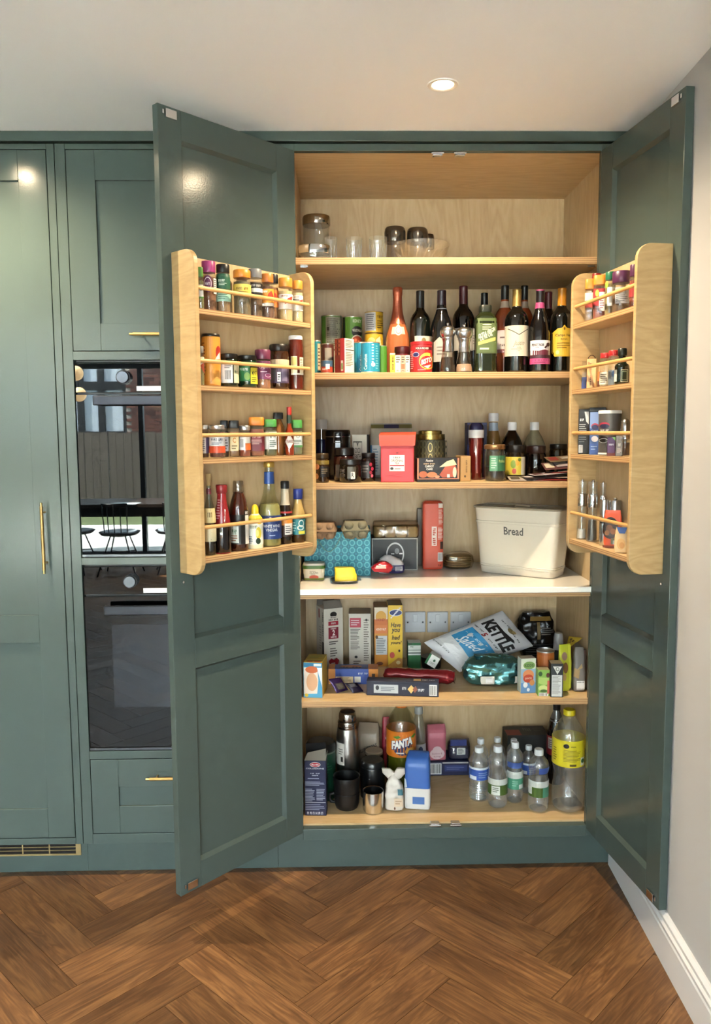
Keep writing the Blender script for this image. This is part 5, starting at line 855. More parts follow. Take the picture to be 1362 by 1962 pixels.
    cols = ['#b3a7a2', '#7d2a28', '#c8bfae', '#3d3331', '#9c8a80', '#4d4a3a', '#bfb5b8', '#8c3a34', '#d0c7b8', '#5a3a3c', '#a89aa0', '#6b5a44', '#c4b8a4']
    spots = [(1.381, .80, .128), (1.3815, .885, .126), (1.382, .968, .128), (1.389, .84, .13), (1.390, .935, .13), (1.397, .968, .135), (1.398, .88, .133), (1.404, .93, .138), (1.410, .965, .142), (1.416, .925, .146), (1.427, .958, .16), (1.443, .945, .175)]
    words = ['lowest', 'second lowest', 'third lowest', 'fourth', 'fifth', 'sixth', 'seventh', 'eighth', 'ninth', 'third from top', 'second from top', 'topmost']
    for i, (zz, xx, yy) in enumerate(spots):
        a = rnd.uniform(-.3, .3); cw, chh = rnd.uniform(.046, .054) if xx > .95 else rnd.uniform(.055, .07), .036; ca, sa = cos(a), sin(a); lift = rnd.uniform(.0, .012) + (.012 if i > 8 else 0)
        def cc(u, v): return (xx + u * ca - v * sa, yy + u * sa + v * ca, zz + (v + chh) / (2 * chh) * lift + (.008 if u > 0 and i > 4 else 0) + .002)
        thinpack('sachet', '%s flat sachet in the heap beside the dark jars' % words[i], 'sachet', [cc(-cw, -chh), cc(cw, -chh), cc(cw, chh), cc(-cw, chh)], .004, M(cols[i], .35), lambda P, i=i: P.rect(-.9, -.4, .2, .8, cols[(i + 3) % 13]).lines(-.2, .8, .3, .7, 3, '#e8e2da' if i % 2 else '#3a3230'), group=SG)
shelf_three()

# ---------------------------------------------------------------- worktop
def egg_box(lb, T, col, rot):
    x, y, z, w, h = T; d = .10; t = thing('egg_box', lb, 'egg box', (x, y, z), radians(rot), 'egg boxes on the teal box'); m = M(col, .9, bump=.6, bscale=300)
    def half(z0, z1, sg):
        b = MB(); N, Mm = 33, 25; vs = []
        for j in range(Mm):
            for i in range(N):
                u, v = i / (N - 1) * 2 - 1, j / (Mm - 1) * 2 - 1; f = min(1, (1 - abs(u)) / .16) * min(1, (1 - abs(v)) / .22); f = f * f * (3 - 2 * f)
                bump = 0.0 if sg > 0 else abs(sin(u * pi * 1.5)) ** .6 * .25; hh = f * (.72 + bump) if sg > 0 else f * (.75 + bump)
                k = .86 + .14 * (1 - hh); vs.append((u * w / 2 * k, v * d / 2 * k, z0 + (z1 - z0) * hh))
        fs = [[j * N + i, j * N + i + 1, (j + 1) * N + i + 1, (j + 1) * N + i] for j in range(Mm - 1) for i in range(N - 1)]; b.add(vs, fs, 0, True); return b
    obj('lid', half(h * .44, h, 1), m, t, fix=False); obj('tray', half(h * .44, 0, -1), m, t)
    obj('rim', MB().box(-w / 2 * 1.01, w / 2 * 1.01, -d / 2 * 1.02, d / 2 * 1.02, h * .43, h * .455), m, t, bevel=.001)
    for k in (-1, 1):     # egg domes at the front of lid and tray
        for zc, col_ in ((h * .66, 0), (h * .26, 0)):
            b = MB(); sd = Solid([(zc + h * .22 * sin(q), w * .17 * cos(q) + .0005, w * .16 * cos(q) + .0005, 2, k * w * .24, -d / 2 * .72) for q in [-pi / 2 + pi * i / 10 for i in range(11)]]); sd.mesh(b, 18); obj('egg_cup', b, m, t)
def worktop_items():
    # teal patterned gift box
    x, y, z, w, h = (0.1279, 0.2523, 1.0215, 0.2462, 0.1667)
    t = thing('gift_box', 'open teal gift box with round lattice print and cord handle', 'box', (x, y, z), radians(-1)); d = .2; te = M('#1e8fa6', .5); ti = M('#0d3a48', .6)
    obj('body', MB().box(-w / 2, w / 2, 0, .003, 0, h).box(-w / 2, w / 2, d - .003, d, 0, h).box(-w / 2, -w / 2 + .003, .003, d - .003, 0, h).box(w / 2 - .003, w / 2, .003, d - .003, 0, h).box(-w / 2, w / 2, 0, d, 0, .003), te, t)
    obj('inside', MB().box(-w / 2 + .004, w / 2 - .004, .004, d - .004, h - .012, h - .010), ti, t)
    P = Print()
    n = 9
    for i in range(n):
        for j in range(6):
            cx, cy = -1 + (i + .5) * 2 / n, (j + .5) / 6; P.ell(cx, cy, .085, .072, '#5fc6d4', n=14, inner=.68); P.layer -= 1
    for i in range(n + 1):
        for j in range(7):
            cx, cy = -1 + i * 2 / n, j / 6
            if abs(cx) < .98 and .02 < cy < .98: P.ell(cx, cy, .055, .048, '#0f6f88', n=10, inner=.6); P.layer -= 1
    P.build('lattice_print', lambda a, c, e: (a * w / 2, -e, c * h), t)
    obj('cord_handle', MB().tube([(-w * .13 + w * .42 * (q - .5) * 1.0, -.004 - .006 * sin(pi * q), h * .985 - h * .42 * sin(pi * q)) for q in [i / 16 for i in range(17)]], .0016, 8), M('#7fb8b0', .6), t)
    ez = z + h - .009
    egg_box('beige egg box on the teal box nearest the rack', (0.0867, 0.14, 1.102, 0.0798, 0.168)[:2] + (ez,) + (0.0867, 0.14, 1.102, 0.0798, 0.168)[3:4] + (.068,), '#94795f', -6)
    egg_box('grey green egg box on the teal box', (0.1908, 0.14, 1.102, 0.0984, 0.1839)[:2] + (ez,) + (0.1908, 0.14, 1.102, 0.0984, 0.1839)[3:4] + (.075,), '#77735f', 3)
    T = (0.0421, 0.1929, 1.0215, 0.082, 0.0618)
    item('spread_tub', 'rounded olive spread tub with green lid at the worktop edge', 'tub', T, [('tub', [(0, .84, 5), (.06, .88, 5), (.74, .98, 5)], M('#dccfae', .4)), ('lid', [(.70, 1.02, 5), (.72, 1.03, 5), (.88, 1.02, 5)], M('#3f6a25', .4)), ('lid_film', [(.88, .98, 5), (1.0, .93, 5)], M('#c9c0ae', .3, bump=.5, bscale=120))], lambda P: P.rect(-.98, .98, .16, .66, '#e9dfc8').lines(-.4, .4, .52, .58, 1, '#4a4034').text('OLIVIO', 0, .45, .8, .10, '#33291e', off=.02).lines(-.3, .3, .32, .38, 1, '#4a4034').ell(0, .2, .45, .12, '#d0543c').rect(-.98, .98, .03, .14, '#7d8a2f'), dr=.72, p=5)
    x, y, z, w, h = (0.1529, 0.1353, 1.0215, 0.0973, 0.0532)
    t = thing('butter_dish', 'dark oval butter dish with a yellow block of butter', 'butter dish', (x, y, z), radians(4))
    dsh = MB(); Solid([(0, w * .38, .036, 4, 0, 0), (.002, w * .42, .04, 4, 0, 0), (.010, w * .5, .046, 4, 0, 0), (.011, w * .495, .045, 4, 0, 0), (.006, w * .42, .038, 4, 0, 0)]).mesh(dsh, 40); obj('dish', dsh, M('#3b3a35', .3), t)
    bt = MB(); bw = w * .40; Solid([(.006, bw, .026, 6, .004, 0), (.02, bw * 1.02, .027, 6, .004, 0), (h * .55, bw * 1.0, .027, 6, .004, 0), (h * .60, bw * .96, .026, 6, .003, 0), (h * .93, bw * .93, .025, 6, .0, 0), (h, bw * .85, .022, 6, -.003, 0)]).mesh(bt, 40, 0, .0018, 5); obj('butter', bt, M('#f0d53a', .45), t)
    # framed black box with muffins on top
    x, y, z, w, h = (0.3481, 0.3637, 1.0215, 0.1779, 0.1254)
    t = boxitem('framed_gift_box', 'black display box with silver edge and round silver emblem', 'box', (x, y, z, w, h), .12, '#15161b', {'F': lambda P: P.rect(-1, 1, 0, 1, '#a9a7a2').rect(-.955, .955, .035, .965, '#14161d').ell(.02, .50, .39, .37, '#c9cacc', inner=.86, n=36).ell(.1, .60, .1, .09, '#7d8086').rect(.2, .34, .5, .54, '#d9d9dc').rect(-.16, -.02, .5, .53, '#bfc0c4')})
    mz = z + h; x2, y2, _, w2, h2 = (0.3639, 0.6089, 1.115, 0.1719, 0.0701)
    t = thing('muffin_pack', 'clear wrapped pack of four pale muffins on the black box', 'muffin pack', (x + .006, y + .005, mz + .0015), 0)
    for i in range(4):
        b = MB(); cxm = -w2 / 2 + w2 * (i + .5) / 4; r_ = w2 / 8 * 1.02; Solid([(.001, r_ * .8, r_ * .8, 3, cxm, r_ + .004), (.008, r_, r_, 3, cxm, r_ + .004), (.034, r_, r_, 3, cxm, r_ + .004), (.042, r_ * .8, r_ * .8, 3, cxm, r_ + .004)]).mesh(b, 20, 0, .001, i); obj('muffin', b, M('#b59a68', .7, var=.3, bscale=60), t)
    b = MB(); Solid([(0, w2 * .5, .030, 6, 0, .024), (.01, w2 * .52, .033, 6, 0, .024), (.044, w2 * .52, .033, 6, 0, .024), (.052, w2 * .5, .026, 6, 0, .024)]).mesh(b, 48, 0, .002, 3); obj('film', b, GLASS('#e9e2d2', .25, .12), t)
    b = MB(); Solid([(.050, w2 * .51, .03, 6, 0, .03), (.058, w2 * .5, .025, 6, 0, .034), (.062, w2 * .48, .01, 6, 0, .04)]).mesh(b, 40, 0, .003, 8); obj('paper_top', b, M('#9a8264', .6), t)
    # chocolate multipack in front of it
    def choc(P): P.rect(-.1, .95, .02, .5, '#2c2a66').poly([(-.9, .1), (-.1, .02), (-.1, .5), (-.8, .45)], '#b5252a').rect(.3, .8, .15, .42, '#c9cbd6').lines(.35, .75, .18, .4, 3, '#33346a').ell(-.75, .28, .18, .16, '#c98a3a')
    bag('biscuit_wrapper', 'crumpled red white and blue biscuit wrapper in front of black box', 'wrapper', (0.3277, 0.3131, 1.0215, 0.1014, 0.0633), .07, [(0, .9, .9), (.2, 1, 1), (.55, .98, .95), (.8, .7, .7, -.1), (1, .3, .3, -.2)], '#d8d6da', choc, crease=.004, seed=6, rough=.3, n=56, steps=7)
    bag('red_snack_wrapper', 'crumpled red foil snack wrapper lying on the biscuit wrapper', 'wrapper', (0.2911, 0.2, 1.045, 0.0763, 0.0888)[:2] + (1.045,) + (0.2911, 0.2, 1.045, 0.0763, 0.0888)[3:4] + (.035,), .05, [(0, .8, .8), (.4, 1, 1), (.7, .8, .8), (1, .3, .4)], M('#a02430', .22, .5), lambda P: P.rect(-.6, .3, .4, .7, '#d9b0a8'), crease=.005, seed=8, n=48, steps=6)
    boxitem('silver_packet', 'thin silver grey carton standing behind the red biscuit pack', 'carton', (0.4565, 0.47, 1.0215, 0.0187, 0.2285), .03, '#7d776e', None)
    # tall red biscuit pack
    def bis(P): P.rect(-.15, .3, .35, .63, '#e9d6cc').glyphs(9, .08, .49, .25, .25, '#b8402c', rot=90).rect(.45, .85, .9, .97, '#e6ded6').lines(.45, .85, .66, .88, 12, '#f0d9cf').lines(.4, .85, .44, .62, 9, '#f0e2da').rect(.6, .85, .30, .41, '#3a2622').bars(.4, .85, .12, .25, 9).glyphs(3, .6, .06, .3, .03, '#3a1a14')
    def dots(t, sd): pass
    bag('biscuit_pack', 'tall red patterned biscuit pack standing on its end', 'biscuit pack', (0.4976, 0.3949, 1.0215, 0.0797, 0.266), .06, [(0, .92, .9), (.02, .98, 1), (.3, 1, 1), (.7, 1.02, 1), (.96, 1.0, .95), (.985, .9, .6), (1, .7, .3)], '#c2452f', lambda P: bis(P.rect(-.9, .9, .03, .95, '#cb5138')), crease=.0022, seed=5, rough=.28)
    # flatbreads
    x, y, z, w, h = (0.5998, 0.4245, 1.0215, 0.128, 0.0557)
    t = thing('flatbread_bag', 'clear bag of folded flatbreads behind the bread bin', 'flatbread bag', (x, y, z + .003), radians(10))
    for i in range(5):
        b = MB(); r_ = w * .42 - i * .0015; zz = .004 + i * .0085; Solid([(zz, r_ * .94, r_ * .9, 2.3, .002 * i, 0), (zz + .003, r_, r_ * .96, 2.3, .002 * i, 0), (zz + .007, r_ * .97, r_ * .93, 2.3, .001 * i, 0)]).mesh(b, 30, 0, .002, i); obj('flatbread', b, M('#a58a5c', .8, var=.35, bscale=50), t)
    b = MB(); Solid([(.0, w * .44, w * .42, 2.6, 0, 0), (.02, w * .5, w * .46, 2.6, 0, 0), (.045, w * .47, w * .44, 2.6, 0, 0), (h, w * .30, w * .28, 2.6, .008, 0)]).mesh(b, 44, 0, .004, 12); obj('film', b, GLASS('#e8e0d0', .25, .15), t)
    # bread bin
    w0 = .292; d0 = .135; hb = .258
    t = thing('bread_bin', 'cream enamel bread bin with tapered sides and grey lettering', 'bread bin', (.8235, .281, 1.0215), radians(-36))
    em = M('#ded6c6', .22, coat=.4)
    prof = [(0, .90), (.012, .925)]
    zs = [(.03, 0), (.10, 0), (.104, 1), (.112, 1), (.116, 0), (.128, 0), (.132, 1), (.140, 1), (.144, 0), (.74, 0), (.745, 1), (.775, 1), (.78, 0), (.96, 0)]
    secs = []
    for zz, rdg in [(0, -2), (.010, -1)] + zs:
        k = 1 + .17 * zz; e = {0: 0, 1: .0022, -2: -.006, -1: -.001}[rdg]; secs.append((zz * hb, w0 / 2 * k + e, d0 / 2 * k + e, 7.5, 0, 0))
    b = MB(); sd = Solid(secs); sd.mesh(b, 96, 0); obj('bin', b, em, t)
    b = MB(); k = 1.17; Solid([(.958 * hb, w0 / 2 * k + .003, d0 / 2 * k + .003, 7.5, 0, 0), (.975 * hb, w0 / 2 * k + .005, d0 / 2 * k + .005, 7.5, 0, 0), (.988 * hb, w0 / 2 * k + .003, d0 / 2 * k + .003, 7.5, 0, 0), (.985 * hb, w0 / 2 * k - .004, d0 / 2 * k - .004, 7.5, 0, 0), (.965 * hb, w0 / 2 * k - .007, d0 / 2 * k - .007, 7.5, 0, 0)]).mesh(b, 96, 0); obj('lid', b, M('#a39a88', .3), t)
    obj('lid_handle', MB().tube([(-.03, 0, .965 * hb), (-.028, 0, .99 * hb), (.028, 0, .99 * hb), (.03, 0, .965 * hb)], .004, 10), M('#b5a58c', .4), t)
    P = Print(True); P.text('Bread', -.02, .645, .47, .115, '#4f4d49', off=.018); P.build('lettering', lambda a, c, e: sd.front(a, c * hb, e + .0006), t)
worktop_items()

# ---------------------------------------------------------------- fifth shelf: cartons, crisps
def shelf_five():
    z5 = .624
    # oat box, corner towards the room
    x, y, z, w, h = (0.1089, 0.3852, 0.624, 0.0762, 0.243)
    def oat(P): P.ell(0, .90, .35, .045, '#26211f').rect(-.45, .45, .855, .872, '#d6cfc4').glyphs(6, 0, .85, .6, .02, '#26211f').glyphs(9, 0, .815, 1.0, .025, '#26211f').rect(-.55, .5, .72, .79, '#b01f3a').glyphs(5, 0, .755, .5, .03, '#eadfd8').rect(-.55, .5, .50, .69, '#8d1830').text('2', 0, .60, .28, .09, '#f2e8e2', off=.03).glyphs(5, 0, .665, .6, .025, '#f2e8e2').text('MINS', 0, .53, .6, .03, '#f2e8e2', off=.02).lines(-.5, .5, .40, .47, 2, '#4a433c').lines(-.4, .4, .2, .36, 4, '#5b534a').poly([(-.55, .14), (-.28, .18), (0, .15), (.28, .18), (.55, .14), (.4, .06), (0, 0.0), (-.4, .06)], '#a5182f').lines(-.3, .3, .07, .12, 1, '#e6cfc8')
    t = boxitem('oat_carton', 'white and red porridge oats carton with open top flaps', 'carton', (x, y + .01, z, w * 1.05, h), .085, {'*': '#ded7ca', 'L': '#e2dbce'}, {'F': oat, 'L': lambda P: P.rect(-.35, -.1, .82, .97, '#b03338').glyphs(12, .7, .75, .25, .4, '#3a342e', rot=90).rect(.55, .95, .1, .45, '#26211f').lines(-.2, .4, .3, .7, 9, '#b5ac9e')}, rot=22)
    fl = MB().add([(-w * .5, 0, h), (w * .5, 0, h), (w * .48, .02, h + .028), (-w * .48, .02, h + .028)], [(0, 1, 2, 3)]); fl.add([(-w * .5, .085, h), (w * .5, .085, h), (w * .48, .08, h + .05), (-w * .48, .08, h + .05)], [(0, 1, 2, 3)])
    q = obj('flaps', fl, M('#8a8278', .7), t, fix=False); s_ = q.modifiers.new('card_thickness', 'SOLIDIFY'); s_.thickness = .001
    def gran(P): P.rect(-.9, .1, .74, .92, '#b5203f').lines(-.8, 0, .77, .89, 3, '#e9cfd4').rect(-.85, .05, .7, .712, '#2b2622').lines(-.85, .0, .5, .69, 7, '#5b534a').lines(-.85, .05, .32, .49, 7, '#6a6258').ell(-.35, .18, .14, .025, '#26211f').lines(-.6, .1, .04, .12, 2, '#5b534a').lines(.35, .85, .1, .9, 18, '#7a7268').ell(.6, .88, .1, .025, '#26211f')
    boxitem('granola_carton', 'white cereal carton with crimson patch and small print', 'carton', (0.2129, 0.4231, 0.624, 0.0876, 0.2144), .10, {'*': '#d9d2c6', 'T': '#9a8f80'}, {'F': gran}, rot=-2)
    def honey(P): P.rect(-1, 1, 0, 1, '#d98f2e').rect(-1, 1, .8, 1, '#e6d6bd').ell(0, .84, .8, .1, '#d9a03a').rect(-1, 1, .70, .80, '#cf6f2a').text('HONEY', 0, .79, 1.4, .045, '#a84a1c', off=.03).rect(-1, 1, .56, .70, '#dc7d3c').text('HONEY NUT', 0, .63, 1.5, .04, '#f6e6d2', off=.02).rect(-.8, .9, .2, .52, '#cfd0d2').lines(-.7, .8, .23, .49, 9, '#6d6f74').ell(-.65, .5, .2, .03, '#5a3a18').ell(-.2, .05, .5, .03, '#7a3f18')
    boxitem('honey_cereal_carton', 'orange honey cereal carton between white and yellow ones', 'carton', (0.2972, 0.4196, 0.624, 0.0531, 0.2395), .10, {'*': '#d98f2e', 'T': '#8a6a48', 'L': '#b8722a'}, {'F': honey}, rot=0)
    def weet(P): P.rect(-1, 1, 0, 1, '#eabf2c').ell(.05, .88, .9, .055, '#e9eaf0').ell(.05, .88, .85, .045, '#27356f').text('weetabix', .05, .885, 1.5, .05, '#f4f4f6', off=.03, rot=14).text('Have', .05, .685, 1.35, .075, '#1f1a14', shear=.2, off=.02).text('you', .05, .585, 1.2, .085, '#1f1a14', shear=.2, off=.02).text('had', .08, .485, 1.15, .075, '#1f1a14', shear=.2, off=.02).text('yours?', .1, .395, 1.55, .07, '#1f1a14', shear=.2, off=.02).ell(.55, .27, .14, .022, '#3a1d12').ell(-.45, .2, .35, .05, '#c24a3a').poly([(-1, 0), (1, 0), (1, .14), (.4, .16), (-.5, .08), (-1, .04)], '#c28a3e').ell(.4, .08, .3, .03, '#e3cf9a')
    boxitem('wheat_cereal_carton', 'bright yellow cereal carton asking about breakfast in black script', 'carton', (0.353, 0.4032, 0.624, 0.057, 0.251), .10, {'*': '#e3b62a', 'T': '#6b5a30', 'R': '#2a2620'}, {'F': weet}, rot=0)
    # blue and yellow carton in front
    def kid(P): P.rect(-1, 1, 0, 1, '#4ba3cf').rect(-1, 1, .88, 1, '#2f7fa8').rect(.1, .9, .9, .97, '#cfd8d4').poly([(-.95, .1), (.45, .12), (.6, .5), (.5, .86), (-.95, .86)], '#eadccd').ell(-.1, .8, .7, .1, '#d0672f').ell(-.1, .45, .6, .26, '#dba980').poly([(.45, .86), (1, .86), (1, .3)], '#e6eef2').ell(-.7, .07, .2, .05, '#d9c03a')
    boxitem('biscuit_carton', 'pale blue and yellow carton with an orange patch at shelf edge', 'carton', (0.0381, 0.053, 0.624, 0.0663, 0.1264), .11, {'*': '#c2a436', 'T': '#b39a32', 'F': '#4ba3cf'}, {'F': kid, 'T': lambda P: P.rect(-.7, -.1, .05, .2, '#9a3f28').rect(.1, .8, .05, .2, '#9a3f28').rect(-1, 1, .3, .36, '#d6c26a').lines(-.6, .7, .5, .8, 2, '#7a8a34')}, rot=-8)
    def jaffa(P): P.rect(-1, 1, 0, 1, '#3a55a4').rect(-1, -.72, 0, 1, '#d98a34').rect(.62, 1, 0, 1, '#d98a34').rect(-.7, .0, .05, .5, '#e2c9a0').lines(-.65, -.05, .1, .45, 5, '#6a553a').rect(.05, .3, .12, .5, '#e6ddd0').glyphs(8, .4, .7, .4, .12, '#d9dfee').rect(.75, .88, .3, .7, '#3a2a20')
    boxitem('cake_bar_carton', 'blue carton with orange ends lying on its side', 'carton', (0.1822, 0.1993, 0.624, 0.1842, 0.0576), .06, {'*': '#3a55a4', 'L': '#d98a34', 'R': '#d98a34', 'T': '#4a5f9c'}, {'F': jaffa, 'T': lambda P: P.rect(-1, -.75, 0, 1, '#d98a34').rect(.6, 1, 0, 1, '#c9772c').ell(-.1, .5, .45, .25, '#a86a34').glyphs(7, -.1, .3, .9, .3, '#3a2a44')}, rot=-3)
    pur = M('#3b2454', .25, .35); nv = M('#231b33', .25, .3)
    def vz(p): return (p[0], p[1], p[2])
    thinpack('chocolate_wrapper', 'shiny purple chocolate wrapper near the shelf edge', 'wrapper', [(0.1212, 0.0976, 0.625), (0.1627, 0.1308, 0.625), (0.1347, 0.13, 0.6723), (0.0915, 0.11, 0.6733)], .012, pur, lambda P: P.rect(-.6, .6, .15, .6, '#57503f').lines(-.5, .5, .2, .55, 4, '#a49c8a'), 'chocolate wrappers')
    thinpack('chocolate_wrapper', 'dark purple chocolate wrapper beside the slim navy carton', 'wrapper', [(0.1792, 0.0953, 0.625), (0.2189, 0.1111, 0.625), (0.1948, 0.12, 0.6553), (0.1496, 0.11, 0.6572)], .012, nv, lambda P: P.rect(-.7, .4, .5, .9, '#4a4548').lines(-.6, .3, .55, .85, 3, '#8d8890'), 'chocolate wrappers')
    def navy(P): P.rect(-.80, -.12, .18, .78, '#b9c0c6').ell(-.70, .55, .05, .17, '#2b2f3a').lines(-.6, -.2, .3, .66, 3, '#6b7580').glyphs(5, .05, .55, .12, .2, '#e2e2e6').glyphs(5, .52, .45, .18, .2, '#e2e2e6').poly([(.14, .5), (.24, .8), (.34, .55), (.24, .2)], '#d9b56a').poly([(.28, .5), (.36, .75), (.42, .5), (.34, .25)], '#8a4a34').bars(.74, .95, .08, .85, 10)
    boxitem('cracker_carton', 'long slim navy carton lying across the shelf front', 'carton', (0.3542, 0.0575, 0.624, 0.2551, 0.0513), .05, {'*': '#161b36', 'T': '#262a44'}, {'F': navy, 'T': lambda P: P.rect(.3, .5, .3, .8, '#a88a5a').glyphs(9, .72, .5, .35, .25, '#b8bac6').lines(-.8, .1, .4, .7, 2, '#3f4670')}, rot=-7)
    # dark red foil sleeve lying behind
    x, y, z, w, h = (0.4261, 0.3183, 0.624, 0.2811, 0.0226)
    t = thing('red_foil_sleeve', 'long dark red foil biscuit sleeve lying behind the navy carton', 'biscuit sleeve', (x, .195, z + .0315), radians(-12)); b = MB()
    secs = [(-.5, .008), (-.47, .022), (-.42, .0255), (.0, .026), (.40, .027), (.455, .024), (.47, .018), (.5, .026)]
    ring = MB(); N = 22
    L_ = .265
    pts = []
    for i in range(41):
        u = -.5 + i / 40; rr = [s2[1] + (s1[1] - s2[1]) * (u - s2[0]) / (s1[0] - s2[0]) for s2, s1 in zip(secs, secs[1:]) if s2[0] <= u <= s1[0]][0]
        for k in range(N):
            a = 2 * pi * k / N; v = Vector((u * L_, rr * cos(a), rr * sin(a) * .96)); q = noise.noise_vector(v * 55) * .0035; ring.v.append(tuple(v + q))
    for i in range(40):
        for k in range(N): k2 = (k + 1) % N; ring.f.append([i * N + k, i * N + k2, (i + 1) * N + k2, (i + 1) * N + k]); ring.m.append(0); ring.s.append(True)
    ring.f += [list(range(N))[::-1], [40 * N + k for k in range(N)]]; ring.m += [0, 0]; ring.s += [False, False]
    obj('wrapper', ring, M('#841f26', .25, .25, coat=.2), t)
    P = Print(); P.glyphs(4, -.1, .5, .3, .3, '#c9a06a'); P.build('printed_front', lambda a, c, e: (a * L_ * .45, -.012 + c * .012, .0275 + e), t)
    def grn(P): P.rect(-1, 1, 0, .52, '#1f6b3a').rect(-1, 1, .52, .9, '#d8dcd6').rect(-1, 1, .58, .63, '#5b6660').rect(-1, 1, .70, .74, '#8d968f').glyphs(3, -.4, .85, .5, .06, '#3a6a4a').rect(-.9, -.4, .92, 1.0, '#1f4b2d')
    boxitem('tea_bag_carton', 'small green and white carton under the sockets', 'carton', (0.4273, 0.3861, 0.624, 0.0495, 0.1033), .05, {'*': '#1f6b3a', 'T': '#e2e4df'}, {'F': grn})
    t = boxitem('tipped_carton', 'tipped white and green carton leaning by the crisps bag', 'carton', (0.4728, 0.26, 0.66, 0.0434, 0.1129)[:2] + (.672,) + (0.4728, 0.26, 0.66, 0.0434, 0.1129)[3:4] + (.045,), .04, {'*': '#e2e4df', 'L': '#1f6b3a'}, {'F': lambda P: P.rect(-1, -.6, 0, 1, '#1f6b3a').ell(.3, .6, .2, .12, '#3a6a4a').lines(-.3, .7, .2, .4, 2, '#8d968f')}, rot=-18, tilt=(0, 28))
    item('black_flask', 'black plastic beaker standing behind the tipped carton', 'beaker', (0.495, 0.4, 0.624, 0.0828, 0.0459), [('beaker', [(0, .85), (.03, .9), (.9, 1), (1, 1)], M('#121214', .3))])
    # crisps bag
    def ket(P):
        P.poly([(-1, .30), (1, .20), (1, .52), (-1, .56)], '#2f8fc4').poly([(-1, .16), (1, .06), (1, .20), (-1, .30)], '#dcdcde')
        P.text('KETTLE', .02, .72, 1.65, .17, '#17181b', off=.05, rot=-4).poly([(-.45, .79), (.5, .83), (.62, .81), (.5, .79)], '#17181b')
        P.text('Salted', -.1, .37, 1.0, .13, '#eef3f6', shear=.35, off=.015, rot=6).text('LIGHTLY', -.1, .465, .6, .03, '#e3eef4', off=.02).text('5', -.25, .585, .16, .07, '#9c2a30', off=.04).glyphs(9, -.62, .60, .5, .022, '#333333').glyphs(9, .3, .58, .6, .022, '#333333').glyphs(9, -.3, .90, .6, .018, '#444444').ell(.05, .88, .18, .03, '#7d6a42').ell(.15, .90, .1, .02, '#a58f5c').glyphs(7, .45, .87, .45, .018, '#444444').glyphs(14, -.5, .1, .9, .02, '#555555')
    t = thinpack('crisps_bag', 'large white crisps bag with blue diagonal band lying tilted', 'crisps bag', [(0.4585, 0.33, 0.7441), (0.5924, 0.3, 0.6336), (0.8827, 0.33, 0.7247), (0.7796, 0.42, 0.8456)], .062, M('#cfcfd3', .35), ket)
    TF = M('#5f979c', .2, .85, bump=1.0, bscale=45)
    bag('multipack_bag', 'teal and silver foil crisps multipack under the white bag', 'multipack', (0.7013, 0.195, 0.624, 0.2265, 0.1002), .10, [(0, .88, .9), (.15, 1, 1), (.45, 1.0, 1.0), (.75, .9, .8), (1, .55, .35, -.1)], TF, lambda P: P.rect(-.45, -.05, .06, .36, '#d6d2c9').bars(-.3, -.1, .1, .3, 6).rect(.55, .9, .08, .34, '#d9d6cf').bars(.62, .85, .1, .3, 6), crease=.011, seed=14, n=72, steps=8, p=3)
    def blk(P): P.rect(-.45, .7, .86, .94, '#7a5c22').lines(.1, .75, .58, .74, 4, '#77726a').rect(-.1, .06, .5, .84, '#6b5220').lines(-.7, .9, .08, .42, 7, '#3f3c3a')
    bag('black_gold_bag', 'crumpled black and gold snack bag behind the crisps', 'snack bag', (0.9265, 0.465, 0.624, 0.1476, 0.1991), .10, [(0, .7, .9), (.2, .85, 1), (.55, 1, 1), (.8, .95, .8), (1, .75, .35)], '#141213', blk, crease=.008, seed=21, n=64, steps=8, p=3, rough=.25)
    GCa = 'small drink cartons on the fifth shelf'
    def j1(P): P.rect(-1, 1, 0, 1, '#8fb0cc').rect(-1, 1, .70, 1, '#d8dfcf').ell(.1, .80, .8, .11, '#7fa35a').text('KIDDIS', .1, .80, 1.2, .08, '#2f4a2c', off=.02).ell(.0, .52, .75, .16, '#d68a5c').ell(0, .42, .7, .12, '#b8452e').text('JUICE', 0, .42, .9, .06, '#f1dfd2').rect(-1, 1, 0, .3, '#5f8fc4').ell(-.4, .24, .3, .08, '#e3e8ec').ell(.5, .3, .35, .09, '#c98a54').ell(0, .1, .2, .05, '#dfe6ee')
    boxitem('juice_carton', 'small pale blue juice carton with orange fruit', 'carton', (0.8045, 0.0741, 0.624, 0.0541, 0.1261), .04, {'*': '#c9d4cf', 'T': '#b5aa98'}, {'F': j1}, rot=6, group=GCa)
    tin('copper orange drinks can behind the small cartons', (0.8766, 0.12, 0.624, 0.0641, 0.1447), '#a85a24', lambda P: P.rect(-1, 1, .6, .9, '#b8662a').rect(-1, 1, .05, .55, '#5a2a1c').rect(-.3, .3, .3, .5, '#9a9486'), name='drinks_can', cat='can', rim='#b9b9b9')
    def j2(P): P.rect(-1, 1, 0, 1, '#7fae4a').ell(-.6, .85, .35, .09, '#2f5a2a').ell(.7, .8, .3, .09, '#5a2a24').poly([(-.9, .5), (.2, .4), (.9, .5), (.9, .7), (-.9, .72)], '#a8c86a').ell(-.1, .3, .8, .12, '#c9d98a').ell(0, .2, .6, .06, '#3f6a2a').bars(-.8, .8, .0, .13, 9).rect(.6, 1, .1, .6, '#c85a4a')
    boxitem('juice_carton', 'small green juice carton below the copper can', 'carton', (0.8509, 0.0384, 0.624, 0.0405, 0.0945), .04, {'*': '#7fae4a', 'T': '#8f8a6a'}, {'F': j2}, rot=-3, group=GCa)
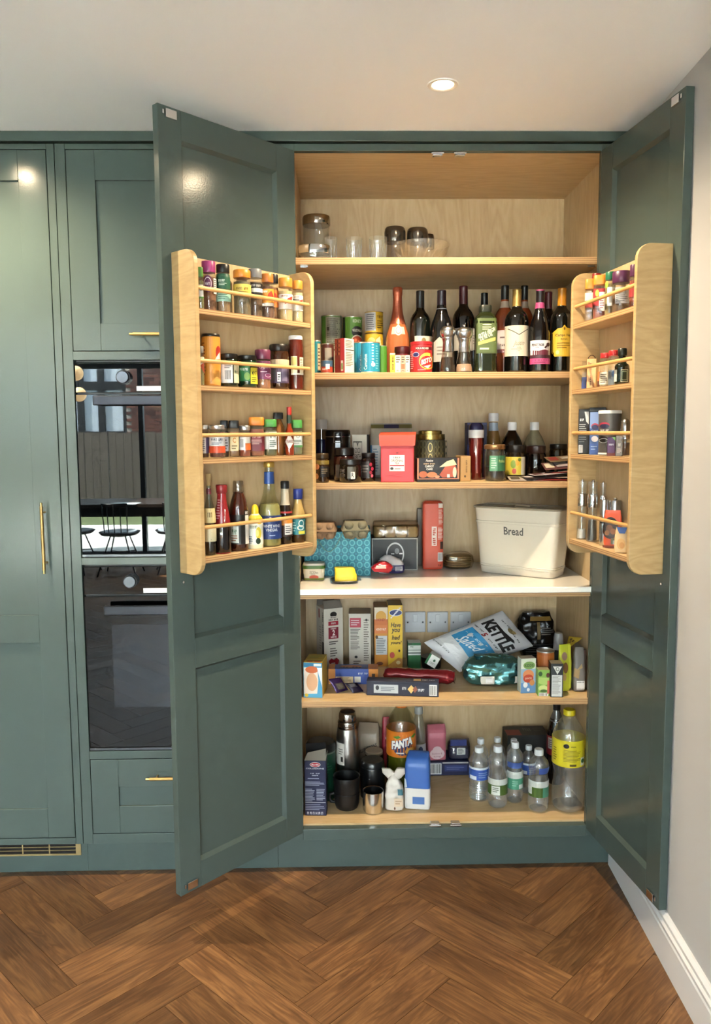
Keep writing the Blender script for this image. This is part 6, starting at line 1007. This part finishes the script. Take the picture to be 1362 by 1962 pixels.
    def j3(P): P.rect(-1, 1, 0, 1, '#1b2228').rect(-.85, .85, .02, .66, '#d9dcdc').lines(-.75, .7, .08, .64, 15, '#8d9090').poly([(-.7, .92), (.8, .92), (.05, .68)], '#d6d9d6').ell(.05, .84, .28, .055, '#1b2228', inner=.7)
    boxitem('juice_carton', 'small black carton with white information panel', 'carton', (0.894, 0.0256, 0.624, 0.0422, 0.1203), .045, {'*': '#1b2228', 'T': '#6b6456'}, {'F': j3}, rot=-4, group=GCa)
    item('spray_bottle', 'slim bottle with translucent white cap behind the yellow pouch', 'bottle', (0.9619, 0.26, 0.624, 0.0356, 0.1695), [('bottle', [(0, .95), (.6, 1), (.64, .9)], M('#222226', .3)), ('cap', [(.63, 1.05), (.9, 1.0), (1, .8)], M('#a9a7a8', .3))])
    def yel(P): P.rect(-.9, .4, .1, .9, '#cdd03a').ell(-.2, .75, .45, .09, '#a58470').ell(-.1, .5, .4, .12, '#8a6038').ell(-.3, .3, .3, .08, '#c9a46a').rect(.45, .95, .05, .98, '#e3e84a')
    bag('yellow_pouch', 'lime yellow snack pouch standing by the small cartons', 'pouch', (0.9408, 0.1039, 0.624, 0.0472, 0.1676), .03, [(0, .85, 1), (.1, 1, 1), (.6, .98, .7), (.95, .95, .15), (1, .95, .08)], '#c9cf38', yel, rot=18, crease=.0012, seed=2)
    thinpack('giraffe_print_card', 'yellow card with brown spots poking up behind the pouch', 'card', [(0.9655, 0.16, 0.78), (0.9655, 0.12, 0.7773), (1.0227, 0.16, 0.8008), (0.9843, 0.2, 0.7967)], .003, M('#d0b43a', .5), lambda P: P.ell(-.3, .6, .25, .15, '#6b4a20', n=10).ell(.3, .5, .2, .13, '#6b4a20', n=10).ell(.0, .3, .15, .1, '#6b4a20', n=10))
    bag('grey_snack_packet', 'grey crinkled snack packet with barcode at the shelf end', 'packet', (0.992, 0.101, 0.624, 0.0452, 0.1563), .045, [(0, .9, .9), (.1, 1, 1), (.5, .95, .95), (.8, .85, .6), (1, .6, .15)], '#7d7874', lambda P: P.bars(-.5, .6, .05, .25, 9).poly([(-.9, .35), (-.2, .3), (-.1, .5), (-.8, .55)], '#a58a5c').poly([(-.5, .5), (.3, .55), (.2, .65)], '#b59a6a'), crease=.003, seed=17)
    boxitem('flat_card_carton', 'thin white edged carton standing against the pantry side', 'carton', (1.0234, 0.1358, 0.624, 0.0105, 0.1386), .10, {'*': '#a8a29a', 'F': '#c9a9a2'}, None)
    # sockets
    for lb, px in (('white switched socket plate beside the yellow cereal carton', 795), ('white switched socket plate in the middle of the row', 838), ('white switched socket plate behind the crisps bag', 882)):
        p = [(0.4441, 0.543, 0.7752), (0.537, 0.543, 0.7742), (0.6322, 0.543, 0.7731)][(795, 838, 882).index(px)]
        t = thing('socket_plate', lb, 'socket', (p[0], .543, p[2] - .043), 0, 'white sockets on the pantry back')
        obj('plate', MB().box(-.0425, .0425, -.010, -.0002, 0, .086), M('#c9ccd2', .35), t, bevel=.003)
        obj('rocker', MB().box(-.009, .009, -.0135, -.010, .045, .076), M('#d3d6da', .3), t, bevel=.001)
        for s_ in (-1, 1): obj('screw', MB().tube([(s_ * .031, -.0098, .043), (s_ * .031, -.0118, .043)], .0032, 12), CHROME, t)
shelf_five()

# ---------------------------------------------------------------- bottom of the pantry
def shelf_six():
    def pasta(P): P.ell(0, .93, .5, .045, '#e9e4e2').ell(0, .93, .45, .037, '#b5232c').text('Barilla', 0, .93, .7, .028, '#f4efee', shear=.2, off=.02).text('COLLEZIONE', -.02, .86, 1.7, .025, '#e3e4ea', off=.01).glyphs(7, 0, .77, .9, .018, '#c9ccd9').glyphs(5, 0, .735, .6, .018, '#c9ccd9').lines(-.7, .8, .66, .70, 1, '#9aa0bb').lines(-.95, .95, .55, .63, 4, '#a9aec4').lines(-.95, .0, .26, .50, 9, '#a9aec4').lines(.1, .95, .28, .50, 8, '#a9aec4').rect(-.95, .95, .24, .25, '#c9ccd9').lines(-.95, .95, .1, .22, 4, '#8d93b0').glyphs(6, 0, .05, 1.6, .05, '#c9ccd9')
    x, y, z, w, h = (0.0409, 0.0909, 0.17, 0.0777, 0.2065)
    t = boxitem('pasta_carton', 'navy pasta carton with red oval emblem and torn open top', 'carton', (x, y, z, w, h), .055, {'*': '#1a2148'}, {'F': pasta}, rot=-4)
    fl = MB().add([(-w / 2, .002, h), (w / 2, .002, h), (w / 2 - .002, .03, h + .034), (-w / 2 + .01, .02, h + .022)], [(0, 1, 2, 3)]).add([(w / 2, .002, h), (w / 2, .055, h), (w / 2 + .002, .05, h + .02), (w / 2 + .003, .01, h + .026)], [(0, 1, 2, 3)]); q = obj('flaps', fl, M('#8d8577', .6), t, fix=False); q.modifiers.new('card_thickness', 'SOLIDIFY').thickness = .001
    fl = MB().add([(-w / 2, .055, h), (w / 2, .055, h), (w / 2 - .006, .05, h + .05), (-w / 2, .045, h + .045)], [(0, 1, 2, 3)]); q = obj('back_flap', fl, M('#121216', .5), t, fix=False); q.modifiers.new('card_thickness', 'SOLIDIFY').thickness = .001
    item('green_canister', 'dark green drum with black lid behind the pasta carton', 'drum', (0.058, 0.25, 0.17, 0.1132, 0.2168), [('drum', [(0, .97), (.02, 1), (.86, 1)], M('#12402c', .4)), ('rim', [(.84, 1.02), (.87, 1.02)], M('#5f6a60', .4)), ('lid', [(.87, 1.03), (.95, 1.02), (1, .9)], M('#101011', .35))], lambda P: P.ell(.35, .35, .12, .05, '#3f7a50').lines(-.2, .8, .5, .7, 4, '#2f6a48'))
    T = (0.1601, 0.26, 0.17, 0.0874, 0.3285)
    item('thermos_flask', 'tall stainless steel thermos flask without its cup', 'flask', T, [('body', [(0, .94), (.01, 1.0), (.55, 1.0), (.70, .98), (.79, .90), (.81, .87)], M('#a5a29d', .28, 1.0)), ('collar', [(.81, .84), (.82, .86), (.845, .86), (.85, .80), (.87, .80), (.875, .86), (.89, .85)], M('#b5b2ac', .2, 1.0)), ('neck', [(.89, .72), (.92, .76), (.96, .76), (.995, .70), (1.0, .66), (.99, .60)], M('#b5b2ac', .18, 1.0)), ('mouth', [(.985, .60), (.991, .59)], BLACK)], lambda P: P.rect(-.98, -.30, .40, .66, '#d8d2c8').lines(-.8, -.4, .52, .6, 3, '#7a746c').rect(-.6, -.42, .44, .50, '#3a3632'))
    # black mug (two tiers)
    T = (0.1547, 0.1567, 0.17, 0.101, 0.1227)
    t = item('black_mug', 'matt black stacked flask cups at the front of the floor', 'cup', T, [('lower_cup', [(0, .74), (.02, .80), (.15, .90), (.46, .95), (.50, .95)], M('#101012', .45)), ('upper_cup', [(.50, .90), (.56, .93), (.86, .98), (.97, 1.0), (1.0, .98), (.98, .90), (.7, .84)], M('#0d0d0f', .45))])
    w, h = T[3], T[4]; obj('handle', MB().tube([(-w * .46, 0, h * .44), (-w * .60, 0, h * .42), (-w * .64, 0, h * .30), (-w * .58, 0, h * .18), (-w * .42, 0, h * .16)], .006, 10), M('#101012', .45), t)
    item('black_bottle_base', 'round black canister behind the steel cup', 'canister', (0.2541, 0.245, 0.17, 0.0935, 0.1439), [('body', [(0, .95), (.02, 1), (.80, 1), (.84, .96)], M('#0f1012', .3)), ('lid', [(.85, .98), (.95, .96), (1, .85)], M('#131416', .3))])
    T = (0.2513, 0.1225, 0.17, 0.0778, 0.0788)
    item('steel_cup', 'small open stainless steel flask cup', 'cup', T, [('cup', [(0, .84), (.03, .90), (.10, .97), (.55, 1.0), (.985, 1.0), (1.0, .97), (.985, .93), (.1, .90), (.06, .8)], M('#d6d4d0', .2, 1.0)), ('black_inside', [(.94, .925), (.12, .89), (.08, .7)], BLACK, dict(closed=False)), ('black_floor', [(.08, .86), (.1, .86)], BLACK)])
    def bil(P): P.text('BILLINGTONS', -.05, .56, 1.6, .075, '#3a332c', off=.02, rot=12).lines(-.3, .3, .46, .5, 1, '#4a423a').ell(0, .28, .55, .16, '#57483c').ell(0, .28, .48, .13, '#8d8070').text('B', 0, .28, .3, .16, '#4a3c32', off=.04)
    bag('sugar_bag', 'grey beige sugar bag with arched lettering at the back', 'bag', (0.2476, 0.44, 0.17, 0.0908, 0.2147), .07, [(0, .95, .95), (.05, 1, 1), (.75, 1, 1), (.84, .98, .8), (1, .85, .06)], '#a08d78', bil, crease=.0012, seed=31, p=7, rot=-8)
    solidjar('jar with wide cream lid in front of the sugar bag', (0.2648, 0.355, 0.17, 0.0722, 0.1356), '#b09a80', '#4a3a30', None, lidz=.9, neck=.95)
    bag('red_packet', 'bright red packet behind the orange drink bottle', 'packet', (0.3191, 0.47, 0.17, 0.0362, 0.2266), .05, [(0, .95, 1), (.5, 1, 1), (.9, .9, .5), (1, .7, .1)], '#b52a3c', lambda P: P.rect(-.2, .8, .62, .66, '#e8d9d4').rect(-.1, .8, .5, .53, '#e8d9d4').text('S', .4, .8, .5, .06, '#f0e6e0'), crease=.002, seed=33)
    # orange drink
    T = (0.3681, 0.3, 0.17, 0.1148, 0.3487)
    FP = [(0, .70), (.01, .80), (.04, .92), (.10, 1.0), (.28, 1.0), (.36, .97), (.44, 1.0), (.70, 1.0), (.78, .93), (.86, .72), (.92, .48), (.955, .34)]
    def fanta(P):
        P.rect(-1, 1, .43, .715, '#e07a22').ell(.05, .58, .75, .105, '#e98f34', inner=.0).ell(.0, .535, .62, .085, '#1f2a62')
        P.text('FANTA', .0, .585, 1.42, .105, '#1f2a62', off=.11, rot=5).text('FANTA', .0, .587, 1.36, .095, '#f7f4ef', off=.06, rot=5).ell(.5, .495, .32, .04, '#e9a23a').ell(.5, .495, .22, .027, '#f2c26a').poly([(-.6, .655), (-.25, .675), (-.1, .655), (-.35, .635)], '#4f8a2c').poly([(.55, .65), (.8, .68), (.9, .66), (.7, .635)], '#4f8a2c').rect(-.4, .1, .47, .485, '#e9e6e2')
    item('orange_drink_bottle', 'large orange soda bottle with bold white logo on orange label', 'bottle', T, [('bottle', FP, GLASS('#e9efe4', .15)), ('drink', [(.005, .66), (.03, .86), (.10, .95), (.28, .955), (.36, .925), (.44, .955), (.60, .955), (.69, .95)], M('#6d6c1e', .2, coat=.3)), ('label', [(.425, 1.012), (.715, 1.012)], M('#e07a22', .35)), ('cap', [(.95, .40), (.96, .42), (1, .40)], M('#d9772a', .4))], fanta)
    item('clear_water_bottle', 'tall clear plastic bottle behind the orange soda', 'bottle', (0.4456, 0.4, 0.17, 0.0583, 0.2958), [('bottle', [(0, .9), (.03, 1), (.55, 1), (.66, .93), (.74, .8), (.82, .62), (.88, .52), (.91, .50)], GLASS('#eceee8', .25, .05, .1)), ('drink', [(.01, .86), (.03, .94), (.45, .94)], M('#8a7a44', .3)), ('cap', [(.90, .58), (.985, .56), (1, .5)], M('#a9a8a4', .4))], lambda P: P.rect(-1, 1, .36, .5, '#c9ccd0').ell(.2, .42, .3, .05, '#3a4a7a'))
    def pink(P): P.ell(.0, .20, .75, .16, '#e6c9cf').ell(0, .32, .45, .1, '#e6c9cf').text('buttons &', 0, .21, 1.0, .06, '#9c5a6a', off=.0).text('icing', 0, .12, .7, .06, '#9c5a6a', off=.0)
    bag('pink_sugar_bag', 'pale pink icing sugar bag with cupcake drawing', 'bag', (0.5214, 0.455, 0.2278, 0.0765, 0.1409), .06, [(0, .97, .95), (.04, 1, 1), (.8, 1, .95), (.88, .98, .7), (1, .94, .1)], '#c9707f', pink, crease=.0015, seed=36, p=7, rot=4)
    boxitem('flat_wrap_carton', 'flat navy carton with barcode lying under the pink bag', 'carton', (0.5687, 0.4132, 0.17, 0.1669, 0.057), .122, {'*': '#1d2350'}, {'F': lambda P: P.bars(-.9, -.35, .1, .9, 12).rect(-.2, .9, .3, .75, '#2b3a78').lines(-.1, .8, .4, .65, 2, '#6a74a8').rect(-.3, .95, .88, .98, '#b9b4b8')})
    x, y, z, w, h = (0.6156, 0.462, 0.2288, 0.0919, 0.0764)
    t = thing('clear_food_bag', 'clear bag with blue lilac top standing behind the water bottles', 'food bag', (x, y, z), 0)
    b = MB(); Solid([(.001, w * .46, .035, 5, 0, 0), (h * .2, w * .5, .04, 5, 0, 0), (h * .7, w * .48, .036, 5, 0, 0), (h * .92, w * .42, .02, 5, .004, 0), (h, w * .38, .008, 5, .006, 0)]).mesh(b, 40, 0, .003, 6); obj('bag', b, GLASS('#ccd2e8', .25, .12), t)
    b = MB(); Solid([(.003, w * .42, .03, 5, 0, 0), (h * .45, w * .45, .034, 5, 0, 0), (h * .6, w * .40, .03, 5, 0, 0)]).mesh(b, 30, 0, .003, 3); obj('contents', b, M('#6a6670', .6, var=.4, bscale=70), t)
    obj('blue_liner', MB().box(-w * .36, w * .36, .0, .004, h * .6, h * .93), M('#7d8cc4', .4), t); P = Print(); P.rect(-.3, .45, .35, .72, '#d9dad6').lines(-.2, .35, .4, .68, 4, '#4a4a4a'); P.build('sticker', lambda a, c, e: (a * w / 2, -.045 - e, c * h), t)
    # twisted white paper bag
    def pap(P): P.rect(.35, .85, .34, .46, '#2f6f7d').rect(.0, .8, .1, .28, '#e3cdb2').ell(.05, .06, .08, .03, '#6a4a3a').lines(.1, .7, .14, .24, 2, '#b59a80')
    def bow(t, sd):
        for (a, c2, s2) in ((-.022, .010, 3), (.016, .022, 5)):
            b = MB(); Solid([(.098, .009, .008, 2.5, -.004, .0), (.110, .016, .010, 3, a * .5, 0), (.128, .022, .010, 3, a, .0), (.142 + c2 * .2, .015, .006, 3, a * 1.4, 0)]).mesh(b, 26, 0, .004, s2); obj('bow', b, M('#d9cfc4', .6), t)
        obj('tie', MB().tube([(.010 * cos(q), .009 * sin(q), .100 + .002 * sin(q * 2)) for q in [2 * pi * i / 14 for i in range(15)]], .0022, 7), M('#b8482c', .5), t)
    bag('paper_flour_bag', 'crumpled white paper bag tied at the top', 'paper bag', (0.3314, 0.1511, 0.17, 0.0679, 0.1766), .075, [(0, .92, .95), (.03, 1, 1), (.30, 1, 1), (.48, .85, .85, -.05), (.62, .5, .5, -.15), (.70, .26, .26, -.18), (.74, .24, .24, -.18)], '#dcd2c6', pap, crease=.0045, seed=41, p=6, n=56, steps=7, extra=bow, rot=-5)
    # blue flour bag
    def flour(P): P.rect(-1, 1, .0, .40, '#e3e0dc').rect(-.35, .55, .10, .24, '#4b78bd').poly([(-1, .40), (-.75, .42), (-.85, .56), (-1, .6)], '#d6dbe4')
    def crease_top(t, sd):
        b = MB(); b.add([(-.018, -.03, .125), (.03, -.03, .125), (.012, -.045, .112), (-.004, -.045, .112)], [(0, 1, 2, 3)]); 
    bag('blue_flour_bag', 'blue and white paper flour bag with folded top', 'flour bag', (0.4195, 0.1639, 0.17, 0.0916, 0.198), .075, [(0, .96, .96), (.02, 1, 1), (.55, 1, 1), (.80, .98, 1), (.86, .96, .9), (.96, .88, .55, .05, .3), (1, .80, .2, .08, .5)], '#3f6dbd', flour, crease=.002, seed=44, p=8, n=56, rot=-9)
    # water bottles
    WG = 'small clear water bottles on the pantry floor'; PL = GLASS('#f6f9fb', .3, .05, .10); WC = M('#dfe3e6', .4)
    RIB = [(0, .82), (.012, .92)] + [(.03 + .022 * i, .98 if i % 2 else .93) for i in range(16)] + [(.40, 1.0), (.62, 1.0), (.64, .97), (.68, 1.0), (.76, .92), (.83, .7), (.88, .44), (.905, .38)]
    WAI = [(0, .70), (.012, .82), (.04, .94), (.10, 1.0), (.24, .99), (.30, .96), (.44, .97), (.50, .98), (.56, .88), (.62, .86), (.70, .97), (.76, .98), (.82, .84), (.87, .58), (.90, .42), (.915, .38)]
    def water(lb, T, prof, band, pr):
        w, h = T[3], T[4]; t = item('water_bottle', lb, 'bottle', T, [('bottle', prof, PL), ('label', [(band[0], 1.01), (band[1], 1.01)], GLASS('#dfe6e6', .1)) if False else ('bottom', [(.004, .6), (.03, .82)], GLASS('#eef1f3', .35, .05, .15)), ('cap', [(.905, .42), (.915, .44), (.985, .44), (1, .40)], WC, dict(n=22))], pr, group=WG)
        return t
    def blue(P): P.rect(-1, 1, .42, .62, '#2f57ad').rect(-1, 1, .62, .66, '#cfd9e6').rect(-.95, -.4, .43, .50, '#e3e8f0').lines(-.2, .8, .46, .58, 3, '#7f9ad0')
    def green(P): P.rect(-1, 1, .40, .50, '#d3d8d2').rect(-1, 1, .235, .40, '#4c6a2b').rect(-.75, .05, .24, .385, '#dfe3db').lines(-.65, -.05, .28, .37, 3, '#5a6a50')
    def green2(P): P.rect(-1, 1, .42, .52, '#d3d8d2').rect(-1, 1, .26, .42, '#4c6a2b').rect(.2, 1, .26, .42, '#4f8f74').rect(-1, -.8, .3, .42, '#dfe3db').rect(-.2, .95, .64, .74, '#3a55a0')
    def green3(P): P.rect(-1, 1, .43, .54, '#d3d8d2').rect(-1, 1, .25, .43, '#4f9a7a').rect(.3, .9, .26, .33, '#dfe3db').lines(-.5, .2, .3, .4, 3, '#9fd0b8').rect(-1, 1, .6, .7, '#4a66ac')
    water('ribbed water bottle with blue label at the row end', (0.6552, 0.2099, 0.17, 0.0743, 0.2019), RIB, (.4, .6), blue)
    water('clear water bottle standing behind the blue labelled one', (0.6739, 0.28, 0.17, 0.0604, 0.2065), RIB, (.4, .6), None)
    water('clear water bottle at the back in the middle of the group', (0.7507, 0.34, 0.17, 0.0616, 0.1859), RIB, (.4, .6), None)
    water('waisted water bottle with dark green and white label in front', (0.7145, 0.1497, 0.17, 0.0739, 0.2296), WAI, (.24, .4), green)
    water('clear water bottle mostly hidden at the back of the group', (0.8158, 0.34, 0.17, 0.0555, 0.1786), WAI, (.24, .4), None)
    water('waisted water bottle with mint green label', (0.7858, 0.1832, 0.17, 0.0629, 0.2291), WAI, (.24, .4), green3)
    water('blue labelled water bottle behind the frontmost green one', (0.8556, 0.26, 0.17, 0.0561, 0.1849), RIB, (.4, .6), blue)
    water('waisted water bottle with two tone green label nearest the big bottle', (0.8575, 0.1135, 0.17, 0.075, 0.2304), WAI, (.24, .4), green2)
    boxitem('dark_flat_carton', 'dark carton with red corner lying behind the water bottles', 'carton', (0.8869, 0.4, 0.17, 0.1678, 0.1689), .1, {'*': '#2b2a2a', 'T': '#3a3936'}, {'T': lambda P: P.rect(-1, -.3, .0, .6, '#8d2a26').text('XXX', .3, .5, .4, .3, '#55534e') if 0 else P.rect(-1, -.3, .0, .6, '#8d2a26').glyphs(4, .1, .6, .4, .3, '#6a6862').lines(.4, .9, .4, .8, 3, '#55534e')})
    T = (0.9826, 0.34, 0.17, 0.0717, 0.3162)
    item('cola_bottle', 'dark cola bottle with red label in the back corner', 'bottle', T, [('bottle', [(0, .8), (.03, .95), (.10, 1), (.60, 1), (.72, .93), (.82, .7), (.90, .42), (.94, .32)], M('#120a0a', .08, coat=.5)), ('label', [(.38, 1.012), (.62, 1.012)], M('#8a1c22', .35)), ('neck_air', [(.80, .76), (.86, .57), (.91, .40), (.94, .33)], M('#6a6560', .1, coat=.5)), ('cap', [(.935, .40), (1, .40)], M('#17171a', .4))], lambda P: P.rect(-.95, -.45, .46, .60, '#c9c2bc').lines(-.9, -.5, .48, .58, 4, '#5a4a4a'))
    T = (0.9677, 0.1192, 0.17, 0.1186, 0.3761)
    def ylab(P): P.rect(-1, 1, .475, .735, '#e6d42a').ell(-.4, .685, .16, .022, '#1d1c1a').lines(-.15, .3, .675, .69, 1, '#6a6018').lines(-.55, .55, .53, .65, 9, '#8a7d1c').rect(-.2, .2, .49, .51, '#5a4a14').rect(.48, .75, .49, .57, '#e8ead8').ell(.62, .535, .12, .022, '#2f6a3a').rect(.8, .97, .5, .64, '#9c8f20').lines(-.97, -.85, .52, .66, 6, '#8a7d1c')
    item('tonic_bottle', 'big empty clear bottle with yellow label and yellow cap', 'bottle', T, [('bottle', [(0, .62), (.005, .72), (.03, .90), (.10, 1.0), (.20, .98), (.30, .90), (.38, .86), (.44, .96), (.49, 1.0), (.70, 1.0), (.76, .96), (.82, .82), (.88, .6), (.93, .38), (.945, .31)], GLASS('#f3f5f5', .25, .04, .08)), ('foot', [(.003, .6), (.02, .78), (.05, .88)], GLASS('#eef1f0', .35, .05, .15)), ('label', [(.475, 1.008), (.735, 1.008)], M('#e6d42a', .4)), ('cap', [(.945, .34), (.95, .37), (.99, .37), (1, .33)], M('#dcc81e', .4), dict(n=24))], ylab)
shelf_six()

# ---------------------------------------------------------------- dining end and garden seen in the oven glass
def garden_side():
    Y = ROOM_Y0
    struct(obj('ground', MB().box(-16, 8, -30, Y - .2, -.10, -.04), M('#55603a', .95, var=.5, bscale=3)), 'rough green lawn beyond the garden doors')
    struct(obj('ground_patio', MB().box(-9, 5, Y - 3.4, Y - .2, -.08, -.01), M('#d6d5d0', .8, var=.2, bscale=2)), 'pale stone patio outside the doors')
    # door frames of the wide opening
    fr = M('#1c1d20', .4)
    f = MB().box(OPEN_X0, OPEN_X1, Y - .14, Y - .06, OPEN_Z - .06, OPEN_Z).box(OPEN_X0, OPEN_X1, Y - .14, Y - .06, -.01, .02)
    for k in range(6): x = OPEN_X0 + .03 + (OPEN_X1 - OPEN_X0 - .06) * k / 5; f.box(x - .03, x + .03, Y - .14, Y - .06, .02, OPEN_Z - .06)
    w1 = struct(obj('window_1', f, fr), 'black framed garden doors')
    for k in range(5):
        xa = OPEN_X0 + .03 + (OPEN_X1 - OPEN_X0 - .06) * k / 5 + .03; xb = xa + (OPEN_X1 - OPEN_X0 - .06) / 5 - .06
        obj('pane', MB().box(xa, xb, Y - .102, Y - .098, .02, OPEN_Z - .06), GLASS('#f2f6f4', .05, .0), w1)
    # board fence
    t = thing('garden_fence', 'tall weathered board fence across the garden', 'fence', (-4, -13.2, -.04))
    fm = M('#5b5148', .9, var=.3, bscale=12); rnd = random.Random(5)
    bm = MB().box(-.075, .075, -.01, .01, 0, 1).mesh('board'); fixn(bm); bm.materials.append(fm)
    for i in range(60):
        o = bpy.data.objects.new('board', bm); COL.objects.link(o); o.parent = t; o.location = (-4.6 + i * .157, rnd.uniform(-.008, .008), 0); o.scale = (1, 1, 1.62 + rnd.uniform(-.015, .015))
    for z in (.3, 1.3): obj('rail', MB().box(-4.7, 4.8, -.06, -.011, z, z + .07), fm, t)
    # half-timbered house
    t = thing('timber_house', 'white half timbered house with black beams behind the fence', 'house', (-7.15, -17.0, -.04)); bl = M('#15161a', .7); wh = M('#c9d3df', .8)
    obj('wall', MB().box(-3.4, 2.2, -4, 0, 0, 5.2), wh, t)
    for x in (-3.3, -2.5, -1.8, -1.0, -.2, .5, 1.0, 1.5, 2.1): obj('beam', MB().box(x - .08, x + .08, .0, .05, 0, 5.2), bl, t)
    for z in (1.55, 2.75, 4.0): obj('beam', MB().box(-3.4, 2.2, .0, .055, z - .1, z + .1), bl, t)
    for x0, z0, x1, z1 in ((-.2, 2.8, .9, 4.6), (-2.5, 1.6, -1.8, 2.7)):
        b = MB(); d = Vector((x1 - x0, 0, z1 - z0)); a = atan2(d.z, d.x); b.obox(0, d.length, 0, .05, -.08, .08, Matrix.Translation((x0, 0, z0)) @ Matrix.Rotation(-a, 4, 'Y')); obj('brace', b, bl, t)
    obj('window', MB().box(-1.6, -1.1, .0, .04, 1.75, 2.55), M('#2b3038', .1), t)
    rf = MB().prism([(-3.9, 5.1), (2.6, 5.1), (1.2, 7.2), (-2.4, 7.2)], 'y', -4.3, .3); obj('roof', rf, M('#3a2f2b', .9), t)
    # brick house: bricks on the face towards the kitchen
    t = thing('brick_house', 'dark red brick house gable beyond the fence', 'house', (-4.85, -16.2, -.04)); mo = M('#b0a69c', .9)
    obj('wall', MB().box(0, 3.6, -3, -.012, 0, 4.4), mo, t)
    bmats = [M(c, .9) for c in ('#6b4036', '#5a352e', '#75493d', '#4f302b')]; bms = []
    for m in bmats:
        q = MB().box(.005, .215, -.012, .012, .005, .07).mesh('brick'); fixn(q); q.materials.append(m); bms.append(q)
    n = 0; rest = MB()
    for j in range(56):
        for i in range(16):
            x = i * .225 + (.1125 if j % 2 else 0); z = j * .078
            if x + .22 > 3.6: continue
            if z > 1.9 and x < 1.9 and n < 290:
                o = bpy.data.objects.new('brick', rnd.choice(bms)); COL.objects.link(o); o.parent = t; o.location = (x, 0, z); n += 1
            else: rest.box(x + .005, x + .215, -.012, .012, z + .005, z + .07)
    o = obj('bricks_beyond', rest, bmats[0], t); o['kind'] = 'stuff'
    obj('window', MB().box(2.0, 2.8, .013, .05, 1.8, 2.9), M('#20242a', .1), t)
    # dining table, chairs and lamps
    tw = M('#3a2c22', .35); t = thing('dining_table', 'long dark wooden dining table near the garden doors', 'table', (-2.9, -6.85, 0))
    obj('top', MB().box(-1.1, 1.3, -.42, .42, .71, .75), tw, t, bevel=.004); obj('apron', MB().box(-1.0, 1.2, -.36, .36, .60, .71), tw, t)
    for x in (-.95, 1.15):
        for y in (-.33, .33): obj('leg', MB().box(x - .035, x + .035, y - .035, y + .035, 0, .60), tw, t)
    p = tag(obj('paper_sheet', MB().box(-.16, .16, -.11, .11, 0, .001), M('#e6ecee', .6), loc=(-2.35, -6.53, .7502), rotz=.05), 'white paper sheet lying on the dining table', 'paper')
    b = MB(); Solid([(0, .06, .06, 2, 0, 0), (.02, .11, .11, 2, 0, 0), (.075, .155, .155, 2, 0, 0), (.07, .15, .15, 2, 0, 0), (.02, .10, .10, 2, 0, 0)]).mesh(b, 32); tag(obj('fruit_bowl', b, M('#8a8f94', .3), loc=(-3.25, -6.7, .7502)), 'shallow grey bowl on the dining table', 'bowl')
    def chair(lb, x, y, rz):
        c = thing('wire_leg_chair', lb, 'chair', (x, y, 0), rz, 'dining chairs by the garden doors'); bk = M('#0f1012', .4)
        b = MB(); Solid([(.43, .10, .10, 2.4, 0, 0), (.445, .19, .185, 2.4, 0, 0), (.475, .22, .21, 2.4, 0, 0), (.48, .215, .205, 2.4, 0, 0)]).mesh(b, 36); obj('seat', b, M('#17181b', .3), c)
        b = MB(); Solid([(.479, .19, .18, 2.4, 0, 0), (.488, .185, .175, 2.4, 0, 0)]).mesh(b, 36); obj('seat_pad', b, M('#b9c3cc', .5), c)
        for sx in (-1, 1):
            for sy in (-1, 1): obj('leg', MB().tube([(sx * .08, sy * .08, .44), (sx * .21, sy * .19, .0)], .008, 8), bk, c)
        obj('brace', MB().tube([(-.14, -.13, .25), (.14, .13, .25)], .005, 6).tube([(.14, -.13, .25), (-.14, .13, .25)], .005, 6), bk, c)
        b = MB()
        for i in range(5): a = (i - 2) * .35; b.tube([(.19 * sin(a), -.19 * cos(a), .46), (.21 * sin(a), -.24 * cos(a), .80)], .006, 6)
        b.tube([(.21 * sin(a), -.24 * cos(a), .80) for a in [(-.7 + .1 * i) for i in range(15)]], .009, 8); obj('back_frame', b, bk, c)
    chair('black wire legged chair on the middle of the table side', -2.3, -6.1, pi); chair('black wire legged chair at the far left of the table side', -2.85, -6.25, pi + .2); chair('black wire legged chair on the end nearest the wall', -1.72, -6.25, pi - .25)
    for lb, x, y, z in (('globe pendant lamp hanging highest over the dining table', -2.55, -5.6, 2.17), ('globe pendant lamp hanging lowest over the dining table', -2.62, -5.9, 1.97)):
        t = thing('pendant_lamp', lb, 'lamp', (x, y, z), 0, 'globe pendant lamps')
        b = MB(); Solid([(.075 * sin(q), .075 * cos(q) + .0005, .075 * cos(q) + .0005, 2, 0, 0) for q in [-pi / 2 + pi * i / 14 for i in range(15)]]).mesh(b, 24); obj('globe', b, M('#ffd9a0', .5, emit=9.0), t)
        obj('flex', MB().tube([(0, 0, .075), (0, 0, CEIL - z - .02)], .003, 6), BLACK, t); b = MB(); Solid([(CEIL - z - .025, .045, .045, 2, 0, 0), (CEIL - z - .001, .05, .05, 2, 0, 0)]).mesh(b, 20); obj('ceiling_rose', b, BLACK, t)
garden_side()
